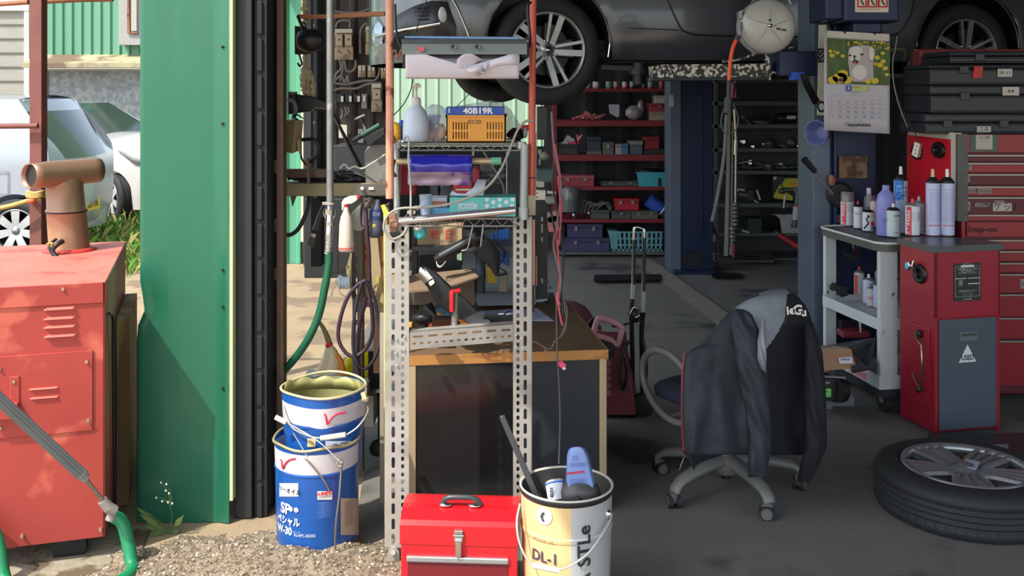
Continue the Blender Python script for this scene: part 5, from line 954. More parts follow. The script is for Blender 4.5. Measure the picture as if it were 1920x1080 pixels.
for i in range(nx + 1):
    u = i / nx; x = 760 + 213 * u; top = 104 + (16 * sin(pi * min(1, u / .55)) ** 1.5 if u < .55 else 0); top = 97 + (0 if u < .1 else (u - .1) * 62 if u < .55 else max(3, 28 - (u - .55) * 62)); col = []
    for k in range(9):
        q = k / 8; col.append(W(x, top + (148 - top) * q, 3.275 + .03 * q * q - .004 * sin(u * 9) * (1 - q)))
    G.append(col)
b.sheet(G); b.sheet([[W(760 + 213 * u / nx, 101, 3.33), W(760 + 213 * u / nx, 146, 3.34)] for u in range(nx + 1)])
b.end(solid=.0012)
b = solo('torn_towel', 'curled torn sheet of paper towel sticking out of the dispenser', 'towel', TWL)
G = []
for i in range(17):
    a = -pi * .15 + pi * 1.0 * i / 16; G.append([W(878 - 22 * cos(a) * (1 - .1 * k) + k * 5.5, 119 - 18 * sin(a) * (1 - .1 * k) + k * 1.0, 3.262 + .03 * (k / 5) - .006 * sin(a)) for k in range(6)])
b.sheet(G); b.sheet([[W(870, 126, 3.262), W(874, 128, 3.262)], [W(880, 136, 3.262), W(902, 122, 3.255)], [W(896, 144, 3.262), W(912, 132, 3.258)], [W(900, 140, 3.262), W(915, 120, 3.256)], [W(903, 124, 3.262), W(914, 116, 3.256)]]); b.sheet([[W(908, 122, 3.262), W(910, 130, 3.262)], [W(930, 110, 3.262), W(932, 122, 3.262)], [W(955, 102, 3.262), W(957, 120, 3.265)], [W(974, 104, 3.27), W(974, 122, 3.27)]]); b.end(solid=.001)
# things on the upper shelf
t = Thing('pump_bottle', 'bluish white pump soap bottle on the upper wire shelf', 'bottle', (X_(780, 3.5), 3.5, ZU))
k_ = 3.5 / F; c_ = Vector((X_(780, 3.5), 3.5, ZU)); SP = pm('soap_plastic', (190, 202, 216), .35, 0, .04)
p = t.part('bottle', SP); p.lathe([(0, 0), (23 * k_, 0), (24.5 * k_, 4 * k_), (25 * k_, 20 * k_), (24 * k_, 40 * k_), (19 * k_, 56 * k_), (11 * k_, 66 * k_), (7 * k_, 70 * k_)], 32, c=c_); p.end()
p = t.part('pump', pm('pump_cream', (200, 194, 186), .4)); p.lathe([(9.5 * k_, 68 * k_), (9.5 * k_, 78 * k_), (7 * k_, 82 * k_), (3 * k_, 84 * k_), (2.5 * k_, 98 * k_), (4.5 * k_, 100 * k_), (4.5 * k_, 103 * k_), (7 * k_, 105 * k_), (7 * k_, 108 * k_), (0, 109 * k_)], 24, c=c_); p.m(p.mats[0]).cyl(c_ + Vector((0, 0, 104 * k_)), c_ + Vector((.015, -.01, 103 * k_)), .004); p.end()
b = solo('sponge_pack', 'yellow and blue packet behind the left rusty pole', 'packet', fm((236, 176, 50)), fm((60, 90, 190))); b.ball((X_(742, 3.55), 3.55, ZU + .03), (.02, .03, .034), 12, 8, .12); b.m(b.mats[1]).ball((X_(752, 3.58), 3.6, ZU + .035), (.016, .025, .036), 12, 8, .1); b.end()
CLR = pm('clear_bag', (206, 214, 220), .12, 0, .1, 20, bump=.6, bs=25, alpha=.42)
b = solo('clear_bag', 'crinkled clear bag of gloves beside the pump bottle', 'bag', CLR, fm((150, 160, 214)), fm((214, 196, 190))); b.ball((X_(815, 3.58), 3.6, ZU + .062), (.052, .06, .062), 20, 14, .1); b.m(b.mats[1])
for k in range(5): b.tube([(X_(803 + k * 4, 3.56), 3.56, ZU + .02 + .01 * k), (X_(806 + k * 4, 3.56), 3.55, ZU + .06), (X_(805 + k * 5, 3.56), 3.56, ZU + .09)], .004, 6)
b.m(b.mats[2]).ball((X_(810, 3.56), 3.57, ZU + .028), (.022, .02, .022), 10, 8, .15); b.ball((X_(826, 3.56), 3.57, ZU + .03), (.02, .02, .028), 10, 8, .15); b.end()
b = solo('clear_bag', 'large clear plastic bag behind the orange basket', 'bag', CLR)
b.loft([[(X_(x, 3.68) , 3.62 + .1 * ((j % 2)), Z_(y, 3.68)) for j, (x, y) in enumerate(poly)] for poly in ([(858, 198), (880, 195), (920, 188), (940, 192), (958, 205), (985, 250), (970, 258), (858, 256)], [(862, 202), (884, 200), (918, 194), (936, 198), (954, 212), (975, 250), (965, 255), (866, 254)])]); b.end()
t = Thing('orange_basket', 'orange plastic basket with slotted sides and 0120 scribble on upper shelf', 'basket', (X_(893, 3.42), 3.5, ZU))
OB = pm('orange_plastic', (206, 140, 46), .5, 0, .08, 8)
p = t.part('basket', OB, BLACK); x0, x1 = X_(837, 3.41), X_(948, 3.41); zt = Z_(216, 3.41); zb_ = ZU + .001
# front with true slots
def slit_panel(mb, x0, x1, z0, z1, y, slits, th=.003):
    xs = sorted({x0, x1, *[v for s_ in slits for v in s_[:2]]}); zs = sorted({z0, z1, *[v for s_ in slits for v in s_[2:]]})
    for a_, b_ in zip(xs, xs[1:]):
        for c_, d_ in zip(zs, zs[1:]):
            mx, mz = (a_ + b_) / 2, (c_ + d_) / 2
            if any(s_[0] < mx < s_[1] and s_[2] < mz < s_[3] for s_ in slits): continue
            mb.box(a_, b_, y, y + th, c_, d_)
sl = []
for xx in [849 + k * 5.2 for k in range(6)] + [913 + k * 5.4 for k in range(6)]:
    for (ya, yb_) in ((229, 243), (247, 260)): sl.append((X_(xx, 3.41), X_(xx + 2, 3.41), Z_(yb_, 3.41), Z_(ya, 3.41)))
slit_panel(p, x0, x1, zb_, zt, 3.41, sl); p.box(x0, x0 + .004, 3.41, 3.66, zb_, zt); p.box(x1 - .004, x1, 3.41, 3.66, zb_, zt); p.box(x0, x1, 3.656, 3.66, zb_, zt); p.box(x0, x1, 3.41, 3.66, zb_, zb_ + .004)
p.box(x0 - .003, x1 + .003, 3.405, 3.412, zt - .006, zt); p.box(x0 - .003, x0 + .004, 3.405, 3.665, zt - .006, zt); p.box(x1 - .004, x1 + .003, 3.405, 3.665, zt - .006, zt); p.end()
p = t.part('scribble', BLACK); p.text('0120', .02, (X_(890, 3.409), 3.4085, Z_(229, 3.41)), sx=1.1, ry=0); p.end()
b = solo('battery_box', 'blue car battery carton with white lettering lying in the orange basket', 'box', fm((34, 74, 156)), WHITE); b.box(X_(836, 3.43), X_(945, 3.43), 3.425, 3.6, Z_(222, 3.43), Z_(201, 3.43)); b.m(WHITE).text('40B19R', .0285, (X_(896, 3.42), 3.4235, Z_(208.5, 3.42)), bold=.03, sx=1.1); b.box(X_(841, 3.42), X_(843, 3.42), 3.4235, 3.425, Z_(212, 3.42), Z_(203, 3.42)); b.end(.0008)
b = solo('scrap_bundle', 'dark clutter at right end of the upper wire shelf', 'parts', BLACK, DKMET, fm((160, 160, 156))); b.ball((X_(968, 3.5), 3.55, ZU + .022), (.03, .05, .022), 12, 8, .2); b.m(b.mats[2]).ball((X_(985, 3.5), 3.5, ZU + .03), (.008, .02, .02), 8, 6); b.end()
b = solo('red_cloth', 'small red box between the right poles behind the shelf', 'box', fm((190, 40, 56))); b.pbox(978, 994, 235, 245, 3.52, .05); b.end(.002)
b = solo('tail_lamp', 'wire running down behind the pump bottle from the car', 'cable', BLACK); tw(b, [(800, 0, 3.5), (792, 22, 3.5), (780, 60, 3.48), (775, 100, 3.46), (772, 160, 3.46), (760, 190, 3.46), (748, 206, 3.42), (738, 216, 3.38)], .002, 6); b.end(); b.o.name = 'thin_cable'; b.o.data.name = 'thin_cable'
b = solo('thin_cable', 'thin dark cable slanting up behind the clear bags', 'cable', BLACK); tw(b, [(846, 210, 3.72), (870, 186, 3.72), (892, 164, 3.72)], .0015, 6, 1); b.end()
# blue roll bag on the mid pipe
b = solo('roll_bag', 'shiny dark blue plastic roll packet hung on the pipe under the upper shelf', 'packet', pm('royal_blue_film', (34, 36, 150), .2, .1, .1, 8, bump=.4, bs=14, coat=.5), pm('lilac_film', (150, 130, 150), .3, .1, .25, 10, c2=(96, 60, 130), c2t=.5, c2s=10))
G = []
for k in range(15):
    q = k / 14; y = 290 + 56 * q; G.append([W(765 + 120 * i / 16 - (.5 if k > 8 else 0), y + (2.5 * abs(sin(i * 1.7)) if k == 14 else 0), 3.345 - .03 * sin(pi * min(1, q * 1.3)) ** .7 - .004 * sin(i * .9 + q * 9) * q) for i in range(17)])
V0 = len(b.v); b.sheet(G); 
for fi in range(len(b.f)):
    b.mi[fi] = 1 if (b.f[fi][0] // 17) >= 8 else 0
b.sheet([[W(765 + 120 * i / 16, 290 + 50 * q, 3.385 + .0 * q) for i in range(17)] for q in (0, 1)]); b.end(solid=.0012)
# things on the lower shelf
t = Thing('tissue_box', 'turquoise tissue box with white dots on the lower wire shelf', 'tissue box', (X_(905, 3.42), 3.45, ZL), R(2))
TQ = pm('turquoise_print', (92, 186, 176), .5, 0, .03)
p = t.part('box', TQ, fm((206, 208, 222)), fm((70, 160, 150))); x0, x1, z0, z1 = X_(843, 3.41), X_(967, 3.41), ZL, Z_(367, 3.41); p.box(x0, x1, 3.41, 3.52, z0, z1 - .006)
p.m(p.mats[1]).text('scottie', .038, (X_(877, 3.41), 3.4092, Z_(385, 3.41)), sx=.62, bold=.02); p.text('FACIAL TISSUES', .006, (X_(869, 3.41), 3.4092, Z_(395, 3.41)))
p.tube([(X_(903 + 7 * cos(a), 3.409), 3.4092, Z_(386 + 7 * sin(a), 3.409)) for a in [k * pi / 8 for k in range(16)]], .0007, 5, 1, closed=True)
for cx_, cy_ in ((913, 386), (925, 379), (925, 392), (937, 386), (949, 379), (949, 392), (960, 386), (937, 374), (913, 374), (961, 374)):
    V = [(X_(cx_ + 4 * cos(a), 3.409), 3.4092, min(z1 - .007, Z_(cy_ + 4 * sin(a), 3.409))) for a in [k * pi / 8 for k in range(16)]]; p.add(V, [tuple(range(16))])
p.end(.0006)
p = t.part('tissue', pm('tissue_white', (206, 212, 232), .9, 0, .03)); p.sheet([[W(843, 366, 3.45), W(848, 357, 3.46), W(856, 362, 3.45), W(868, 363, 3.45)], [W(862, 367, 3.44), W(868, 367, 3.45), W(880, 366, 3.45), W(884, 362, 3.45)], [W(884, 367, 3.44), W(890, 350, 3.43), W(895, 337, 3.44), W(902, 340, 3.47)], [W(906, 367, 3.43), W(909, 352, 3.43), W(912, 338, 3.44), W(913, 337, 3.46)]]); p.end(solid=.001)
b = solo('small_box', 'pale box with copper coloured panel left of the tissue box', 'box', fm((196, 204, 218)), fm((190, 116, 92))); b.pbox(807, 838, 371, 388, 3.5, .08); b.m(b.mats[1]).pbox(810, 836, 377, 387, 3.498, .004); b.end(.001)
b = solo('small_box', 'small sky blue carton beneath the copper panelled box', 'box', fm((90, 160, 206)), WHITE); b.box(X_(806, 3.47), X_(844, 3.47), 3.47, 3.56, ZL, Z_(390, 3.47)); b.end(.001)
b = solo('plastic_cup', 'clear bluish plastic cup on lower shelf left of the boxes', 'cup', pm('bluish_clear', (170, 190, 210), .2, 0, .05, alpha=.7)); b.lathe([(.018, 0), (.021, .055), (.022, .068)], 24, c=(X_(798, 3.46), 3.46, ZL)); b.end()
b = solo('white_pouch', 'milky wet-wipe pouch on the lower shelf beside the blue carton', 'pouch', fm((196, 200, 212))); b.ball((X_(797, 3.5), 3.55, ZL + .02), (.024, .04, .02), 14, 8, .08); b.end()
for x, y, lb in ((766, 398, 'chrome socket lying at left end of the lower shelf'), (776, 403, 'second chrome socket beside the first on the lower shelf'), (787, 398, 'dark socket near the cup on the lower shelf')):
    b = solo('socket', lb, 'socket', CHROME if 'chrome' in lb else DKMET); q = W(x, y, 3.46); q.z = ZL + .008; b.cyl(q, q + Vector((.02, .03, 0)), .007, n=12); b.end()
for k, (x0, x1, c_) in enumerate(((826, 842, (76, 140, 200)), (856, 880, (90, 190, 190)), (888, 902, (70, 130, 190)), (910, 930, (60, 140, 210)))):
    pass
# ---------------------------------------------------------------- desk and what is on it
ZD = .60; rzd = R(7); DO = Vector((-.37, 3.625, 0))
t = Thing('work_desk', 'low desk with dark panels and timber edging behind the rack', 'desk', tuple(DO), rzd)
WD = pm('desk_edge_wood', (176, 122, 62), .5, 0, .15, 6, streak=.25, c2=(150, 98, 50), c2t=.55, c2s=6); DT = pm('desk_top_brown', (110, 86, 62), .6, 0, .12, 4)
Wd = .725; Dd = 1.0
p = t.part('top', DT, WD, local=True); p.box(0, Wd, .004, Dd, ZD - .03, ZD); p.m(WD).box(0, Wd, 0, .004, ZD - .034, ZD + .001); p.m(WD).box(Wd, Wd + .004, 0, Dd, ZD - .034, ZD + .001); p.end()
for x in (.0, Wd - .028):
    p = t.part('leg', pm('leg_wood', (172, 150, 116), .6, 0, .1, 5, streak=5), local=True); p.box(x, x + .026, .002, .05, 0, ZD - .03); p.end(.002)
p = t.part('panel', pm('black_gloss_panel', (38, 38, 38), .18, .1, .1, 4, coat=.3), local=True); p.box(.02, .40, .006, .012, .01, ZD - .034); p.end(label='dark glossy left panel')
p = t.part('panel', pm('navy_panel', (40, 44, 50), .4, .1, .1, 3), local=True); p.box(.40, Wd - .026, .01, .016, .01, ZD - .034); p.end()
p = t.part('side_panel', pm('navy_panel', (40, 44, 50), .4, .1, .1, 3), local=True); p.box(Wd - .02, Wd - .01, .05, Dd, .01, ZD - .034); p.end()
p = t.part('rear_shelf', pm('rear_shelf_grey', (140, 142, 140), .5), local=True); p.box(.0, .66, .82, 1.0, ZD + .05, ZD + .066); p.m(DKMET).box(.0, .02, .82, 1.0, ZD, ZD + .05); p.box(.64, .66, .82, 1.0, ZD, ZD + .05); p.end()
def onD(px, py, z=ZD + .001):      # point on the desk top seen at the pixel
    s_ = (py - HY) / (CH - z); return Vector(((px - CX) / s_, F / s_, z))
b = solo('timing_light', 'big black air tool with silver end leaning on the desk behind the rack bar', 'tool', BLACK, CHROME, fm((226, 224, 200)))
b.loft([[W(*q, Y_) for q, Y_ in zip(c_, (3.62, 3.62, 3.72, 3.72))] for c_ in ([(784, 512), (793, 500), (797, 498), (787, 514)], [(796, 530), (816, 512), (820, 512), (800, 532)], [(822, 575), (852, 548), (858, 548), (828, 578)], [(842, 586), (874, 562), (880, 566), (850, 590)], [(862, 599), (893, 584), (894, 586), (866, 600)])])
b.m(CHROME).loft([[W(*q, Y_) for q, Y_ in zip(c_, (3.60, 3.60, 3.7, 3.7))] for c_ in ([(782, 518), (788, 500), (792, 500), (786, 520)], [(796, 532), (812, 520), (814, 522), (798, 536)])]); b.m(b.mats[2]).pprism([(803, 530), (813, 524), (815, 531), (807, 537)], 3.59, .01); b.pprism([(795, 503), (800, 508), (812, 523), (808, 521)], 3.59, .01); b.m(BLACK)
b.loft([[W(*q, Y_) for q, Y_ in zip(c_, (3.66, 3.66, 3.72, 3.72))] for c_ in ([(779, 590), (797, 572), (810, 566), (800, 590)], [(800, 592), (816, 590), (820, 592), (806, 594)])]); b.end(.002)
t = Thing('torque_handle', 'red and black air gun standing upright on the rack bar', 'tool', tuple(W(853, 617, 3.40)))
p = t.part('body', pm('worn_tool_grey', (110, 104, 96), .5, .3, .15, 12)); p.loft([[W(x + rx * cos(2 * pi * j / 16), y, 3.40 - rx * 3.4 / F * sin(2 * pi * j / 16)) for j in range(16)] for x, rx, y in ((853, 8, 622), (853, 8, 608), (852, 6, 606), (853, 7, 596), (854, 5, 586), (855, 5, 560), (855, 4, 548))]); p.end()
p = t.part('red_grip', fm((214, 34, 44), .3)); p.loft([[W(847 + rx * cos(2 * pi * j / 14), y, 3.385 - rx * 3.4 / F * sin(2 * pi * j / 14)) for j in range(14)] for rx, y in ((3.5, 585), (4.5, 580), (4, 560), (4.8, 550), (4, 546))]); p.m(p.mats[0]).cyl(W(846, 547, 3.39), W(862, 545, 3.40), .007); p.end()
b = solo('hockey_puck_tool', 'squat black round tool base on the desk at left rack post', 'tool', BLACK, DKMET); b.loft([[W(793 + rx * cos(2 * pi * j / 24), y, 3.55 - rx * 3.55 / F * sin(2 * pi * j / 24)) for j in range(24)] for rx, y in ((11, 614), (9, 612), (10, 606), (20, 603), (20.5, 595), (18, 591), (8, 589))]); b.m(DKMET).pprism([(800, 594), (814, 593), (814, 603), (802, 605)], 3.53, .02); b.end()
b = solo('notebook', 'sunlit white paper pad on the desk behind the bar', 'paper', pm('white_paper', (236, 234, 230), .8, 0, .02)); q = [onD(862, 618), onD(920, 615), onD(908, 594), onD(880, 592)]; b.loft([[v + Vector((0, 0, h)) for v in q] for h in (.0, .02)], smooth=False); b.end()
b = solo('orange_wrench', 'orange striped tool handle lying beside the white pad', 'tool', fm((240, 140, 30)), fm((180, 80, 40))); b.cyl(onD(858, 600) + Vector((0, -.02, .02)), onD(872, 618) + Vector((0, 0, .02)), .009); b.end()
b = solo('orange_wrench', 'flat rust orange tray on the desk left of the red gun', 'tray', fm((150, 66, 34))); q = [onD(800, 622), onD(846, 622), onD(848, 604), onD(812, 604)]; b.loft([[v + Vector((0, 0, h)) for v in q] for h in (0, .012)], smooth=False); b.end(); b.o.name = 'rust_tray'
b = solo('orange_plug', 'small orange plug lying behind the black round tool', 'plug', fm((250, 160, 50))); b.ball(onD(822, 602) + Vector((0, 0, .03)), (.012, .008, .006), 10, 6); b.end()
b = solo('orange_block', 'orange block seen at the right edge of left slotted post', 'block', fm((240, 160, 60))); b.pbox(762, 772, 607, 614, 3.5, .03); b.end(.002)
def paper(lb, pts, c_=(188, 192, 214)):
    b = solo('paper_sheet', lb, 'paper', pm('paper_%d' % c_[0], c_, .8, 0, .03)); q = [onD(*v) for v in pts]; b.loft([[v + Vector((0, 0, h)) for v in q] for h in (0, .002)], smooth=False); b.end()
paper('pale lilac sheet lying right of the right slotted post on the desk', [(905, 600), (1038, 602), (1006, 578), (900, 584)])
b = solo('light_blue_sheet', 'light blue folder under the black tool on the desk', 'folder', fm((120, 164, 186))); q = [onD(806, 592), onD(846, 592), onD(826, 577)]; b.loft([[v + Vector((0, 0, h)) for v in q] for h in (0, .006)], smooth=False); b.end()
b = solo('power_adapter', 'black power brick with coiled lead near the right slotted post', 'adapter', BLACK, fm((30, 50, 120)), fm((150, 146, 140))); q = onD(935, 606); b.box(q.x - .06, q.x + .06, q.y - .02, q.y + .03, ZD, ZD + .03); b.m(b.mats[1]).tube([onD(938, 606) + Vector((0, 0, .03)), W(942, 592, 3.7), W(955, 583, 3.7), W(966, 581, 3.7)], .003, 6); b.m(b.mats[2]).tube([onD(925, 614), onD(935, 618) + Vector((0, 0, .02)), onD(950, 616), onD(960, 617)], .002, 5); b.end(.003)
b = solo('plastic_tray', 'clear document tray on the rear shelf of the desk', 'tray', pm('clear_tray', (150, 158, 164), .2, .1, .05)); b.loft([[W(888, 550, 4.45), W(1000, 548, 4.45), W(1000, 548, 4.6), W(888, 550, 4.6)], [W(896, 574, 4.4), W(1005, 571, 4.4), W(1005, 571, 4.6), W(896, 574, 4.6)]], smooth=False); b.end()
b = solo('white_canister', 'white octagonal container with grey lid on the desk by the cables', 'container', fm((176, 188, 194)), fm((90, 98, 98))); q = Vector((X_(1005, 4.45), 4.5, Z_(566, 4.45))); b.lathe([(.055, 0), (.06, .075)], 8, c=q, a0=pi / 8, smooth=False); b.m(b.mats[1]).lathe([(.061, .075), (.061, .082), (0, .084)], 8, c=q, a0=pi / 8, smooth=False); b.end()
b = solo('carton', 'flattened brown carton lying open on the desk behind black tool', 'box', DCARD, fm((88, 76, 64))); b.loft([[W(765, 516, 4.1), W(880, 504, 4.1), W(898, 518, 3.95), W(830, 540, 3.9), (W(765, 545, 3.9))], [W(765, 520, 4.1), W(880, 508, 4.1), W(896, 522, 3.95), W(830, 544, 3.9), (W(765, 549, 3.9))]], smooth=False); b.m(b.mats[1]).pbox(765, 890, 524, 572, 4.1, .25); b.end(.001)
b = solo('carton', 'battered tan carton with red company lettering under the lower shelf', 'box', pm('lettered_carton', (178, 152, 118), .85, 0, .15, 8, c2=(140, 116, 84), c2t=.58, c2s=8), fm((206, 64, 60)), fm((110, 90, 76))); b.pbox(780, 866, 428, 462, 4.2, .22); b.m(b.mats[1]).text('株', .042, W(816, 441, 4.198), bold=.02); b.text('日', .042, W(842, 441, 4.198), bold=.02); b.m(b.mats[2]).text('TEL 0120', .014, W(836, 452, 4.197)); b.end(.002)
b = solo('teal_tape', 'turquoise and white tape roll beside the lettered carton', 'tape', fm((70, 186, 190)), fm((206, 200, 190))); b.lathe([(.012, .0), (.024, .0), (.024, .03), (.012, .03)], 20, c=W(788, 436, 4.12), ax='y'); b.m(b.mats[1]).ball(W(784, 428, 4.1), (.02, .02, .012), 10, 6, .2); b.end()
t = Thing('back_rack', 'dark shelf unit standing behind the desk under the lettered carton', 'rack', (X_(850, 4.4), 4.4, 0))
p = t.part('shelf', fm((64, 66, 68))); p.pbox(772, 1000, 462, 472, 4.15, .5); p.end(.003)
for px in (772, 992): p = t.part('upright', fm((52, 40, 34))); p.pbox(px, px + 10, 424 if px > 800 else 432, 585, 4.2, .06); p.end()
p = t.part('bin', fm((50, 54, 56))); p.pbox(784, 864, 478, 508, 4.4, .2); p.end(.006)
b = solo('impact_wrench', 'long black air wrench hanging at a slant under the lower shelf', 'tool', BLACK, DKMET); b.cyl(W(826, 482, 3.98), W(885, 450, 3.98), .022, .024, 14); b.ball(W(893, 446, 3.98), (.035, .035, .035), 14, 10); b.cyl(W(816, 487, 3.98), W(828, 481, 3.98), .014, .022, 12); b.m(fm((176, 174, 168)))
for k in range(3): tw(b, [(818, 490, 3.96), (821, 497 + k * 1.5, 3.95), (828, 498 + k, 3.95), (836, 490, 3.96)], .0018, 5)
tw(b, [(887, 420, 3.9), (882, 445, 3.9), (876, 466, 3.9), (866, 470, 3.92)], .003, 6); tw(b, [(906, 420, 3.9), (904, 440, 3.9), (901, 462, 3.92)], .0035, 6); b.end()
b = solo('tool_cover', 'dark work cap shaped cover hanging beside the air wrench', 'cap', pm('dark_cloth_cap', (42, 40, 40), .85, 0, .15, 20, bump=.3)); b.loft([[W(x + rx * cos(2 * pi * j / 14), y + .12 * rx * sin(2 * pi * j / 14), 3.98 + .05 * sin(2 * pi * j / 14)) for j in range(14)] for x, rx, y in ((912, 4, 446), (912, 14, 456), (916, 20, 470), (918, 20, 482), (924, 13, 494), (930, 6, 508), (932, 4, 516))]); b.end()
b = solo('speaker_bottle', 'dark cylinder bottle standing on the desk below the hanging cap', 'bottle', fm((30, 40, 54)), fm((54, 58, 60))); b.loft([[W(900 + rx * cos(2 * pi * j / 20), y, 4.1 - rx * 4.1 / F * sin(2 * pi * j / 20)) for j in range(20)] for rx, y in ((10, 550), (10, 532), (11, 520), (10, 500), (9, 480), (12, 470))]); b.end()
b = solo('blue_crate', 'bright blue sheet behind the black cables and right slotted post', 'crate', fm((26, 90, 170))); b.pprism([(918, 440), (955, 428), (955, 500), (935, 490), (925, 458)], 4.35, .04); b.end(.003)
b = solo('yellow_spray', 'yellow and white stained bottle on the desk behind right post', 'bottle', fm((190, 160, 40)), fm((140, 126, 106))); b.pbox(912, 930, 500, 532, 4.3, .05); b.m(b.mats[1]).pbox(934, 952, 515, 548, 4.3, .06); b.end(.006)
b = solo('green_tag', 'pale green label plate hanging by the air wrench', 'plate', fm((140, 170, 140))); b.pprism([(856, 472), (866, 468), (866, 489), (857, 487)], 4.05, .003); b.end()
b = solo('red_jack', 'red toolbox lid with label seen behind the tissue box', 'box', fm((176, 30, 40)), fm((206, 196, 176))); b.pbox(849, 885, 348, 368, 4.3, .2); b.m(b.mats[1]).pbox(854, 882, 354, 358, 4.29, .01); b.end(.003); b.o.name = 'red_case'
for i, (x0, x1, y0, y1, c_, lb) in enumerate(((750, 780, 300, 366, (150, 24, 44), 'dark red panel seen left of the blue roll packet'), (886, 900, 315, 345, (140, 24, 44), 'dark red panel sliver right of the blue roll packet'), (900, 928, 304, 325, (60, 62, 62), 'dark funnel block under the mid pipe'), (806, 822, 345, 372, (64, 72, 74), 'grey jar behind the boxes of the lower shelf'), (824, 850, 345, 372, (26, 32, 40), 'dark case behind the tissue box'))):
    b = solo(('backing_panel', 'backing_panel', 'funnel', 'jar', 'dark_case')[i], lb, ('panel', 'panel', 'funnel', 'jar', 'case')[i], fm(c_)); b.pbox(x0, x1, y0, y1, 4.3, .12); b.end(.01)
b = solo('cable_tangle', 'black and blue cables looping before the blue sheet', 'cable', BLACK, fm((30, 50, 100)))
tw(b, [(922, 425, 4.1), (930, 455, 4.08), (946, 470, 4.08), (944, 485, 4.1), (936, 500, 4.1), (950, 512, 4.1), (930, 516, 4.08), (918, 495, 4.1)], .003, 6); b.m(b.mats[1]); tw(b, [(932, 425, 4.12), (934, 450, 4.1), (948, 480, 4.1), (938, 478, 4.1), (952, 474, 4.1)], .003, 6); b.end()
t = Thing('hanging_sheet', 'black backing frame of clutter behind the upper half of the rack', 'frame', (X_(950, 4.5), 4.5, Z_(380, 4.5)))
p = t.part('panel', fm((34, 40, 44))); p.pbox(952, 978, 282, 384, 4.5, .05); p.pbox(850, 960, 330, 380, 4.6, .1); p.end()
p = t.part('rod', STEEL); tw(p, [(900, 274, 3.78), (940, 340, 3.85), (946, 368, 3.9)], .0035, 6); p.pbox(949, 951, 285, 368, 4.0, .01); p.pbox(885, 889, 274, 292, 3.7, .01); p.end()
b = solo('gear_scrap', 'jumble of steel parts on a shelf behind the upper rack', 'parts', pm('scrap_grey', (110, 114, 112), .5, .3, .3, 30))
for k in range(14): b.ball(W(random.uniform(906, 950), random.uniform(318, 345), 4.4 + random.random() * .1), (.014, .014, random.uniform(.008, .02)), 8, 6, .25)
b.end()
# slotted black strip, outlets and cable bundle right of the rack
t = Thing('slotted_strip', 'tall black slotted strip standing behind the right slotted post', 'strip', (X_(1014, 4.3), 4.3, ZD))
p = t.part('strip', BLACK, fm((160, 160, 156))); p.pprism([(1004, 375), (1026, 378), (1027, 560), (1004, 562)], 4.3, .04); p.m(p.mats[1])
for y in (407, 420, 428, 445, 522): p.pprism([(1014, y), (1018, y), (1018, y + 9), (1015, y + 8)], 4.298, .003)
p.end()
b = solo('timber_strip', 'thin pink edged timber strips beside the black slotted strip', 'strip', fm((190, 130, 104)), fm((120, 116, 110))); b.pbox(999, 1003, 412, 534, 4.1, .02); b.m(b.mats[1]).pbox(995, 998, 412, 534, 4.12, .02); b.m(fm((150, 110, 96))).pbox(1005, 1007, 480, 536, 4.1, .01); b.end()
OUT = pm('outlet_white', (206, 200, 186), .5, 0, .08)
b = solo('power_outlet', 'white power outlet block lower of two beside the red pole', 'outlet', OUT, BLACK); b.pbox(1004, 1023, 357, 375, 3.9, .05); b.m(BLACK).pbox(1005, 1009, 361, 363, 3.898, .004); b.pbox(1005, 1009, 369, 371, 3.898, .004); b.end(.004)
b = solo('power_outlet', 'grey white outlet block upper of two beside the red pole', 'outlet', fm((170, 162, 152)), BLACK); b.pbox(1006, 1021, 340, 352, 3.92, .05); b.end(.004)
b = solo('timer_plug', 'grey plug with white stub beside the outlets', 'plug', fm((150, 154, 150)), fm((214, 216, 206))); b.cyl(W(1022, 376, 4.0), W(1040, 374, 4.0), .016); b.m(b.mats[1]).cyl(W(1026, 360, 4.0), W(1042, 362, 4.0), .006); b.end()
b = solo('meter_unit', 'pinkish test meter hanging among the red and black cables', 'meter', fm((160, 120, 116)), fm((90, 70, 70))); b.pprism([(1026, 400), (1048, 395), (1050, 430), (1028, 435)], 4.15, .05); b.m(b.mats[1]); b.lathe([(.008, 0), (.012, 0)], 14, c=W(1032, 412, 4.14), ax='y'); b.lathe([(.008, 0), (.012, 0)], 14, c=W(1041, 410, 4.14), ax='y'); b.m(fm((176, 104, 110))).pprism([(1027, 424), (1050, 421), (1051, 433), (1030, 436)], 4.14, .01); b.end(.003)
b = solo('dark_clutter', 'stack of dark switchgear above the white outlets', 'switchgear', BLACK, fm((60, 80, 76)), fm((120, 124, 110))); b.pbox(1007, 1026, 200, 262, 4.4, .1); b.m(b.mats[1]).pbox(1006, 1040, 318, 342, 4.3, .1); b.m(b.mats[2]).pbox(1010, 1014, 298, 310, 4.28, .02); b.ball(W(1020, 292, 4.3), (.02, .02, .02), 8, 6, .3); b.m(b.mats[2]).pbox(1009, 1016, 280, 290, 4.3, .02); b.end(.004)
t = Thing('hanging_cables', 'bundle of red, grey and black cables hanging right of the rack', 'cable', tuple(W(1050, 690, 3.75)))
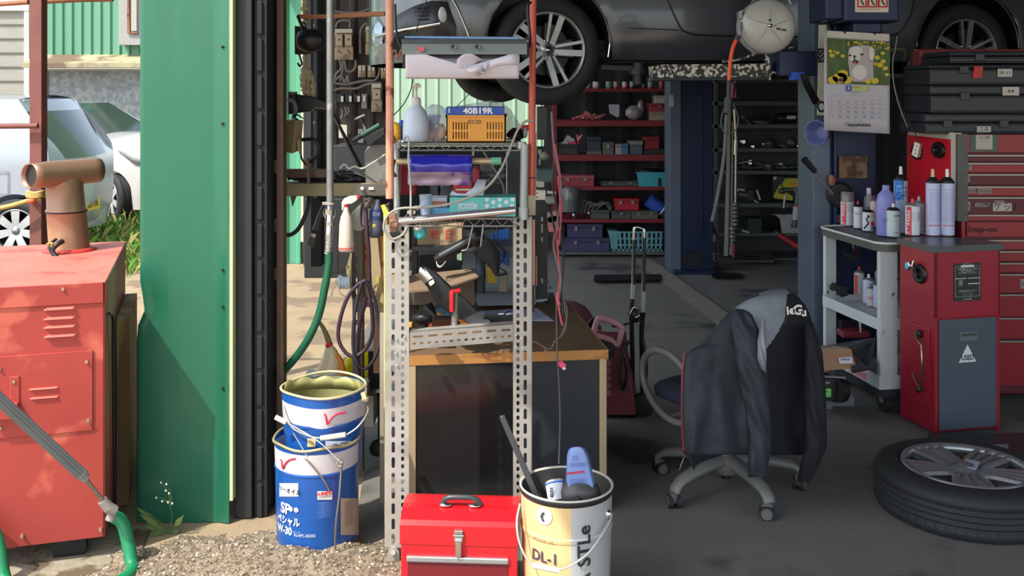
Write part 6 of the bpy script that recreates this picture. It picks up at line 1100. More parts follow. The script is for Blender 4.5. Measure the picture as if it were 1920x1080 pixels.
for c_, r_, pts in (((206, 92, 96), .004, [(1046, 330), (1050, 380), (1044, 430), (1047, 480), (1050, 520), (1046, 560), (1052, 600), (1055, 610)]), ((190, 92, 100), .0045, [(1040, 270), (1050, 330), (1052, 400), (1048, 460)]), ((120, 124, 126), .004, [(1034, 210), (1040, 290), (1052, 350), (1044, 420), (1038, 460), (1047, 500), (1052, 530), (1048, 560)]), ((50, 52, 54), .004, [(1042, 300), (1036, 340), (1046, 400), (1056, 470), (1056, 510), (1052, 550), (1056, 590)]), ((96, 90, 86), .003, [(1052, 480), (1044, 560), (1044, 640), (1047, 700), (1050, 780), (1048, 870)]), ((110, 96, 84), .003, [(1052, 540), (1062, 600), (1056, 625), (1040, 640), (1030, 655), (1000, 640), (985, 650)]), ((34, 34, 36), .004, [(1018, 376), (1032, 395), (1040, 430), (1046, 450)]), ((150, 110, 110), .0025, [(1020, 655), (1035, 668), (1050, 682)]), ((96, 86, 76), .003, [(1058, 560), (1064, 590), (1052, 630)])):
    p = t.part('cable', fm(c_)); tw(p, [(x, y, 3.95 - .0009 * max(0, y - 300)) for x, y in pts], r_, 7); p.end()
p = t.part('connector', fm((240, 90, 130)), WHITE); p.cyl(W(1048, 680, 3.56), W(1058, 690, 3.56), .009, n=8); p.cyl(W(1052, 678, 3.56), W(1060, 686, 3.56), .005, n=8); p.m(WHITE).ball(W(1058, 691, 3.55), .006, 8, 6); p.end(label='pink connector')
p = t.part('clamp', fm((200, 96, 104))); p.loft([[W(x - 3, y, 3.7), W(x + 4, y, 3.7), W(x + 4, y, 3.73), W(x - 3, y, 3.73)] for x, y in ((1046, 548), (1044, 560), (1048, 572))]); p.end(label='pink cable clamp')
# ---------------------------------------------------------------- office chair with a jacket over it
CG = pm('chair_grey', (112, 112, 108), .45, 0, .08, 6); CB = Vector((.83, 3.93, 0))
t = Thing('office_chair', 'grey five-star office chair with a dark jacket over its back', 'chair', tuple(CB))
p = t.part('base_hub', CG, DKMET); p.lathe([(.03, .07), (.05, .075), (.055, .12), (.035, .15), (.03, .16)], 24, c=CB); p.m(DKMET).cyl(CB + Vector((0, 0, .15)), CB + Vector((0, 0, .34)), .022); p.cyl(CB + Vector((0, 0, .05)), CB + Vector((0, 0, .08)), .02); p.end()
for k in range(5):
    a = R(2 + 72 * k); u = Vector((cos(a), sin(a), 0)); v = Vector((-sin(a), cos(a), 0)); rr = []
    for q, z, wd, hh in ((.03, .125, .036, .04), (.1, .122, .032, .038), (.19, .112, .028, .034), (.255, .098, .025, .03), (.285, .078, .025, .026), (.29, .062, .024, .02)):
        c_ = CB + u * q + Vector((0, 0, z)); nrm = Vector((0, 0, 1)) if q < .27 else u
        ring = []
        for j in range(14):
            b_ = 2 * pi * j / 14; ring.append(c_ + v * wd * cos(b_) + (Vector((0, 0, 1)) if q < .28 else (u * .9 + Vector((0, 0, .3)))) * hh * .6 * sin(b_))
        rr.append(ring)
    p = t.part('base_leg', CG); p.loft(rr); p.end()
    s_ = t.part('caster', pm('caster_grey', (96, 96, 94), .5), RUBBER); c_ = CB + u * .29; dirv = Vector((cos(a + 1.0), sin(a + 1.0), 0)); ax_ = Vector((-dirv.y, dirv.x, 0)); w0 = c_ + Vector((0, 0, .028)) - dirv * .01
    s_.cyl(c_ + Vector((0, 0, .035)), c_ + Vector((0, 0, .062)), .012)
    for sd in (-1, 1): s_.m(RUBBER).cyl(w0 + ax_ * sd * .006, w0 + ax_ * sd * .022, .027, n=22); s_.m(s_.mats[0]).cyl(w0 + ax_ * sd * .022, w0 + ax_ * sd * .025, .02, n=18)
    s_.m(s_.mats[0]).box(0, 0, 0, 0, 0, 0); s_.ball(w0 + Vector((0, 0, .012)), (.022, .022, .024), 14, 8); s_.end()
f = Vector((-.5, .866, 0)); g = Vector((.866, .5, 0))
p = t.part('seat', pm('navy_fabric', (34, 40, 56), .9, 0, .1, 30)); sc = CB + f * .02 + Vector((0, 0, .385)); rr = []
for z, k_ in ((-.035, .85), (-.02, 1.0), (.01, 1.02), (.03, .93), (.036, .75)):
    rr.append([sc + g * .235 * k_ * abs(cos(a)) ** .7 * (1 if cos(a) > 0 else -1) + f * .235 * k_ * abs(sin(a)) ** .7 * (1 if sin(a) > 0 else -1) + Vector((0, 0, z - .02 * (sin(a) > .6))) for a in [2 * pi * j / 32 for j in range(32)]])
p.loft(rr); p.end(label='dark navy seat')
p = t.part('armrest', CG)
ac_ = Vector((.595, 3.86, 0)); ell = []
for k in range(22):
    a = 2 * pi * k / 22; ell.append(ac_ + f * .16 * (cos(a)) * (1 if cos(a) > 0 else 1.0) + Vector((0, 0, .425 + .125 * sin(a))) + f * .03 * sin(a))
p.tube(ell, .0135, 10, 2, closed=True); p.end()
p = t.part('armrest', CG); p.tube([q + g * .5 for q in ell], .0135, 10, 2, closed=True); p.end()
p = t.part('arm_support', CG); p.tube([ac_ + Vector((0, 0, .30)), ac_ + g * .1 + Vector((0, 0, .31)), CB + Vector((0, 0, .33)), ac_ + g * .5 + Vector((0, 0, .30))], .012, 8, 3); p.end()
p = t.part('backrest', pm('navy_fabric', (34, 40, 56), .9)); bc = CB - f * .19; rr = []
for z, hw in ((.42, .15), (.5, .19), (.6, .2), (.68, .17), (.715, .1)):
    rr.append([bc + g * hw * cos(a) + f * .03 * sin(a) + Vector((0, 0, z)) for a in [2 * pi * j / 24 for j in range(24)]])
p.loft(rr); p.cyl(CB - f * .16 + Vector((0, 0, .34)), bc + Vector((0, 0, .5)), .018); p.end()
# the jacket
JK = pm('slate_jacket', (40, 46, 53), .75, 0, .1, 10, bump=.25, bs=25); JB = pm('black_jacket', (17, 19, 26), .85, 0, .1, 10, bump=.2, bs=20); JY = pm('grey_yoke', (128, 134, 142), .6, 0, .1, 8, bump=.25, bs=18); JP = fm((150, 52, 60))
t = Thing('work_jacket', 'dark work jacket with grey yoke and red piping draped over the office chair', 'jacket', tuple(Vector((.9, 3.72, .1))))
def inpoly(x, y, P):
    c = False; j = len(P) - 1
    for i in range(len(P)):
        if (P[i][1] > y) != (P[j][1] > y) and x < (P[j][0] - P[i][0]) * (y - P[i][1]) / (P[j][1] - P[i][1]) + P[i][0]: c = not c
        j = i
    return c
yoke = [(1376, 578), (1400, 562), (1440, 548), (1476, 546), (1472, 595), (1458, 625), (1440, 652), (1436, 655), (1438, 697), (1420, 684), (1418, 640), (1412, 610), (1398, 588)]
rows_ = [(550, 1444, 1484, .02), (553, 1425, 1492, .035), (560, 1402, 1500, .055), (572, 1384, 1510, .07), (588, 1364, 1518, .08), (605, 1347, 1524, .085), (625, 1332, 1530, .09), (645, 1316, 1533, .095), (655, 1296, 1535, .10), (668, 1284, 1537, .10), (700, 1281, 1541, .10), (740, 1279, 1545, .105), (780, 1279, 1549, .11), (815, 1281, 1551, .11), (838, 1284, 1550, .105), (850, 1286, 1546, .10), (853, 1290, 1544, .09)]
# interpolate finer
fine = []
for a_, b_ in zip(rows_, rows_[1:]):
    n = max(1, int((b_[0] - a_[0]) / 3))
    for k in range(n): fine.append(tuple(a_[i] + (b_[i] - a_[i]) * k / n for i in range(4)))
fine.append(rows_[-1])
Yj = 3.74; NJ = 340; rings = []; pix = []
for y, x0, x1, dp in fine:
    cx_, hw = (x0 + x1) / 2, (x1 - x0) / 2; ring = []; pr = []
    for j in range(NJ):
        a = 2 * pi * j / NJ; px = cx_ + hw * (abs(cos(a)) ** .8) * (1 if cos(a) > 0 else -1); s1 = sin(a); q = max(0, (y - 590) / 260)
        fold = (.03 * noise.noise(Vector((px * .03, y * .009, 5))) + .008 * sin(px * .11 + 3 * noise.noise(Vector((px * .02, y * .012, 0))))) * q + .004 * noise.noise(Vector((px * .05, y * .04, 2)))
        dep = dp * abs(s1) ** .6 * (1 if s1 > 0 else -1); YY = Yj + (px - 1415) * .0011 - dep + (fold if s1 > 0 else 0) - .02 * q
        ring.append(W(px, y, YY) if s1 >= 0 else Vector((X_(px, Yj), YY, Z_(y, Yj)))); pr.append((px, y, s1))
    rings.append(ring); pix.append(pr)
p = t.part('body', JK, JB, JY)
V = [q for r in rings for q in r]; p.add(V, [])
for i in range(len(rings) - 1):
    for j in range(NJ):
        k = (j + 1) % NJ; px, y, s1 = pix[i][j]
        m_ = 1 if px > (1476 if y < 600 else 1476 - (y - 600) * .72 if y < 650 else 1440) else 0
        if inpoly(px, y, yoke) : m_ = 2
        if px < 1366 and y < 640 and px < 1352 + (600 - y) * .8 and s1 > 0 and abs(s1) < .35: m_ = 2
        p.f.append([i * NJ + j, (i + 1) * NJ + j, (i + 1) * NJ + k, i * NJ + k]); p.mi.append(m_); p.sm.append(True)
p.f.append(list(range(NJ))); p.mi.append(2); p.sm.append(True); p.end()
def tubeP(nm, secs, mats_, mf=None, n=36, amp=.006):
    p = t.part(nm, *mats_); fine = []
    for a_, b_ in zip(secs, secs[1:]):
        m = max(1, int(abs(b_[1] - a_[1]) / 6))
        for k in range(m): fine.append(tuple(a_[i] + (b_[i] - a_[i]) * k / m for i in range(5)))
    fine.append(secs[-1]); rr = []; 
    for px, py, hw, YY, dp in fine:
        rr.append([W(px + hw * cos(a), py + 2 * sin(a * 2), YY - dp * sin(a) * (1 + .15 * sin(a * 5 + py * .04)) + amp * sin(a * 4 + py * .11)) for a in [2 * pi * j / n for j in range(n)]])
    p.loft(rr); return p
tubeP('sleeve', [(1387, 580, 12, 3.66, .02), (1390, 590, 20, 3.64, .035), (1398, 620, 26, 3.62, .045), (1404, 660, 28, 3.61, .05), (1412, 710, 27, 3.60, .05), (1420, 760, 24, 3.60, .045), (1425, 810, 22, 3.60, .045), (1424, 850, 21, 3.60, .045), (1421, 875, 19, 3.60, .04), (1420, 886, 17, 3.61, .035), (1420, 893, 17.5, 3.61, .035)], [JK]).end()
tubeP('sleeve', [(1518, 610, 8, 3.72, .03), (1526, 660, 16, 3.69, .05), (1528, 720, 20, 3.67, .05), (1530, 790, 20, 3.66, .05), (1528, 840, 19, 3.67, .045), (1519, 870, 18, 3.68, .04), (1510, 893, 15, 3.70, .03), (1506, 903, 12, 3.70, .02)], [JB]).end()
tubeP('yoke_panel', [(1432, 600, 5, 3.60, .01), (1428, 640, 8, 3.585, .012), (1428, 670, 9, 3.575, .014), (1430, 690, 6, 3.575, .012), (1434, 698, 2, 3.575, .006)], [JY]).end(label='light grey strip of the yoke')
if 0: tubeP('front_panel', [(1480, 640, 20, 3.66, .03), (1482, 720, 32, 3.62, .04), (1488, 800, 34, 3.62, .04), (1490, 846, 30, 3.63, .04), (1488, 858, 24, 3.64, .03)], [JB]).end(label='black front panel')
p = t.part('hem_rib', pm('hem_slate', (44, 50, 58), .85, 0, .1, 20)); G = []
for i in range(90):
    px = 1288 + i * 1.28; G.append([W(px, y, 3.64 + .003 * sin(i * 1.3)) for y in (834, 842, 851)])
p.sheet(G); p.end(solid=.004)
p = t.part('red_piping', JP); tw(p, [(1284, 662, 3.71), (1280, 700, 3.69), (1279, 760, 3.68), (1280, 810, 3.68), (1284, 852, 3.68)], .005, 6); p.end(label='thin red piping')
p = t.part('zip_pull', CHROME); tw(p, [(1281, 846, 3.67), (1283, 856, 3.67), (1277, 872, 3.67), (1274, 882, 3.67)], .003, 6, 2); p.end()
p = t.part('print', pm('off_white_print', (196, 194, 186), .7, 0, .05)); 
for ch, x, y, sz in (('i', 1477, 583, .042), ('e', 1485, 582, .042), ('G', 1496, 582, .048), ('u', 1507, 586, .04)): p.text(ch, sz, W(x, y, 3.665), bold=.04, ry=-.1)
p.end(label='off-white printed letters')
# ---------------------------------------------------------------- jump starter on a folding hand trolley
t = Thing('jump_starter', 'pink handled red jump starter strapped to the folding hand trolley', 'jump starter', tuple(W(1150, 780, 4.8)))
JR = pm('dark_red_case', (112, 38, 46), .5, 0, .1, 6); JPK = pm('dusty_pink_handle', (206, 146, 152), .5, 0, .08, 6)
Yj2 = 4.78
p = t.part('body', JR, BLACK); p.loft([[W(x0, y, Yj2), W(x1, y, Yj2), W(x1 + 6, y, Yj2 + .16), W(x0 + 6, y, Yj2 + .16)] for x0, x1, y in ((1112, 1168, 622), (1118, 1172, 660), (1128, 1182, 700), (1136, 1190, 750), (1140, 1192, 778))], smooth=False); p.end(.012)
p = t.part('handle', JPK); P = [(1112, 626), (1120, 600), (1128, 597), (1150, 604), (1166, 614), (1166, 620), (1158, 646), (1148, 640), (1140, 636), (1112, 628)]
p.tube([W(x, y, Yj2 - .01) for x, y in P], .014, 10, 4); p.pprism([(1112, 622), (1150, 634), (1156, 648), (1112, 636)], Yj2 - .02, .1); p.end()
p = t.part('control_panel', BLACK, CHROME, fm((90, 120, 110))); p.pprism([(1115, 632), (1154, 645), (1152, 668), (1142, 672), (1120, 650)], Yj2 - .022, .02); p.m(p.mats[2]).cyl(W(1120, 636, Yj2 - .02), W(1120, 636, Yj2 - .035), .008); p.m(CHROME).cyl(W(1146, 650, Yj2 - .02), W(1143, 656, Yj2 - .035), .006); p.cyl(W(1130, 646, Yj2 - .02), W(1130, 646, Yj2 - .03), .006); p.end()
p = t.part('side_print', fm((150, 104, 96)))
for k in range(5): p.pprism([(1137, 676 + k * 14), (1145, 676 + k * 14), (1146, 685 + k * 14), (1138, 687 + k * 14)], Yj2 - .006, .004)
p.end(); p = t.part('cable', BLACK)
for k in range(3): tw(p, [(1101 + k * 4, 618, Yj2 + .08), (1104 + k * 4, 606, Yj2 + .06), (1112 + k * 4, 598, Yj2 + .05), (1122 + k * 3, 596, Yj2 + .06)], .006, 6)
tw(p, [(1180, 640, Yj2 - .01), (1168, 660, Yj2 - .03), (1162, 700, Yj2 - .03), (1168, 730, Yj2 - .03), (1176, 700, Yj2 - .03), (1172, 670, Yj2 - .02)], .008, 8); p.end()
t = Thing('hand_trolley', 'folding luggage trolley with tall chrome handle and black straps', 'trolley', (X_(1200, 4.85), 4.85, 0))
p = t.part('handle', CHROME, BLACK); tw(p, [(1187, 535, 4.85), (1188, 480, 4.85), (1189, 434, 4.85), (1193, 426, 4.85), (1204, 429, 4.85), (1208, 436, 4.85), (1207, 500, 4.85), (1206, 548, 4.85)], .0075, 10, 4); p.m(BLACK).cyl(W(1189, 450, 4.84), W(1188, 532, 4.84), .0078); p.cyl(W(1208, 446, 4.84), W(1207, 546, 4.84), .0078); p.end()
p = t.part('frame', BLACK, fm((150, 150, 146))); p.m(p.mats[1]).cyl(W(1187, 534, 4.85), W(1186, 560, 4.85), .011); p.cyl(W(1207, 546, 4.85), W(1206, 585, 4.85), .011); p.m(BLACK); tw(p, [(1206, 584, 4.85), (1203, 620, 4.87), (1204, 680, 4.88), (1206, 780, 4.9)], .012, 8); tw(p, [(1186, 558, 4.85), (1184, 590, 4.86), (1186, 680, 4.9), (1186, 780, 4.92)], .011, 8); tw(p, [(1203, 600, 4.84), (1180, 606, 4.82), (1160, 612, 4.78), (1147, 612, 4.76)], .005, 6); tw(p, [(1206, 640, 4.86), (1212, 690, 4.84), (1206, 730, 4.84)], .009, 8); p.end()
p = t.part('strap_knot', DKMET, CHROME); p.ball(W(1190, 590, 4.82), (.03, .02, .035), 12, 8, .25); p.m(CHROME); tw(p, [(1182, 590, 4.8), (1190, 576, 4.79), (1198, 590, 4.8), (1190, 596, 4.79)], .005, 6); p.end()
p = t.part('wheel', RUBBER, DKMET); p.lathe([(0, -.0), (.05, 0), (.056, -.008), (.056, -.028), (0, -.034)], 28, c=(X_(1205, 4.8), 4.8, .056), ax='y'); p.end()
p = t.part('foot_plate', DKMET); p.pprism([(1122, 780), (1190, 784), (1190, 788), (1122, 784)], 4.78, .2); p.end()
b = solo('shop_vacuum', 'dark red domed machine with black rim behind the desk corner', 'machine', pm('dull_red_dome', (118, 76, 76), .5, 0, .1), BLACK); b.lathe([(.10, 0), (.13, .1), (.14, .32), (.14, .36)], 32, c=(X_(1076, 5.1), 5.1, 0)); b.m(b.mats[0]).lathe([(.135, .36), (.12, .42), (.09, .46), (.04, .485), (0, .49)], 32, c=(X_(1066, 5.1), 5.1, 0)); b.m(fm((190, 186, 180)));
for k in range(3): tw(b, [(1036 + k * 3, 580, 4.98), (1038 + k * 3, 562, 4.97), (1048 + k * 3, 550, 4.97)], .004, 6)
b.end()
# ---------------------------------------------------------------- white tool cart
rzc = R(9.6); KO = Vector((1.755, 4.83, 0)); CWT = pm('cart_white', (196, 202, 202), .45, .05, .08, 8, c2=(96, 100, 96), c2t=.68, c2s=22); CTP = pm('cart_tray_grey', (92, 96, 96), .5, .2, .15, 8, c2=(170, 170, 166), c2t=.64, c2s=20)
t = Thing('tool_cart', 'white three-tier tool cart beside the navy lift column', 'cart', tuple(KO), rzc)
KW, KD = .37, .58
for nm, x, y, w1 in (('post', 0, 0, .09), ('post', 0, KD - .03, .06), ('post', KW - .03, 0, .03), ('post', KW - .03, KD - .03, .03)):
    p = t.part(nm, CWT, BLACK, local=True); p.box(x, x + w1, y, y + .03, .14, .79)
    for k in range(7): p.m(BLACK).ball((x + w1 - .006, y, .2 + k * .09), .0025, 6, 4)
    p.end(.006)
p = t.part('top_tray', CTP, CWT, BLACK, local=True)
def rr_(x0, x1, y0, y1, r, n=6): return [(x0 + r - r * cos(a), y0 + r - r * sin(a)) for a in [pi / 2 * k / n for k in range(n + 1)]] + [(x1 - r + r * sin(a), y0 + r - r * cos(a)) for a in [pi / 2 * k / n for k in range(n + 1)]] + [(x1 - r + r * cos(a), y1 - r + r * sin(a)) for a in [pi / 2 * k / n for k in range(n + 1)]] + [(x0 + r - r * sin(a), y1 - r + r * cos(a)) for a in [pi / 2 * k / n for k in range(n + 1)]]
P = rr_(-.02, KW + .02, -.03, KD + .03, .07); p.m(pm('tray_edge', (80, 84, 80), .5, .1, .1)).loft([[(x, y, z) for x, y in P] for z in (.785, .822)], smooth=False); p.m(CTP).add([(x, y, .8225) for x, y in P], [tuple(range(len(P)))]); p.m(fm((214, 214, 208))).tube([(x, y, .824) for x, y in P], .006, 6, 1, closed=True); p.end()
ZT = .83
for z, nm in ((.44, 'middle_tray'), (.17, 'bottom_tray')):
    p = t.part(nm, CWT, CTP, local=True); h = .055 if z > .3 else .09; p.box(-.004, .006, 0, KD, z - h + .02, z + .02); p.box(0, KW, -.004, .006, z - h + .02, z + .02); p.box(0, KW, 0, KD, z - .02, z - .012); p.box(0, KW, KD - .01, KD, z - .03, z + .02); p.end(.002)
p = t.part('maker_sticker', fm((196, 120, 128)), fm((70, 84, 80)), WHITE, local=True); p.box(-.006, -.003, .12, .28, .135, .17); p.m(fm((70, 84, 80))).box(-.006, -.003, .1, .28, .10, .128); p.m(WHITE).text('SIGNET', .026, (-.0065, .19, .113), rz=-pi / 2); p.end()
p = t.part('bumper', RUBBER, local=True); P = rr_(-.02, KW + .02, -.02, KD + .02, .06); p.loft([[(x, y, z) for x, y in P] for z in (.09, .125)], smooth=False); p.end()
for x, y in ((.05, .05), (.05, KD - .05), (KW - .05, .05), (KW - .05, KD - .05)):
    p = t.part('caster', RUBBER, STEEL, local=True); p.cyl((x - .015, y, .045), (x + .015, y, .045), .045, n=24); p.m(STEEL).box(x - .02, x + .02, y - .015, y + .015, .05, .09); p.end()
def onS(px, py, z): s_ = (py - HY) / (CH - z); return Vector(((px - CX) / s_, F / s_, z))
ZC = .86
def can(lb, px, py, z0, wpx, hpx, style, cap, body, extra=None, name='spray_can', grp=None):
    c_ = onS(px, py, z0); k_ = c_.y / F; r = wpx * k_ / 2; h = hpx * k_; t = Thing(name, lb, 'can', tuple(c_), 0, grp)
    p = t.part('body', fm(body, .3), STEEL, fm((200, 40, 60)), BLACK)
    if style == 'spray':
        hb = h * .84; p.m(STEEL).lathe([(r * .96, 0), (r * 1.0, h * .012)], 28, c=c_, caps=True); p.m(fm(body, .3)).lathe([(r, h * .012), (r, hb * .94)], 28, c=c_, caps=False); p.m(BLACK if extra and 'dark' in extra else STEEL).lathe([(r, hb * .94), (r * 1.02, hb * .95), (r * .8, hb * 1.0), (r * .5, hb * 1.04), (r * .42, hb * 1.05), (0, hb * 1.05)], 28, c=c_)
    elif style == 'cap':
        p.m(fm(body, .3)).lathe([(r, 0), (r, h * .70)], 28, c=c_)
    else:
        p.m(fm(body, .3)).lathe([(r, 0), (r, h * .66), (r * .8, h * .74), (r * .45, h * .8), (r * .42, h * .86)], 28, c=c_)
    p.end()
    if style == 'spray':
        p = t.part('nozzle', fm(cap)); p.cyl(c_ + Vector((0, 0, hb * 1.05)), c_ + Vector((0, 0, h)), r * .28, r * .22, n=12); p.end()
    else:
        zz = (.70, 1.0) if style == 'cap' else (.82, 1.0); p = t.part('cap', fm(cap, .25)); rc = r * .97 if style == 'cap' else r * .46; p.lathe([(rc, h * zz[0]), (rc, h * zz[1] * .985), (rc * .92, h), (0, h)], 24, c=c_); p.end()
    p = t.part('print', fm((206, 34, 62)), BLACK, WHITE, fm((110, 120, 160)))
    def wtx(s, sz, a, z, mat, **k): p.m(mat).text(s, sz, (0, 0, 0), wrap=(c_.x, c_.y, r * 1.004, a, c_.z + z), **k)
    def band(a0, a1, z0_, z1_, mat, rr=1.006):
        p.m(mat).sheet([[(c_.x + r * rr * cos(a0 + (a1 - a0) * i / 8), c_.y + r * rr * sin(a0 + (a1 - a0) * i / 8), c_.z + z) for z in (z0_, z1_)] for i in range(9)])
    e = extra or ''
    if 'pit' in e:
        band(-pi / 2 - 1.3, -pi / 2 - .5, .0 + h * .01, h * (.69 if style == 'cap' else .78), fm((206, 34, 62))); wtx('PITWORK', h * .15, -pi / 2 - .95, h * .36, WHITE if style == 'cap' else WHITE, rot=pi / 2, bold=.04)
        for k in range(4): wtx('ブレーキ部品', h * .05, -pi / 2 + .25, h * (.60 - k * .06), BLACK)
    if 'blue' in e:
        band(-pi / 2 - 1.4, -pi / 2 - .0, h * .5, h * .8, fm((30, 120, 206))); wtx('CLEANER', h * .11, -pi / 2 - .55, h * .5, WHITE if 0 else fm((120, 190, 236)), rot=pi / 2, bold=.03); wtx('PARTS', h * .1, -pi / 2 + .3, h * .68, BLACK, rot=pi / 2)
    if 'lines' in e:
        band(-pi / 2 - .9, -pi / 2 + 1.2, h * .69, h * .695, fm((110, 40, 70))); band(-pi / 2 - .9, -pi / 2 + 1.2, h * .15, h * .165, fm((190, 50, 100)))
        for k in range(14): wtx('使用上の注意取扱', h * .022, -pi / 2 + .1, h * (.64 - k * .033), fm((130, 140, 180)))
    if 'green' in e: band(-pi / 2 - .3, -pi / 2 + .9, h * .62, h * .66, fm((90, 150, 130))); band(-pi / 2 - .3, -pi / 2 + 1.1, h * .12, h * .14, fm((200, 50, 80)))
    if 'redband' in e: band(-pi / 2 - 1.4, -pi / 2 + 1.4, h * .3, h * .45, fm((206, 50, 60)))
    if 'stripe' in e: band(-pi / 2 - 1.3, -pi / 2 - .6, h * .02, h * .75, fm((214, 60, 60))); band(-pi / 2 - .6, -pi / 2 - .2, h * .02, h * .75, fm((150, 190, 170)))
    if 'swirl' in e:
        band(-pi / 2 + .1, -pi / 2 + 1.2, h * .2, h * .4, fm((206, 50, 70))); band(-pi / 2 + .1, -pi / 2 + 1.2, .005, h * .2, fm((80, 130, 160)))
        p.m(BLACK).tube([(c_.x + r * 1.005 * cos(a), c_.y + r * 1.005 * sin(a), c_.z + z) for a, z in ((-2.6, h * .1), (-2.3, h * .2), (-1.9, h * .35), (-2.2, h * .5), (-1.8, h * .62), (-2.1, h * .66))], .004, 6)
    if 'brandline' in e: band(-pi / 2 - 1.2, -pi / 2 + 1.2, h * .52, h * .56, fm((150, 110, 120)))
    if p.v: p.end()
    return t
WB_ = (206, 212, 222); LV_ = (190, 196, 226)
can('chrome-capped red and white spray can, leftmost on the white cart', 1589, 421, ZT, 25, 62, 'cap', (120, 120, 116), WB_, 'pit')
can('short white can with a small red nozzle beside the chrome-capped can', 1609, 427, ZT, 17, 50, 'spray', (190, 60, 60), WB_, 'dark brandline')
can('white bottle with a white screw cap at back of the cart top', 1629, 418, ZT, 19, 66, 'bottle', (226, 226, 226), (176, 182, 186), 'lines', name='bottle')
can('pinkish white can behind the purple jug on the cart', 1640, 424, ZT, 18, 58, 'spray', (60, 62, 64), (206, 190, 190), 'redband')
can('white can with a black swirl drawing, near middle of the cart', 1628, 432, ZT, 22, 44, 'spray', (60, 60, 60), (206, 210, 214), 'dark swirl')
can('tall blue and white cleaner can standing behind the purple jug', 1689, 436, ZT, 25, 124, 'spray', (226, 226, 226), (186, 196, 220), 'dark blue')
can('white can with green label and white nozzle on cart front corner', 1675, 443, ZT, 25, 62, 'spray', (230, 232, 232), (196, 212, 214), 'dark green')
can('red and white spray can with red nozzle standing on the red cabinet', 1711, 440, ZC, 26, 68, 'spray', (206, 60, 60), WB_, 'pit')
can('white can half hidden behind the red-nozzled can on the red cabinet', 1723, 434, ZC, 20, 66, 'spray', (190, 190, 186), (190, 196, 204), 'lines')
can('tall pale spray can with cream nozzle, left of the tall pair', 1749, 441, ZC, 25, 124, 'spray', (206, 190, 150), LV_, 'dark lines')
can('tall pale spray can with white nozzle, right of the tall pair', 1776, 441, ZC, 26, 124, 'spray', (230, 230, 226), LV_, 'dark lines')
b = solo('purple_jug', 'translucent lilac jug with moulded handle on the white cart', 'jug', pm('lilac_plastic', (136, 144, 206), .35, 0, .05), fm((120, 128, 190))); c_ = onS(1661, 441, ZT); k_ = c_.y / F
b.loft([[c_ + Vector((dx + rx * k_ * (abs(cos(a)) ** .6) * (1 if cos(a) > 0 else -1), rx * .7 * k_ * sin(a), h * k_)) for a in [2 * pi * j / 24 for j in range(24)]] for rx, h, dx in ((16, 0, 0), (17.5, 2, 0), (17.5, 64, 0), (15, 76, 0), (7.5, 84, 0), (6.5, 86, 0), (6.5, 94, 0))]); b.m(b.mats[1]).tube([c_ + Vector((.016, -.032, 74 * k_)), c_ + Vector((.02, -.036, 56 * k_)), c_ + Vector((.014, -.036, 40 * k_)), c_ + Vector((-.01, -.034, 32 * k_)), c_ + Vector((-.025, -.032, 28 * k_))], .006, 8); b.end()
b = solo('pink_block', 'small pink block at the left end of the cart top', 'block', fm((176, 90, 100))); c_ = onS(1573, 418, ZT); b.box(c_.x - .015, c_.x + .02, c_.y, c_.y + .05, ZT, ZT + .045); b.end(.003)
b = solo('blue_funnel', 'blue grey bowl hooked on the lift column beside the calendar', 'bowl', pm('slate_blue_plastic', (90, 100, 150), .4, 0, .06), fm((60, 68, 110)))
c_ = W(1530, 249, 5.35); d = Vector((-.72, -.69, 0)); u = Vector((.69, -.72, 0)); b.loft([[c_ - d * q + (u * cos(a) + Vector((0, 0, 1)) * sin(a)) * rx for a in [2 * pi * j / 28 for j in range(28)]] for q, rx in ((.06, .03), (.05, .045), (.0, .062), (-.004, .068), (0, .07), (.05, .055), (.07, .03))]); b.end()
b = solo('pry_bar', 'black handled pry bar leaning across the navy lift column', 'tool', BLACK, fm((100, 104, 108))); b.cyl(W(1507, 298, 5.38), W(1528, 322, 5.40), .018, .014); b.m(b.mats[1]).cyl(W(1528, 322, 5.40), W(1562, 364, 5.42), .006); b.end()
ZM = .435
can('dark capped grey can at back of the cart middle tray', 1603, 535, ZM, 14, 48, 'spray', (60, 60, 58), (96, 96, 94), 'dark')
can('can with red and white stripes on the cart middle tray', 1611, 556, ZM, 19, 56, 'spray', (190, 60, 60), WB_, 'stripe')
can('lavender can at front of the cart middle tray', 1629, 568, ZM, 22, 54, 'spray', (226, 226, 226), LV_, 'lines')
can('short red banded can at the front edge of the middle tray', 1633, 573, ZM, 15, 40, 'spray', (120, 120, 120), (206, 200, 196), 'redband')
can('lavender can beside the white cart post, front of the middle tray', 1647, 576, ZM, 18, 50, 'spray', (214, 216, 214), LV_, 'lines')
can('clear topped grey can behind the lavender ones', 1638, 552, ZM, 14, 62, 'bottle', (150, 156, 150), (70, 80, 84), '', name='bottle')
can('blue grey can behind the white cart post', 1649, 556, ZM, 18, 58, 'spray', (226, 226, 226), (160, 166, 206), 'lines')
can('slim teal and red can at left of the cart middle tray', 1597, 552, ZM, 10, 44, 'spray', (190, 60, 70), (150, 176, 190), 'redband')
b = solo('pliers', 'silver handled tool hanging under the cart top tray', 'pliers', CHROME, BLACK); tw(b, [(1598, 444, 5.3), (1600, 462, 5.3), (1603, 472, 5.3)], .005, 6); b.m(BLACK); tw(b, [(1610, 446, 5.3), (1607, 462, 5.3), (1605, 472, 5.3)], .006, 6); b.pprism([(1580, 472), (1600, 476), (1612, 480), (1608, 492), (1598, 492)], 5.28, .03); b.m(CHROME).pbox(1602, 1609, 465, 473, 5.28, .01); b.end()
b = solo('grease_tip', 'white cone tip lying among parts in the cart bottom tray', 'cone', fm((150, 156, 160))); b.cyl(W(1612, 588, 5.15), W(1614, 624, 5.1), .012, .003); b.end()
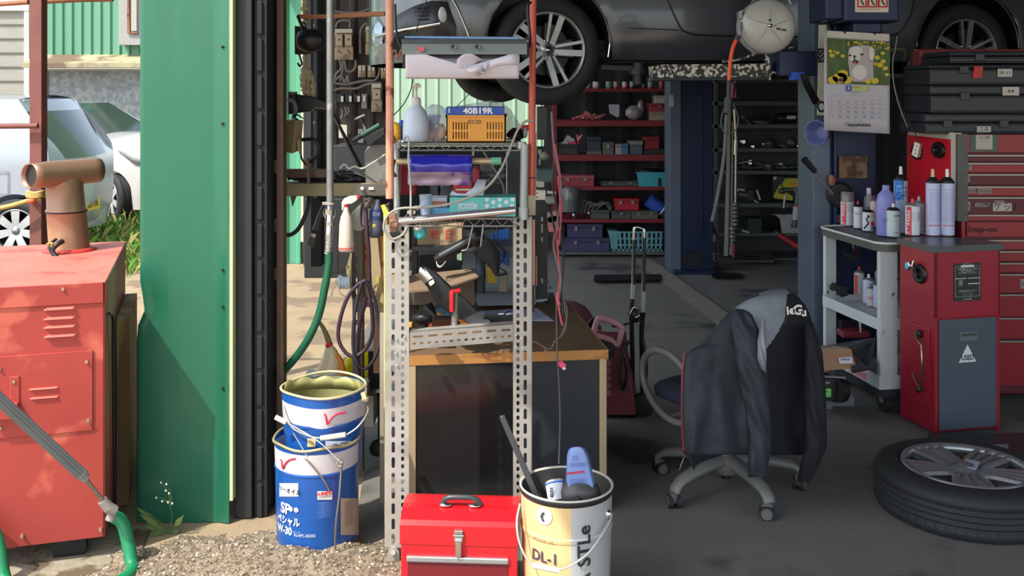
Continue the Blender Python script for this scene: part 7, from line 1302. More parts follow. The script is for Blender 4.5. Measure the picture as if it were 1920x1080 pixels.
b = solo('red_parts', 'red painted parts in the cart bottom tray', 'parts', fm((120, 36, 46)), BLACK); b.pbox(1580, 1632, 622, 634, 5.25, .1); b.m(BLACK).pbox(1575, 1650, 600, 622, 5.35, .05); b.end(.006)
b = solo('black_clamp', 'black bent part resting on the middle tray edge', 'part', BLACK); b.pprism([(1559, 538), (1566, 532), (1590, 537), (1590, 555), (1578, 558), (1568, 545), (1560, 546)], 5.2, .04); b.end(.003)
# ---------------------------------------------------------------- cardboard, scale and sheet beside the cart
b = solo('carton', 'low brown carton with a white shipping label beside the jacket', 'box', pm('fresh_carton', (160, 122, 92), .85, 0, .06), fm((196, 170, 136)), fm((206, 206, 220)), BLACK)
b.loft([[W(x, y, Y_) for x, y, Y_ in q] for q in ([(1530, 659, 4.75), (1596, 656, 4.75), (1588, 649, 4.95), (1530, 647, 4.95)], [(1530, 697, 4.75), (1606, 690, 4.75), (1600, 684, 4.95), (1530, 690, 4.95)])], smooth=False); b.m(b.mats[1]).loft([[W(x, y, Y_) for x, y, Y_ in q] for q in ([(1530, 658, 4.748), (1596, 655, 4.748), (1563, 648, 4.95), (1530, 648, 4.95)], [(1530, 659, 4.75), (1596, 656, 4.75), (1563, 649, 4.95), (1530, 649, 4.95)])], smooth=False)
b.m(b.mats[2]).pprism([(1572, 671), (1597, 669), (1599, 681), (1574, 682)], 4.742, .002); b.m(BLACK)
for k in range(7): b.pbox(1577 + k * 2.5, 1578.4 + k * 2.5, 672, 676, 4.741, .001)
b.end(.001)
t = Thing('wheel_balancer', 'grey and black tool stand with green label under the carton', 'stand', (X_(1570, 4.8), 4.85, 0))
p = t.part('base', fm((104, 106, 110)), BLACK); p.pprism([(1545, 745), (1568, 745), (1570, 708), (1578, 714), (1602, 746), (1602, 762), (1562, 762), (1560, 768), (1545, 768)], 4.8, .2); p.m(BLACK).pprism([(1576, 746), (1584, 742), (1588, 747)], 4.795, .01); p.end(.004)
p = t.part('motor', BLACK, fm((110, 206, 90))); p.pbox(1544, 1568, 712, 752, 4.74, .12); p.cyl(W(1566, 732, 4.74), W(1578, 732, 4.76), .055, n=20); p.m(p.mats[1]).pbox(1545, 1559, 729, 745, 4.735, .01); p.m(fm((60, 90, 60))).pbox(1547, 1553, 733, 736, 4.732, .01); p.end(.004)
p = t.part('rail', fm((120, 122, 122))); p.cyl(W(1540, 706, 4.78), W(1585, 709, 4.78), .008); p.pbox(1546, 1556, 716, 720, 4.73, .02); p.pbox(1545, 1547, 768, 792, 4.8, .02); p.end()
b = solo('dark_sheet', 'dark folded mat leaning between the carton and white cart', 'mat', pm('dark_mat', (62, 66, 68), .6, .1, .15, 6, c2=(84, 90, 94), c2t=.6, c2s=6)); b.loft([[W(1548, 648, 5.3), W(1644, 632, 5.1), W(1630, 690, 4.72), W(1598, 694, 4.72), W(1588, 655, 4.85)], [W(1548, 652, 5.3), W(1650, 636, 5.1), W(1640, 692, 4.74), W(1598, 700, 4.74), W(1588, 662, 4.87)]], smooth=False); b.end()
# ---------------------------------------------------------------- red can-crusher cabinet
rzu = R(14); UO = Vector((1.886, 4.52, 0)); RC = pm('cabinet_crimson', (148, 24, 44), .38, .1, .07, 5, coat=.2, c2=(92, 34, 40), c2t=.7, c2s=9); UG = pm('cabinet_grey_panel', (78, 88, 98), .4, .2, .06, 4)
t = Thing('waste_can_cabinet', 'red and grey steel cabinet with a USED triangle, standing by the tool chest', 'cabinet', tuple(UO), rzu)
UW, UD, UH = .34, .255, .845
p = t.part('body', RC, local=True); p.box(0, UW, .004, UD, .02, UH); p.box(0, .018, -.002, .01, .0, UH); p.box(UW - .018, UW, -.002, .01, 0, UH); p.box(0, UW, -.002, .01, .53, UH); p.end(.004)
p = t.part('top', pm('cabinet_top_grey', (84, 90, 92), .3, .3, .08, 5), local=True); p.prism([(-.01, .82), (UW + .012, .82), (UW + .012, .857), (-.01, .857)], -.02, -.0); p.v = []; p.f = []; p.mi = []; p.sm = []
p.loft([[(-.01, -.012, z), (UW + .012, -.012, z), (UW + .012, UD * .4, z), (UW * .7, UD + .01, z), (-.01, UD + .01, z)] for z in (.828, .857)], smooth=False); p.end(.003)
p = t.part('door', UG, local=True); p.box(.02, UW - .02, -.004, .002, .03, .525); p.end(.003)
s_ = t.sub(p.o, 'finger_pull', fm((116, 122, 124), .35, .5), fm((60, 64, 64)), local=True); s_.box(.125, .215, -.008, -.003, .425, .465); s_.m(s_.mats[1]).box(.13, .21, -.009, -.004, .447, .46); s_.end(.002)
s_ = t.sub(p.o, 'used_sticker', fm((206, 212, 212)), fm((50, 60, 66)), local=True); s_.add([(.118, -.0065, .33), (.21, -.0065, .33), (.164, -.0065, .41)], [(0, 1, 2)]); s_.m(s_.mats[1]).text('USED', .032, (.164, -.0075, .35), bold=.03, sx=.85); s_.end(label='pale triangle reading USED')
p = t.part('instruction_plate', fm((34, 44, 42)), fm((200, 204, 196)), fm((110, 120, 110)), local=True); p.box(.095, .235, -.005, -.001, .605, .775); p.m(p.mats[1])
p.tube([(.102, -.0055, .625), (.102, -.0055, .76), (.228, -.0055, .76), (.228, -.0055, .625)], .0008, 4, 1, closed=True); p.box(.13, .20, -.006, -.005, .756, .766); p.text('缶スプレー', .0095, (.165, -.0062, .77)); 
for z, s1 in ((.748, 'ご使用後のスプレー缶は'), (.74, '必ず穴をあけて'), (.731, 'ガスを抜いてください')): p.text(s1, .0095, (.165, -.006, z))
p.box(.102, .16, -.006, -.005, .705, .708); p.box(.168, .228, -.006, -.005, .705, .708); p.box(.168, .226, -.006, -.005, .68, .684); p.text('注意事項をお守りください', .0075, (.165, -.006, .65)); p.text('ALTIA 用品', .009, (.165, -.006, .613)); p.m(p.mats[2]); p.box(.12, .14, -.006, -.005, .675, .70)
for k in range(4): p.text('安全のため手袋着用', .006, (.165, -.006, .643 - k * .005))
p.end(label='dark plate with white Japanese lettering')
def sx(mb, y, z, *a): return (-.0, y, z)
p = t.part('filler_port', BLACK, CHROME, fm((90, 190, 214)), local=True); p.lathe([(.022, .0), (.022, .012), (.042, .012), (.045, .0)], 28, c=(-.001, .10, .715), ax='x'); p.v = [Vector((-v.x - .001, v.y, v.z)) for v in p.v]; p.tube([(-.02, .12, .76), (-.03, .105, .745), (-.02, .1, .72)], .004, 6); p.m(CHROME).ball((-.03, .15, .745), (.008, .02, .022), 14, 8); p.m(p.mats[2]).ball((-.036, .152, .745), (.004, .014, .016), 12, 6); p.m(CHROME).cyl((-.04, .11, .75), (-.03, .11, .775), .003); p.end()
p = t.part('crank_plate', RC, BLACK, local=True); p.prism([(0, 0), (1, 0), (1, 1)], 0, 1); p.v = []; p.f = []; p.mi = []; p.sm = []; p.box(-.006, .001, .03, .2, .12, .48); p.end(.003)
p = t.part('crank_handle', pm('brassy_bar', (170, 150, 116), .25, .9), BLACK, local=True); p.tube([(-.008, .13, .445), (-.03, .08, .42), (-.035, .045, .405), (-.035, .045, .2), (-.03, .07, .21), (-.008, .15, .25)], .005, 8, 1); p.m(BLACK).ball((-.015, .09, .445), (.012, .014, .018), 10, 6, .2); p.ball((-.015, .1, .19), (.012, .014, .014), 10, 6, .2); p.end()
for y, z in ((.17, .465), (.19, .225)): p = t.part('screw', fm((120, 50, 50), .4, .4), local=True); p.ball((-.002, y, z), (.004, .006, .006), 8, 6); p.end()
# ---------------------------------------------------------------- big red tool chest
Yk = 4.9; TCR = pm('chest_red', (134, 18, 34), .35, .1, .07, 4, coat=.2); TCD = pm('chest_red_dark', (84, 14, 26), .4, .1, .08); RAIL = pm('drawer_rail', (150, 144, 138), .3, .8, .1)
t = Thing('tool_chest', 'tall red tool chest with many drawers and handwritten stickers at right edge', 'tool chest', (2.45, 4.95, 0))
x0, x1 = X_(1803, Yk), X_(2080, Yk)
p = t.part('body', TCR, TCD); p.m(TCD).box(x0, x1, Yk + .01, Yk + .62, .08, Z_(252, Yk)); p.m(TCR).box(x0, x0 + .02, Yk - .002, Yk + .02, .08, Z_(252, Yk)); p.end(.004)
ys = [(252, 286), (292, 303), (307, 323), (328, 346), (351, 367), (371, 402), (404, 413), (416, 444), (451, 468), (472, 490), (494, 511), (515, 549), (553, 594), (597, 634), (640, 722)]
for i, (a_, c_) in enumerate(ys):
    p = t.part('drawer', TCR, TCD); p.m(TCR if i % 2 == 0 or i > 5 else TCD).box(x0 + .022, x1 - .02, Yk - .006, Yk + .02, Z_(c_, Yk), Z_(a_, Yk)); p.end(.002)
    if i not in (0, 7): s_ = t.sub(p.o, 'drawer_rail', RAIL); s_.box(x0 + .025, x1 - .03, Yk - .016, Yk - .004, Z_(a_ + 1.5, Yk), Z_(a_ - 2.5, Yk)); s_.end(.002)
STK = fm((176, 168, 158)); STG = fm((140, 128, 120))
p = t.part('sticker', STK, STG, BLACK, fm((60, 96, 80)), fm((46, 18, 24))); yk = Yk - .0085
p.m(p.mats[3]).pbox(1820, 1870, 253, 284, yk, .002); p.m(STK).pbox(1830, 1861, 253, 280, yk - .001, .002); p.m(BLACK).text('〇〇様\n------', .018, W(1845, 262, yk - .002)); p.end(label='paper note on green tape')
for a_, c_, y0, y1, s1, mt in ((1801, 1822, 310, 319, '6角', STG), (1801, 1819, 329, 341, 'ビット', STG), (1806, 1830, 353, 362, 'Wrench', STG), (1832, 1859, 353, 363, 'Driver', STG), (1801, 1819, 378, 395, 'BoX', STG), (1828, 1858, 380, 388, 'COMBI', STG), (1862, 1897, 381, 396, 'ソケット', STK), (1864, 1885, 376, 381, 'コンビ', STG), (1913, 1935, 523, 541, 'メモ', STG)):
    p = t.part('sticker', mt, BLACK); p.pbox(a_, c_, y0, y1, yk, .0025); p.m(BLACK).text(s1, .0013 * (c_ - a_) * (1 if len(s1) < 5 else .75), W((a_ + c_) / 2, (y0 + y1) / 2, yk - .001)); p.end(label='small handwritten sticker')
p = t.part('maker_lettering', fm((52, 30, 32), .3, .5)); p.text('Snap-on', .04, W(1842, 430, yk), bold=.02, sx=1.15, ry=0); p.end(label='dark maker lettering')
p = t.part('side_panel', pm('bright_red_panel', (206, 24, 44), .4, .05, .05, 4), pm('cream_frame', (196, 190, 176), .6, 0, .1), fm((84, 84, 78)), BLACK)
Pa, Pb = Vector((2.155, 4.9, 0)), Vector((2.155, 5.52, 0)); dv = (Pb - Pa).normalized(); nv = Vector((-dv.y, dv.x, 0)); zt = 1.345; zb = .92; L_ = (Pb - Pa).length
def sp(u, z, o=0.): q = Pa + dv * u + nv * o; return (q.x, q.y, z)
p.m(p.mats[1]).loft([[sp(u, z, o) for u, o in ((0, 0), (L_, 0), (L_, -.02), (0, -.02))] for z in (zb, zt)], smooth=False); p.m(p.mats[0]).loft([[sp(u, z, o) for u, o in ((.075, .004), (L_ - .0, .004), (L_ - .0, -.002), (.075, -.002))] for z in (zb - .2, zt - .035)], smooth=False)
p.m(p.mats[2]).loft([[sp(u, z, o) for u, o in ((-.01, .004), (.015, .004), (.015, -.045), (-.01, -.045))] for z in (zb, zt - .005)], smooth=False); p.end()
p = t.part('cable_port', BLACK); u_, z_ = .27, 1.265
def ringport(u_, z_, ru, rz_):
    p.loft([[sp(u_ + ru * k * cos(a), z_ + rz_ * k * sin(a), o) for a in [2 * pi * j / 24 for j in range(24)]] for k, o in ((1, .003), (1, .014), (.85, .02), (.45, .018), (.4, .003))], False)
ringport(.2, Z_(282, 5.07), .075, .042); p.m(BLACK).add([sp(.2 + .03 * cos(a), Z_(282, 5.07) + .018 * sin(a), .006) for a in [2 * pi * j / 16 for j in range(16)]], [tuple(range(16))]); p.end()
p = t.part('cable_port', BLACK); ringport(.47, Z_(285, 5.35), .07, .042); p.end()
b = solo('power_tap', 'white power tap hanging on its cord before the bright red panel', 'power tap', fm((206, 200, 188)), BLACK); b.loft([[W(x, y, Y_) for x, y, Y_ in q] for q in ([(1715, 266, 5.05), (1725, 270, 5.02), (1729, 270, 5.1), (1719, 266, 5.12)], [(1709, 290, 5.05), (1719, 296, 5.02), (1726, 294, 5.1), (1714, 288, 5.12)])], smooth=False); b.m(BLACK)
for dx, dy in ((0, 0), (-1.5, 7), (-3, 14)): b.text('=', .016, W(1719 + dx, 274 + dy, 5.02), bold=.02)
tw(b, [(1722, 268, 5.05), (1716, 250, 5.06), (1705, 230, 5.1), (1690, 200, 5.15), (1678, 160, 5.2), (1674, 120, 5.25), (1680, 80, 5.3), (1682, 66, 5.3)], .0032, 6); tw(b, [(1670, 84, 5.3), (1690, 56, 5.3), (1720, 10, 5.3), (1730, -10, 5.3)], .003, 6, 2); b.end()
b = solo('pale_lead', 'pale thin lead hanging beside the dog calendar', 'cable', fm((150, 150, 152))); tw(b, [(1682, 68, 5.24), (1679, 90, 5.22), (1674, 115, 5.2), (1675, 150, 5.2), (1682, 185, 5.18), (1692, 215, 5.16), (1702, 238, 5.12)], .0028, 6); b.end()
# open lid and cases on top of the chest
b = solo('chest_lid', 'dark red upright panel behind the stacked black tool cases', 'panel', pm('lid_red', (120, 22, 32), .5, .1, .1), fm((150, 60, 66))); b.pbox(1722, 2080, 92, 236, 5.6, .02); b.m(b.mats[1]).pbox(1715, 1722, 92, 236, 5.55, .06); b.pbox(1724, 1730, 95, 215, 5.5, .04); b.end(.003)
CS = pm('case_black', (38, 42, 46), .45, 0, .1, 8)
def case(lb, px0, px1, py0, py1, Y, edge=None, name='tool_case', dd=.35, splitf=.3, lab=None):
    t = Thing(name, lb, 'case', tuple(W((px0 + px1) / 2, py1, Y)))
    p = t.part('shell', CS); ym = py0 + (py1 - py0) * splitf; p.pbox(px0, px1, ym + .7, py1, Y, dd); p.pbox(px0 + 3, px1 + 3, ym + 3, py1 - 3, Y - .006, .01); p.end(.012, 3)
    p = t.part('lid', CS); p.pbox(px0 - 1, px1 + 1, py0, ym, Y - .004, dd); p.end(.012, 3)
    for q in (.22, .78):
        p = t.part('latch', fm((52, 56, 60))); cx_ = px0 + (px1 - px0) * q; p.pbox(cx_ - 8, cx_ + 8, ym - 5, ym + 9, Y - .02, .02); p.end(.003)
    if lab:
        p = t.part('label', fm((186, 182, 172)), BLACK, fm((190, 70, 80))); a_, c_, d_, e_ = lab[:4]; p.pbox(a_, c_, d_, e_, Y - .012, .003); p.m(BLACK).text(lab[4], (c_ - a_) * .0009, W((a_ + c_) / 2, (d_ + e_) / 2, Y - .0135)); p.end()
    return t
c0 = case('lowest wide black case on the red tool chest', 1737, 1925, 213, 251, 5.0, lab=(1832, 1858, 237, 248, '工具'), splitf=.45)
t0 = case('middle ribbed grey black case with crumpled silver label', 1746, 2040, 160, 212, 5.02, lab=(1880, 1911, 163, 179, '※※'), splitf=.35)
t1 = case('upper black case with a red latch and white label', 1744, 2040, 121, 159, 5.04, lab=(1871, 1898, 129, 144, 'SK-11'), splitf=.2)
p = t1.part('red_latch', fm((176, 44, 44))); p.pprism([(1828, 124), (1844, 124), (1841, 147), (1824, 147)], 5.02, .015); p.end(.002)
case('long slim black case topmost on the tool chest', 1782, 2040, 96, 119, 5.1, splitf=.4)
# frame junk behind calendar
b = solo('lamp_bracket', 'dark bent clamp behind the calendar under the car', 'bracket', pm('olive_clamp', (88, 88, 66), .6, .2), fm((110, 112, 112))); tw(b, [(1664, 95, 5.7), (1688, 92, 5.7), (1698, 100, 5.7), (1694, 114, 5.7)], .016, 8); b.m(b.mats[1]); tw(b, [(1704, 146, 5.6), (1704, 118, 5.6), (1707, 115, 5.6), (1716, 115, 5.6)], .006, 6, 2); b.pbox(1670, 1704, 138, 146, 5.65, .03); b.end(.002)
# ---------------------------------------------------------------- calendar on the lift column
t = Thing('dog_calendar', 'calendar with a white puppy among yellow flowers hung on the lift column', 'calendar', tuple(W(1605, 248, 5.2)))
Ycal = 5.18; PAP = pm('calendar_paper', (184, 180, 188), .7, 0, .02)
p = t.part('sheets', PAP); G = []
for i in range(21):
    px = 1545 + 123 * i / 20; G.append([W(px, 57 + 7 * i / 20 + (187 * k / 8) - (3 if i > 18 and k > 6 else 0) * 0, Ycal - .012 * math.exp(-i * .7) * (k / 8) - .002 * sin(i * .4) * k / 8) for k in range(9)])
p.sheet(G); p.end(solid=-.003)
p = t.part('picture', pm('calendar_grass', (70, 92, 44), .6, 0, .45, 40, streak=4), fm((200, 176, 30)), fm((170, 162, 160)), BLACK, fm((206, 200, 198)), fm((196, 90, 96)), fm((120, 110, 112)))
yc = Ycal - .017
p.pprism([(1551, 71), (1668, 78), (1668, 160), (1551, 156)], yc + .004, .001)
def dsk(x, y, rx, ry, mt, o=0., n=14): p.m(mt).add([W(x + rx * cos(a), y + ry * sin(a), yc - o) for a in [2 * pi * j / n for j in range(n)]], [tuple(range(n))])
random.seed(5)
for k in range(46): dsk(1590 + random.random() * 76, 79 + random.random() ** 2 * 14, random.uniform(1, 3.2), random.uniform(1, 2.2), p.mats[1], .0)
for x, y, r in ((1560, 104, 5), (1557, 96, 4), (1570, 99, 4), (1580, 105, 4), (1566, 97, 3), (1655, 100, 4), (1645, 108, 5), (1650, 122, 6), (1660, 128, 5), (1642, 120, 4), (1656, 115, 5), (1663, 140, 4), (1630, 124, 4)): dsk(x, y, r, r * .75, p.mats[1], .0005)
P2 = [(1590, 100), (1592, 90), (1602, 86), (1614, 86), (1618, 85), (1632, 86), (1640, 92), (1641, 102), (1638, 112), (1637, 124), (1638, 140), (1636, 154), (1600, 153), (1594, 146), (1592, 128), (1590, 118)]
p.m(p.mats[2]).add([W(x, y, yc - .001) for x, y in P2], [tuple(range(len(P2)))]); dsk(1605, 96, 13, 9, p.mats[4], .0015); dsk(1603, 108, 11, 8, p.mats[4], .0018); dsk(1634, 102, 6, 14, p.mats[6], .0012); dsk(1634, 101, 5, 13, p.mats[4], .0014); dsk(1612, 136, 14, 14, p.mats[4], .0012)
dsk(1594, 104, 3, 2, BLACK, .0022); dsk(1616, 102, 3.4, 2.2, BLACK, .0022); dsk(1602.5, 106, 3, 2.4, BLACK, .0024); dsk(1604, 116, 6, 4, BLACK, .0022); dsk(1603, 119, 3.8, 2.4, p.mats[5], .0026); dsk(1602, 111, 1.4, 4, BLACK, .0023)
for x, y, r in ((1575, 146, 14), (1562, 152, 10), (1588, 152, 10), (1580, 138, 10), (1640, 154, 8), (1628, 153, 6)): dsk(x, y if y + r * .7 < 157 else 157 - r * .7, r, r * .7, p.mats[1], .003)
dsk(1577, 150, 5, 4, fm((90, 20, 40)), .0035); p.end(label='photo of a white puppy in yellow flowers')
p = t.part('date_grid', fm((150, 146, 156)), BLACK, fm((206, 120, 140)), fm((36, 66, 160)), fm((176, 180, 110)), WHITE)
p.m(fm((36, 66, 160))).pbox(1587, 1596, 160, 171, yc, .001); p.m(WHITE).text('5', .022, W(1591.5, 165.5, yc - .001), bold=.02); p.m(fm((176, 180, 110))).pbox(1597, 1627, 161, 171, yc, .001); p.m(BLACK).text('MAY 2026', .009, W(1606, 163.5, yc - .001)); p.text('月 火 水 木 金', .008, W(1604, 175, yc))
for r_ in range(5):
    for c_ in range(7):
        d_ = r_ * 7 + c_ - 5 + 1 
        if 1 <= d_ <= 31:
            p.m(p.mats[2] if c_ == 0 else fm((120, 130, 170)) if c_ == 6 else BLACK).text(str(d_), .0165, W(1559 + c_ * 15.2, 184 + r_ * 8.5 + c_ * .3, yc))
for r_ in range(6): p.m(p.mats[0]).pbox(1553, 1662, 179.5 + r_ * 8.5, 179.9 + r_ * 8.5, yc, .0005)
p.m(BLACK).text('TEL 0197-22-3456', .007, W(1608, 228, yc)); p.text('岩田自動車商会', .0165, W(1612, 235, yc), bold=.03); p.tube([(W(1588 + 3 * cos(a), 232.5 + 3 * sin(a), yc)) for a in [k * pi / 6 for k in range(12)]], .0012, 4, 1, closed=True); p.end(label='calendar grid with dates and printed shop name')
for x, y in ((1584, 61), (1640, 63)): p = t.part('pin', BLACK); p.ball(W(x, y, Ycal - .008), (.006, .006, .006), 8, 6); p.end()
p = t.part('header_strip', fm((196, 190, 176))); p.pprism([(1551, 58), (1667, 64), (1667, 76), (1551, 69)], Ycal - .006, .003); p.end()
t = Thing('brand_strip', 'tall whitish sign strip with sideways letters left of the calendar', 'sign', tuple(W(1540, 216, 5.42)))
p = t.part('strip', pm('aged_white_strip', (206, 208, 190), .5, 0, .08, 5)); p.pprism([(1536, 47), (1550, 46), (1548, 216), (1533, 216)], 5.44, .01); p.end()
p = t.part('lettering', fm((36, 40, 40)), fm((170, 176, 160))); p.text('ISSI', .05, W(1541, 104, 5.438), rot=pi / 2, bold=.05, sx=1.1); p.text('Q', .062, W(1541, 200, 5.438), rot=pi / 2, bold=.03, sx=1.3); p.m(fm((170, 176, 160))).text('FF', .04, W(1541, 172, 5.438), rot=pi / 2); p.end()
# ---------------------------------------------------------------- wheel lying on the floor
Wc = Vector((1.68, 3.75, .165))
t = Thing('spare_wheel', 'wide tyre on a silver alloy wheel lying flat on the workshop floor', 'wheel', (Wc.x, Wc.y, 0))
Mx = Matrix.Translation(Wc) @ Matrix.Rotation(-pi / 2, 4, 'X')
wheel_parts(t, None, Mx, .322, .222, .165, 'fan', True, 5, R(20))
p = t.part('paper_tag', fm((170, 180, 196))); p.loft([[W(x, y, Y_) for x, y, Y_ in ((1802, 872, 3.74), (1830, 880, 3.70), (1838, 866, 3.78), (1812, 860, 3.82))], [W(x, y + 1, Y_) for x, y, Y_ in ((1802, 872, 3.74), (1830, 880, 3.70), (1838, 866, 3.78), (1812, 860, 3.82))]], smooth=False); p.end()
b = solo('drip_tray', 'black flat tray on the floor behind the lying wheel', 'tray', pm('black_tray', (34, 36, 40), .4, 0, .2, 10), fm((130, 128, 128))); b.box(X_(1785, 4.2), X_(2000, 4.2), 4.1, 4.45, .003, .05); b.m(b.mats[1]).add([(X_(1845, 4.2), 4.2, .0515), (X_(1895, 4.2), 4.22, .0515), (X_(1890, 4.3), 4.3, .0515), (X_(1840, 4.3), 4.28, .0515)], [(0, 1, 2, 3)]); b.end(.008)
# ---------------------------------------------------------------- shelves along the back wall
SR = pm('shelf_dull_red', (120, 34, 42), .6, .1, .15, 5); SG = pm('shelf_grey', (92, 96, 96), .6, .2, .15, 5)
YS = 9.4
t = Thing('storage_shelf', 'dull red storage shelf along the back wall, left of the far lift column', 'shelf', (X_(1150, YS), YS, 0))
for k, (a_, c_, m_) in enumerate(((166, 172, SR), (226, 237, SR), (290, 302, SR), (350, 357, SR), (411, 418, SR), (471, 478, SG))):
    p = t.part('shelf', m_); p.pbox(1043, 1262, a_, c_, YS, .45); p.end(.003)
for px in (1037, 1258): p = t.part('upright', SR); p.box(X_(px, YS), X_(px + 7, YS), YS, YS + .04, 0, 2.0); p.end()
for px in (1037, 1258): p = t.part('upright', SR); p.box(X_(px, YS), X_(px + 7, YS), YS + .41, YS + .45, 0, 2.0); p.end()
def ZS(y): return Z_(y, YS)
for i, (x0, x1, c1, c2, lb) in enumerate(((1100, 1109, (150, 120, 124), (120, 90, 96), 'pale pink tin beside the car tyre'), (1112, 1126, (196, 186, 180), (150, 120, 120), 'fat cream tin'), (1137, 1149, (110, 160, 150), (80, 120, 112), 'teal labelled tin'), (1151, 1161, (180, 160, 140), (200, 50, 60), 'cream tin with a red foot'), (1168, 1178, (214, 190, 190), (206, 50, 70), 'red and white tin'), (1182, 1191, (160, 164, 160), (50, 52, 52), 'slim black and white tin'), (1205, 1213, (66, 70, 72), (50, 52, 54), 'small dark tin'), (1216, 1227, (110, 150, 170), (170, 60, 60), 'blue grey tin'), (1237, 1248, (150, 70, 76), (110, 50, 56), 'brownish red tin'), (1250, 1257, (206, 190, 194), (200, 60, 90), 'white tin with pink foot beside the column'))):
    r = (x1 - x0) / 2 * YS / F; c_ = Vector((X_((x0 + x1) / 2, YS), YS + .07, ZS(166)))
    t = Thing('paint_tin', lb + ', on top shelf of the red unit', 'tin', tuple(c_), 0, 'tins on the top red shelf')
    p = t.part('can', fm(c1), fm(c2)); p.lathe([(r, .018), (r, .062)], 16, c=c_, caps=False); p.m(fm(c2)).lathe([(r * 1.01, .0), (r * 1.01, .02)], 16, c=c_); p.end()
    p = t.part('lid', fm((120, 118, 114), .3, .5)); p.lathe([(r, .06), (r * 1.03, .066), (r * .9, .068), (0, .068)], 16, c=c_); p.end()
def bx(lb, nm, cat, x0, x1, y0, y1, col, lid=None, Y=YS + .03, d=.2, latches=0, bev=.004, grp=None):
    t = Thing(nm, lb, cat, tuple(W((x0 + x1) / 2, y1, Y)), 0, grp); h = y1 - y0
    p = t.part('body', fm(col)); p.pbox(x0, x1, y0 + h * .3, y1, Y, d); p.end(bev)
    p = t.part('lid', fm(lid or tuple(int(v * .88) for v in col))); p.pbox(x0 - .6, x1 + .6, y0, y0 + h * .3, Y - .008, d + .01); p.end(bev)
    for k in range(latches):
        p = t.part('latch', fm((130, 128, 124), .4, .4)); cx_ = x0 + (x1 - x0) * (k + .5) / latches; p.pbox(cx_ - 3, cx_ + 3, y0 + h * .2, y0 + h * .5, Y - .016, .01); p.end(.002)
    return t
bx('white carton at top of the stack on the second red shelf', 'carton', 'box', 1229, 1256, 179, 194, (176, 168, 160), Y=YS + .05)
bx('red plastic case lying on the beige box on the second red shelf', 'tool_case', 'case', 1218, 1257, 194, 209, (150, 44, 58), latches=1)
bx('beige box under the red case on the second red shelf', 'carton', 'box', 1220, 1257, 209, 226, (150, 136, 122))
b = solo('paper_note', 'white paper leaning on the second red shelf', 'paper', fm((176, 178, 190))); b.pprism([(1141, 196), (1161, 196), (1161, 218), (1157, 220), (1143, 212)], YS + .2, .004); b.end()
b = solo('paper_note', 'white paper taped beside the far lift column top', 'paper', fm((170, 172, 170))); b.pprism([(1255, 179), (1262, 177), (1264, 195), (1261, 201), (1255, 199)], 8.58, .01); b.end()
b = solo('clear_bag', 'grey plastic bag slumped on the second red shelf', 'bag', pm('dull_bag', (140, 136, 142), .25, 0, .15, 15, bump=.6, bs=20)); b.ball((X_(1192, YS), YS + .12, ZS(226) + .07), (.085, .07, .07), 18, 10, .1); b.ball((X_(1204, YS), YS + .1, ZS(226) + .12), (.03, .03, .07), 12, 8, .2); b.end()
b = solo('red_clutter', 'pink and cream odds and ends on the second red shelf', 'parts', fm((190, 80, 100)), fm((180, 150, 130)))
for k in range(9): b.m(b.mats[k % 2]).cyl((X_(1075 + k * 6, YS), YS + .05 + .01 * (k % 3), ZS(226) + .015 + .01 * (k % 2)), (X_(1088 + k * 6, YS), YS + .1, ZS(226) + .03 + .012 * (k % 3)), .012, n=8)
b.m(b.mats[0]).pprism([(1094, 215), (1098, 207), (1108, 214), (1104, 218)], YS + .04, .03); b.end()
bx('black bin with papers at left end of the third red shelf', 'bin', 'bin', 1045, 1084, 270, 290, (34, 40, 42))
b = solo('paper_heap', 'white and red papers in the black bin on third red shelf', 'paper', fm((180, 176, 190)), fm((190, 50, 80))); b.pprism([(1058, 262), (1064, 253), (1078, 262), (1072, 269), (1060, 268)], YS + .1, .01); b.pprism([(1050, 269), (1060, 262), (1066, 270)], YS + .06, .01); b.m(b.mats[1]).pprism([(1066, 268), (1078, 264), (1080, 270), (1068, 271)], YS + .05, .02); b.end()
b = solo('marker', 'red capped marker standing on the third red shelf', 'marker', fm((200, 60, 60)), fm((176, 170, 150))); b.cyl(W(1085, 272, YS + .1), W(1083, 252, YS + .1), .012); b.m(b.mats[1]).cyl(W(1084, 262, YS + .08), W(1091, 253, YS + .08), .008); b.end()
bx('dark tool bin on the third red shelf', 'bin', 'bin', 1102, 1127, 256, 281, (34, 44, 56)); bx('grey flat tray under the dark bin on third red shelf', 'tray', 'tray', 1100, 1128, 281, 290, (84, 90, 92))
bx('grey boxed part on the third red shelf', 'part_box', 'box', 1130, 1151, 266, 290, (84, 88, 82), latches=1); bx('small white and red box on the third red shelf', 'part_box', 'box', 1154, 1165, 270, 290, (150, 140, 140)); bx('small blue box in the middle of the third red shelf', 'part_box', 'box', 1165, 1178, 269, 290, (60, 100, 140)); bx('black and silver boxed part right of the blue box', 'part_box', 'box', 1181, 1205, 264, 290, (70, 76, 84), (110, 112, 114))
bx('dark red metal box on the third red shelf', 'metal_box', 'box', 1208, 1236, 256, 280, (124, 24, 38), Y=YS + .06)
b = solo('dark_scrap', 'dark rags under and beside the dark red metal box', 'rag', fm((40, 38, 40))); b.pprism([(1206, 280), (1240, 279), (1256, 276), (1256, 290), (1206, 290)], YS + .05, .15); b.end(.008)
bx('two-tone dusty red tool case on the fourth red shelf', 'tool_case', 'case', 1048, 1114, 329, 350, (140, 48, 62), (150, 70, 82), latches=2)
bx('flat grey tool case on the fourth red shelf', 'tool_case', 'case', 1127, 1200, 340, 350, (78, 80, 78), latches=2, Y=YS + .1)
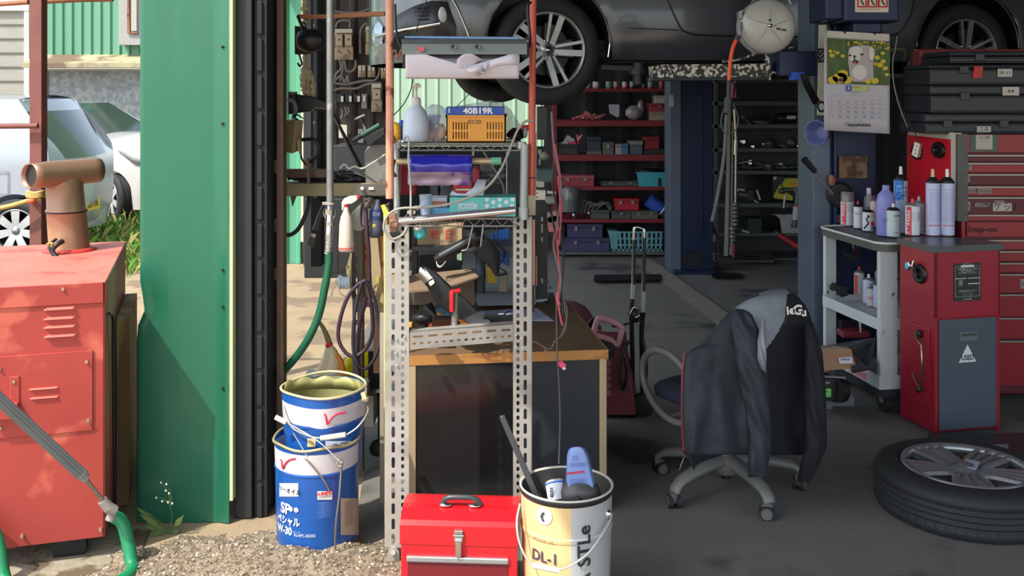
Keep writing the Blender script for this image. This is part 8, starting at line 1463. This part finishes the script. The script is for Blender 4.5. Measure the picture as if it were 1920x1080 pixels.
b = solo('teal_basin', 'turquoise plastic basin on the fourth red shelf', 'basin', pm('teal_plastic', (50, 150, 164), .4, 0, .08), BLACK); b.loft([[W(x0, y, YS + .02), W(x1, y, YS + .02), W(x1, y, YS + .3), W(x0, y, YS + .3)] for x0, x1, y in ((1198, 1256, 350), (1194, 1258, 325), (1190, 1259, 323))], smooth=False); b.m(BLACK).pbox(1234, 1240, 334, 349, YS + .015, .006); b.ball(W(1222, 322, YS + .1), (.14, .05, .03), 12, 6, .3); b.end(.003)
b = solo('clear_bag', 'large clear bag of parts at left of the fifth red shelf', 'bag', pm('dull_bag2', (96, 98, 98), .2, 0, .25, 12, bump=.6, bs=15)); b.loft([[W(x0, y, YS - .02), W((x0 + x1) / 2, y, YS - .06), W(x1, y, YS - .02), W(x1, y, YS + .15), W(x0, y, YS + .15)] for x0, x1, y in ((1053, 1084, 398), (1051, 1086, 375), (1053, 1089, 355), (1062, 1078, 350))]); b.end()
b = solo('cable_scrap', 'tangle of grey leads on the fifth red shelf', 'cable', fm((96, 100, 98)), CHROME)
for k in range(5): tw(b, [(1090 + k * 6, 400 - k, YS + .05), (1096 + k * 7, 376 + k * 3, YS + .07), (1112 + k * 7, 388 - k * 2, YS + .05), (1130 + k * 4, 378 + k * 3, YS + .08), (1146, 396, YS + .06)], .008, 6)
b.m(CHROME).ball(W(1076, 404, YS - .03), (.018, .015, .03), 8, 6, .2); b.ball(W(1104, 400, YS + .02), (.015, .015, .02), 8, 6); b.end()
bx('dark steel box left of three on the fifth red shelf', 'metal_box', 'box', 1108, 1143, 394, 411, (72, 76, 72)); bx('dented dark steel box in the middle of the fifth red shelf', 'metal_box', 'box', 1147, 1184, 396, 411, (70, 72, 70), latches=1); bx('olive latched tool case right of three on the fifth red shelf', 'metal_box', 'case', 1185, 1234, 396, 411, (92, 92, 84), latches=2)
bx('bright red small tool case on the fifth red shelf', 'tool_case', 'case', 1153, 1198, 372, 394, (176, 24, 40), latches=2, Y=YS + .1)
b = solo('blue_tin', 'dark blue tin tilted on the fifth red shelf', 'tin', fm((44, 80, 170)), fm((40, 50, 70)), WHITE); b.cyl(W(1216, 374, YS + .1), W(1240, 392, YS + .1), .065, n=20); b.m(b.mats[1]).cyl(W(1240, 392, YS + .1), W(1252, 401, YS + .1), .065, n=20); b.m(WHITE).cyl(W(1240, 392, YS + .1), W(1242, 393.4, YS + .1), .066, n=20); b.end()
PU = (58, 54, 92)
bx('purple tool case on top of another at the bottom left shelf', 'tool_case', 'case', 1064, 1130, 420, 446, PU, latches=2); bx('wider purple tool case beneath the other on the bottom shelf', 'tool_case', 'case', 1058, 1143, 447, 471, (62, 58, 96), latches=2, Y=YS - .02)
t = Thing('teal_basket', 'grey turquoise slatted basket on the bottom shelf', 'basket', tuple(W(1193, 471, YS)))
p = t.part('basket', pm('teal_slats', (96, 150, 156), .5, 0, .1)); Yq = YS - .02
for k in range(12): x = 1148 + k * 8.2; p.pprism([(x - 3 + (k - 6) * .4, 434), (x + 1.5 + (k - 6) * .4, 434), (x + 1.5, 470), (x - 2, 470)], Yq, .01)
for y in (434, 446, 458, 468): p.pprism([(1145, y), (1243, y), (1242, y + 3), (1147, y + 3)], Yq + .002, .012)
p.pprism([(1140, 432), (1160, 434), (1158, 470), (1150, 470)], Yq + .004, .25); p.pbox(1146, 1240, 467, 470, Yq, .3); p.end()
p = t.part('contents', fm((44, 50, 56))); p.pbox(1160, 1238, 440, 467, Yq + .05, .2); p.end(.02)
b = solo('dark_crates', 'dark crates on the floor left end under the red shelf', 'crate', fm((36, 40, 44))); b.pbox(1043, 1060, 420, 480, YS + .1, .3); b.end(.01)
# ---- dark grey shelf unit right of the far column
YD = 9.25
t = Thing('storage_shelf', 'dark grey storage shelf between the two lift columns', 'shelf', (X_(1435, YD), YD, 0))
for a_, c_ in ((148, 155), (190, 198), (233, 241), (278, 285), (320, 327), (381, 389), (437, 443), (484, 489)):
    p = t.part('shelf', SG); p.pbox(1340, 1560, a_, c_, YD, .42); p.end(.003)
for px in (1340, 1552): p = t.part('upright', SG); p.box(X_(px, YD), X_(px + 6, YD), YD, YD + .04, 0, 2.2); p.end()
p = t.part('back_panel', fm((36, 38, 42))); p.box(X_(1340, YD), X_(1560, YD), YD + .42, YD + .43, 0, 2.2); p.end()
TOOL = pm('oily_tool', (96, 98, 98), .4, .6, .25, 20)
def zd(y): return Z_(y, YD)
def tool(lb, fn, nm='hand_tool', cat='tool', m_=None): b = solo(nm, lb, cat, m_ or TOOL, BLACK, CHROME, fm((206, 206, 200))); fn(b); b.end()
tool('air drill with pale label on the third dark shelf', lambda b: (b.m(BLACK).cyl(W(1455, 222, YD), W(1498, 220, YD), .05), b.m(b.mats[3]).pbox(1476, 1492, 217, 223, YD - .055, .01), b.m(BLACK).cyl(W(1490, 222, YD), W(1495, 232, YD), .03)), 'air_drill')
tool('grey rags left of the air drill on dark shelf', lambda b: b.ball(W(1430, 229, YD + .05), (.09, .05, .03), 12, 6, .25), 'rag', 'rag')
tool('short hammer on the third dark shelf', lambda b: (b.cyl(W(1396, 222, YD), W(1408, 234, YD), .012), b.ball(W(1395, 220, YD), (.03, .02, .02), 8, 6)), 'hammer', 'hammer')
for x, y, r, lb in ((1394, 266, .03, 'steel ring nut at left of the fourth dark shelf'), (1412, 275, .02, 'small socket beside the ring nut on fourth dark shelf'), (1497, 274, .016, 'small ring at right of the fourth dark shelf')):
    tool(lb, lambda b: b.m(CHROME).lathe([(r * .5, 0), (r, .0), (r, -.02), (r * .5, -.02)], 14, c=W(x, y, YD + .02), ax='y'), 'socket', 'socket')
tool('dark motor part in the middle of the fourth dark shelf', lambda b: (b.ball(W(1440, 270, YD + .05), (.07, .05, .055), 14, 8, .15), b.m(CHROME).ball(W(1432, 270, YD), (.02, .02, .02), 8, 6, .2)), 'motor_part', 'part')
tool('dark alternator part right on the fourth dark shelf', lambda b: (b.ball(W(1483, 267, YD + .05), (.05, .05, .055), 14, 8, .15), b.cyl(W(1462, 272, YD), W(1478, 277, YD), .012)), 'motor_part', 'part')
tool('white capped plug at right end of the fourth dark shelf', lambda b: b.m(b.mats[3]).cyl(W(1514, 272, YD), W(1514, 278, YD), .012), 'plug', 'plug')
tool('long chrome ratchet on the fifth dark shelf', lambda b: (b.m(CHROME).cyl(W(1384, 306, YD), W(1409, 301, YD), .012), b.ball(W(1408, 301, YD), (.02, .02, .02), 8, 6), b.lathe([(.012, 0), (.022, 0), (.022, -.02)], 12, c=W(1407, 306, YD), ax='y')), 'ratchet', 'ratchet')
tool('grey spanner with round head on the fifth dark shelf', lambda b: (b.cyl(W(1415, 305, YD), W(1436, 311, YD), .014), b.ball(W(1442, 312, YD), (.04, .03, .04), 12, 8)), 'spanner', 'spanner')
tool('two short bars left of the round-headed spanner', lambda b: (b.cyl(W(1390, 307, YD), W(1404, 316, YD), .008), b.cyl(W(1420, 316, YD), W(1430, 310, YD), .008)), 'bar', 'bar')
tool('chrome tipped socket extension on the fifth dark shelf', lambda b: (b.cyl(W(1448, 307, YD), W(1470, 309, YD), .012), b.m(b.mats[3]).cyl(W(1460, 307.5, YD), W(1466, 308, YD), .013)), 'extension_bar', 'bar')
tool('dark clutter of tools along the fifth dark shelf', lambda b: [b.ball(W(1380 + k * 13, 314, YD + .1), (.05, .04, .025), 8, 6, .3) for k in range(10)], 'tool_heap', 'tools')
tool('hub puller with white jaws on the sixth dark shelf', lambda b: (b.m(b.mats[3]).pprism([(1418, 358), (1421, 356), (1427, 375), (1424, 375)], YD, .03), b.pprism([(1412, 373), (1424, 380), (1416, 379)], YD, .03), b.m(TOOL).cyl(W(1383, 364, YD), W(1400, 366, YD), .04), b.m(b.mats[3]).cyl(W(1383, 356, YD), W(1396, 358, YD), .016), b.cyl(W(1384, 367, YD), W(1392, 368, YD), .02), b.m(BLACK).pbox(1401, 1412, 356, 376, YD, .1)), 'hub_puller', 'puller')
b = solo('yellow_carton', 'yellow and black striped box on the sixth dark shelf', 'box', fm((190, 180, 20)), fm((24, 30, 30)), fm((220, 120, 30)), fm((176, 176, 170))); Yy = YD - .03
b.m(b.mats[1]).pprism([(1449, 330), (1502, 333), (1502, 376), (1449, 370)], Yy, .15); b.m(b.mats[0]).pprism([(1472, 335), (1502, 334), (1502, 351), (1470, 352), (1466, 346)], Yy - .003, .003); b.pprism([(1450, 368), (1462, 346), (1468, 352), (1470, 374), (1452, 372)], Yy - .003, .003); b.pprism([(1470, 358), (1486, 368), (1486, 376), (1470, 374)], Yy - .003, .003); b.m(b.mats[2]).pprism([(1480, 344), (1502, 343), (1502, 346), (1480, 347)], Yy - .005, .003); b.m(b.mats[3]).pbox(1450, 1456, 331, 337, Yy - .004, .003); b.end()
tool('grease gun with a red ring hanging before the dark shelf', lambda b: (b.m(b.mats[3]).cyl(W(1493, 386, YD - .04), W(1491, 412, YD - .04), .028), b.m(fm((190, 40, 50))).cyl(W(1493, 383, YD - .04), W(1493, 387, YD - .04), .03), b.m(TOOL).cyl(W(1495, 360, YD - .04), W(1493, 384, YD - .04), .016, .022), b.cyl(W(1491, 412, YD - .04), W(1489, 425, YD - .04), .02), b.pprism([(1486, 352), (1502, 350), (1504, 362), (1492, 366)], YD - .06, .05)), 'grease_gun', 'grease gun')
tool('thin white nozzled air gun hanging before the yellow box', lambda b: (b.m(b.mats[3]).cyl(W(1472, 366, YD - .03), W(1469, 390, YD - .03), .012, .007), b.m(BLACK).cyl(W(1471, 390, YD - .03), W(1470, 404, YD - .03), .005), b.m(TOOL).ball(W(1466, 358, YD - .03), (.04, .03, .03), 10, 6, .2), b.cyl(W(1470, 355, YD - .03), W(1486, 356, YD - .03), .02)), 'air_gun', 'air gun')
b = solo('drain_pan', 'white grey plastic pan with black scribble on the lower dark shelf', 'pan', pm('white_pan', (160, 162, 160), .5, 0, .12, 8), BLACK); b.loft([[W(x0, y, YD - .03), W(x1, y, YD - .03), W(x1, y, YD + .3), W(x0, y, YD + .3)] for x0, x1, y in ((1466, 1525, 437), (1462, 1527, 410), (1455, 1530, 404), (1445, 1530, 402))], smooth=False); b.m(BLACK).text('G-345', .07, W(1500, 423, YD - .035)); b.end(.004)
tool('green grey crates on the lower dark shelf', lambda b: b.m(fm((34, 44, 44))).pbox(1402, 1428, 410, 437, YD + .05, .2), 'crate', 'crate')
tool('white screwdriver lying on the lower dark shelf', lambda b: b.m(b.mats[3]).cyl(W(1391, 432, YD), W(1405, 436, YD), .01), 'screwdriver', 'screwdriver')
b = solo('red_lever', 'dark red steel lever slanting down below the white pan', 'lever', fm((140, 22, 36)), TOOL); b.cyl(W(1464, 442, 8.9), W(1521, 478, 8.6), .03, .03, 8); b.cyl(W(1521, 476, 8.6), W(1523, 512, 8.6), .03, .03, 8); b.m(TOOL).cyl(W(1454, 434, 8.95), W(1466, 443, 8.9), .012); b.end()
b = solo('floor_sheets', 'grey sheets and dark scrap lying below the dark shelf', 'sheet', fm((70, 72, 72)), BLACK); b.loft([[W(x, y, Y_) for x, y, Y_ in ((1375, 488, 9.0), (1452, 488, 9.0), (1440, 472, 9.2), (1380, 474, 9.2))], [W(x, y + 4, Y_) for x, y, Y_ in ((1375, 488, 9.0), (1452, 488, 9.0), (1440, 472, 9.2), (1380, 474, 9.2))]], smooth=False); b.m(BLACK).pbox(1400, 1420, 483, 485, 8.98, .1); b.end()
b = solo('oxygen_bottle', 'slim dark maroon gas bottle beside the far lift column', 'bottle', fm((64, 36, 48)), fm((130, 110, 130)), fm((150, 150, 150))); c_ = Vector((X_(1336, 8.7), 8.7, 0)); b.lathe([(.035, 0), (.037, .02), (.037, .30), (.025, .34), (.012, .36)], 20, c=(c_.x, c_.y, .02)); b.m(b.mats[1]).box(c_.x - .02, c_.x + .02, c_.y - .04, c_.y - .036, .26, .32); b.m(b.mats[2]).text('A4', .06, (c_.x, c_.y - .041, .13), rot=pi / 2); b.end()
b = solo('steel_rod', 'tall pale chain hoist rails standing between the columns', 'rail', fm((150, 150, 140), .4, .5), TOOL, BLACK); Yr = 8.3
b.m(b.mats[0]).pprism([(1366, 210), (1370, 210), (1365, 480), (1358, 480)], Yr, .02); b.pprism([(1373, 228), (1375, 228), (1372, 478), (1368, 478)], Yr, .02)
for k in range(30): b.m(BLACK).ball(W(1370.5 - k * .1, 230 + k * 8, Yr), (.008, .008, .014), 6, 4)
b.end()
b = solo('strut_tube', 'chrome strut with ribbed sleeves and a dark red foot standing by the rails', 'strut', fm((176, 174, 164), .3, .6), TOOL, fm((96, 36, 48))); b.cyl(W(1377, 205, Yr), W(1380, 262, Yr), .012); b.cyl(W(1380, 262, Yr), W(1379, 290, Yr), .018); b.cyl(W(1380, 290, Yr), W(1379, 380, Yr), .010); b.m(TOOL)
for k in range(10): q = 380 + k * 7.5; b.cyl(W(1379 - (k > 5) * 4, q, Yr), W(1379 - (k > 5) * 4, q + 5, Yr), .028 if k % 2 else .034)
b.m(b.mats[2]).cyl(W(1376, 455, Yr), W(1376, 482, Yr), .018); b.end()
b = solo('pink_cloth', 'pink printed cloth hanging by the orange hose', 'cloth', fm((176, 110, 140)), fm((200, 190, 190))); b.sheet([[W(1370 + i * 2.4 + j * .5, 152 + j * 8, 8.2 + .03 * sin(i * 2 + j)) for i in range(5)] for j in range(5)]); b.m(b.mats[1]).sheet([[W(1377 + i * 1.3, 150 + j * 3, 8.18) for i in range(3)] for j in range(3)]); b.end(solid=.01)
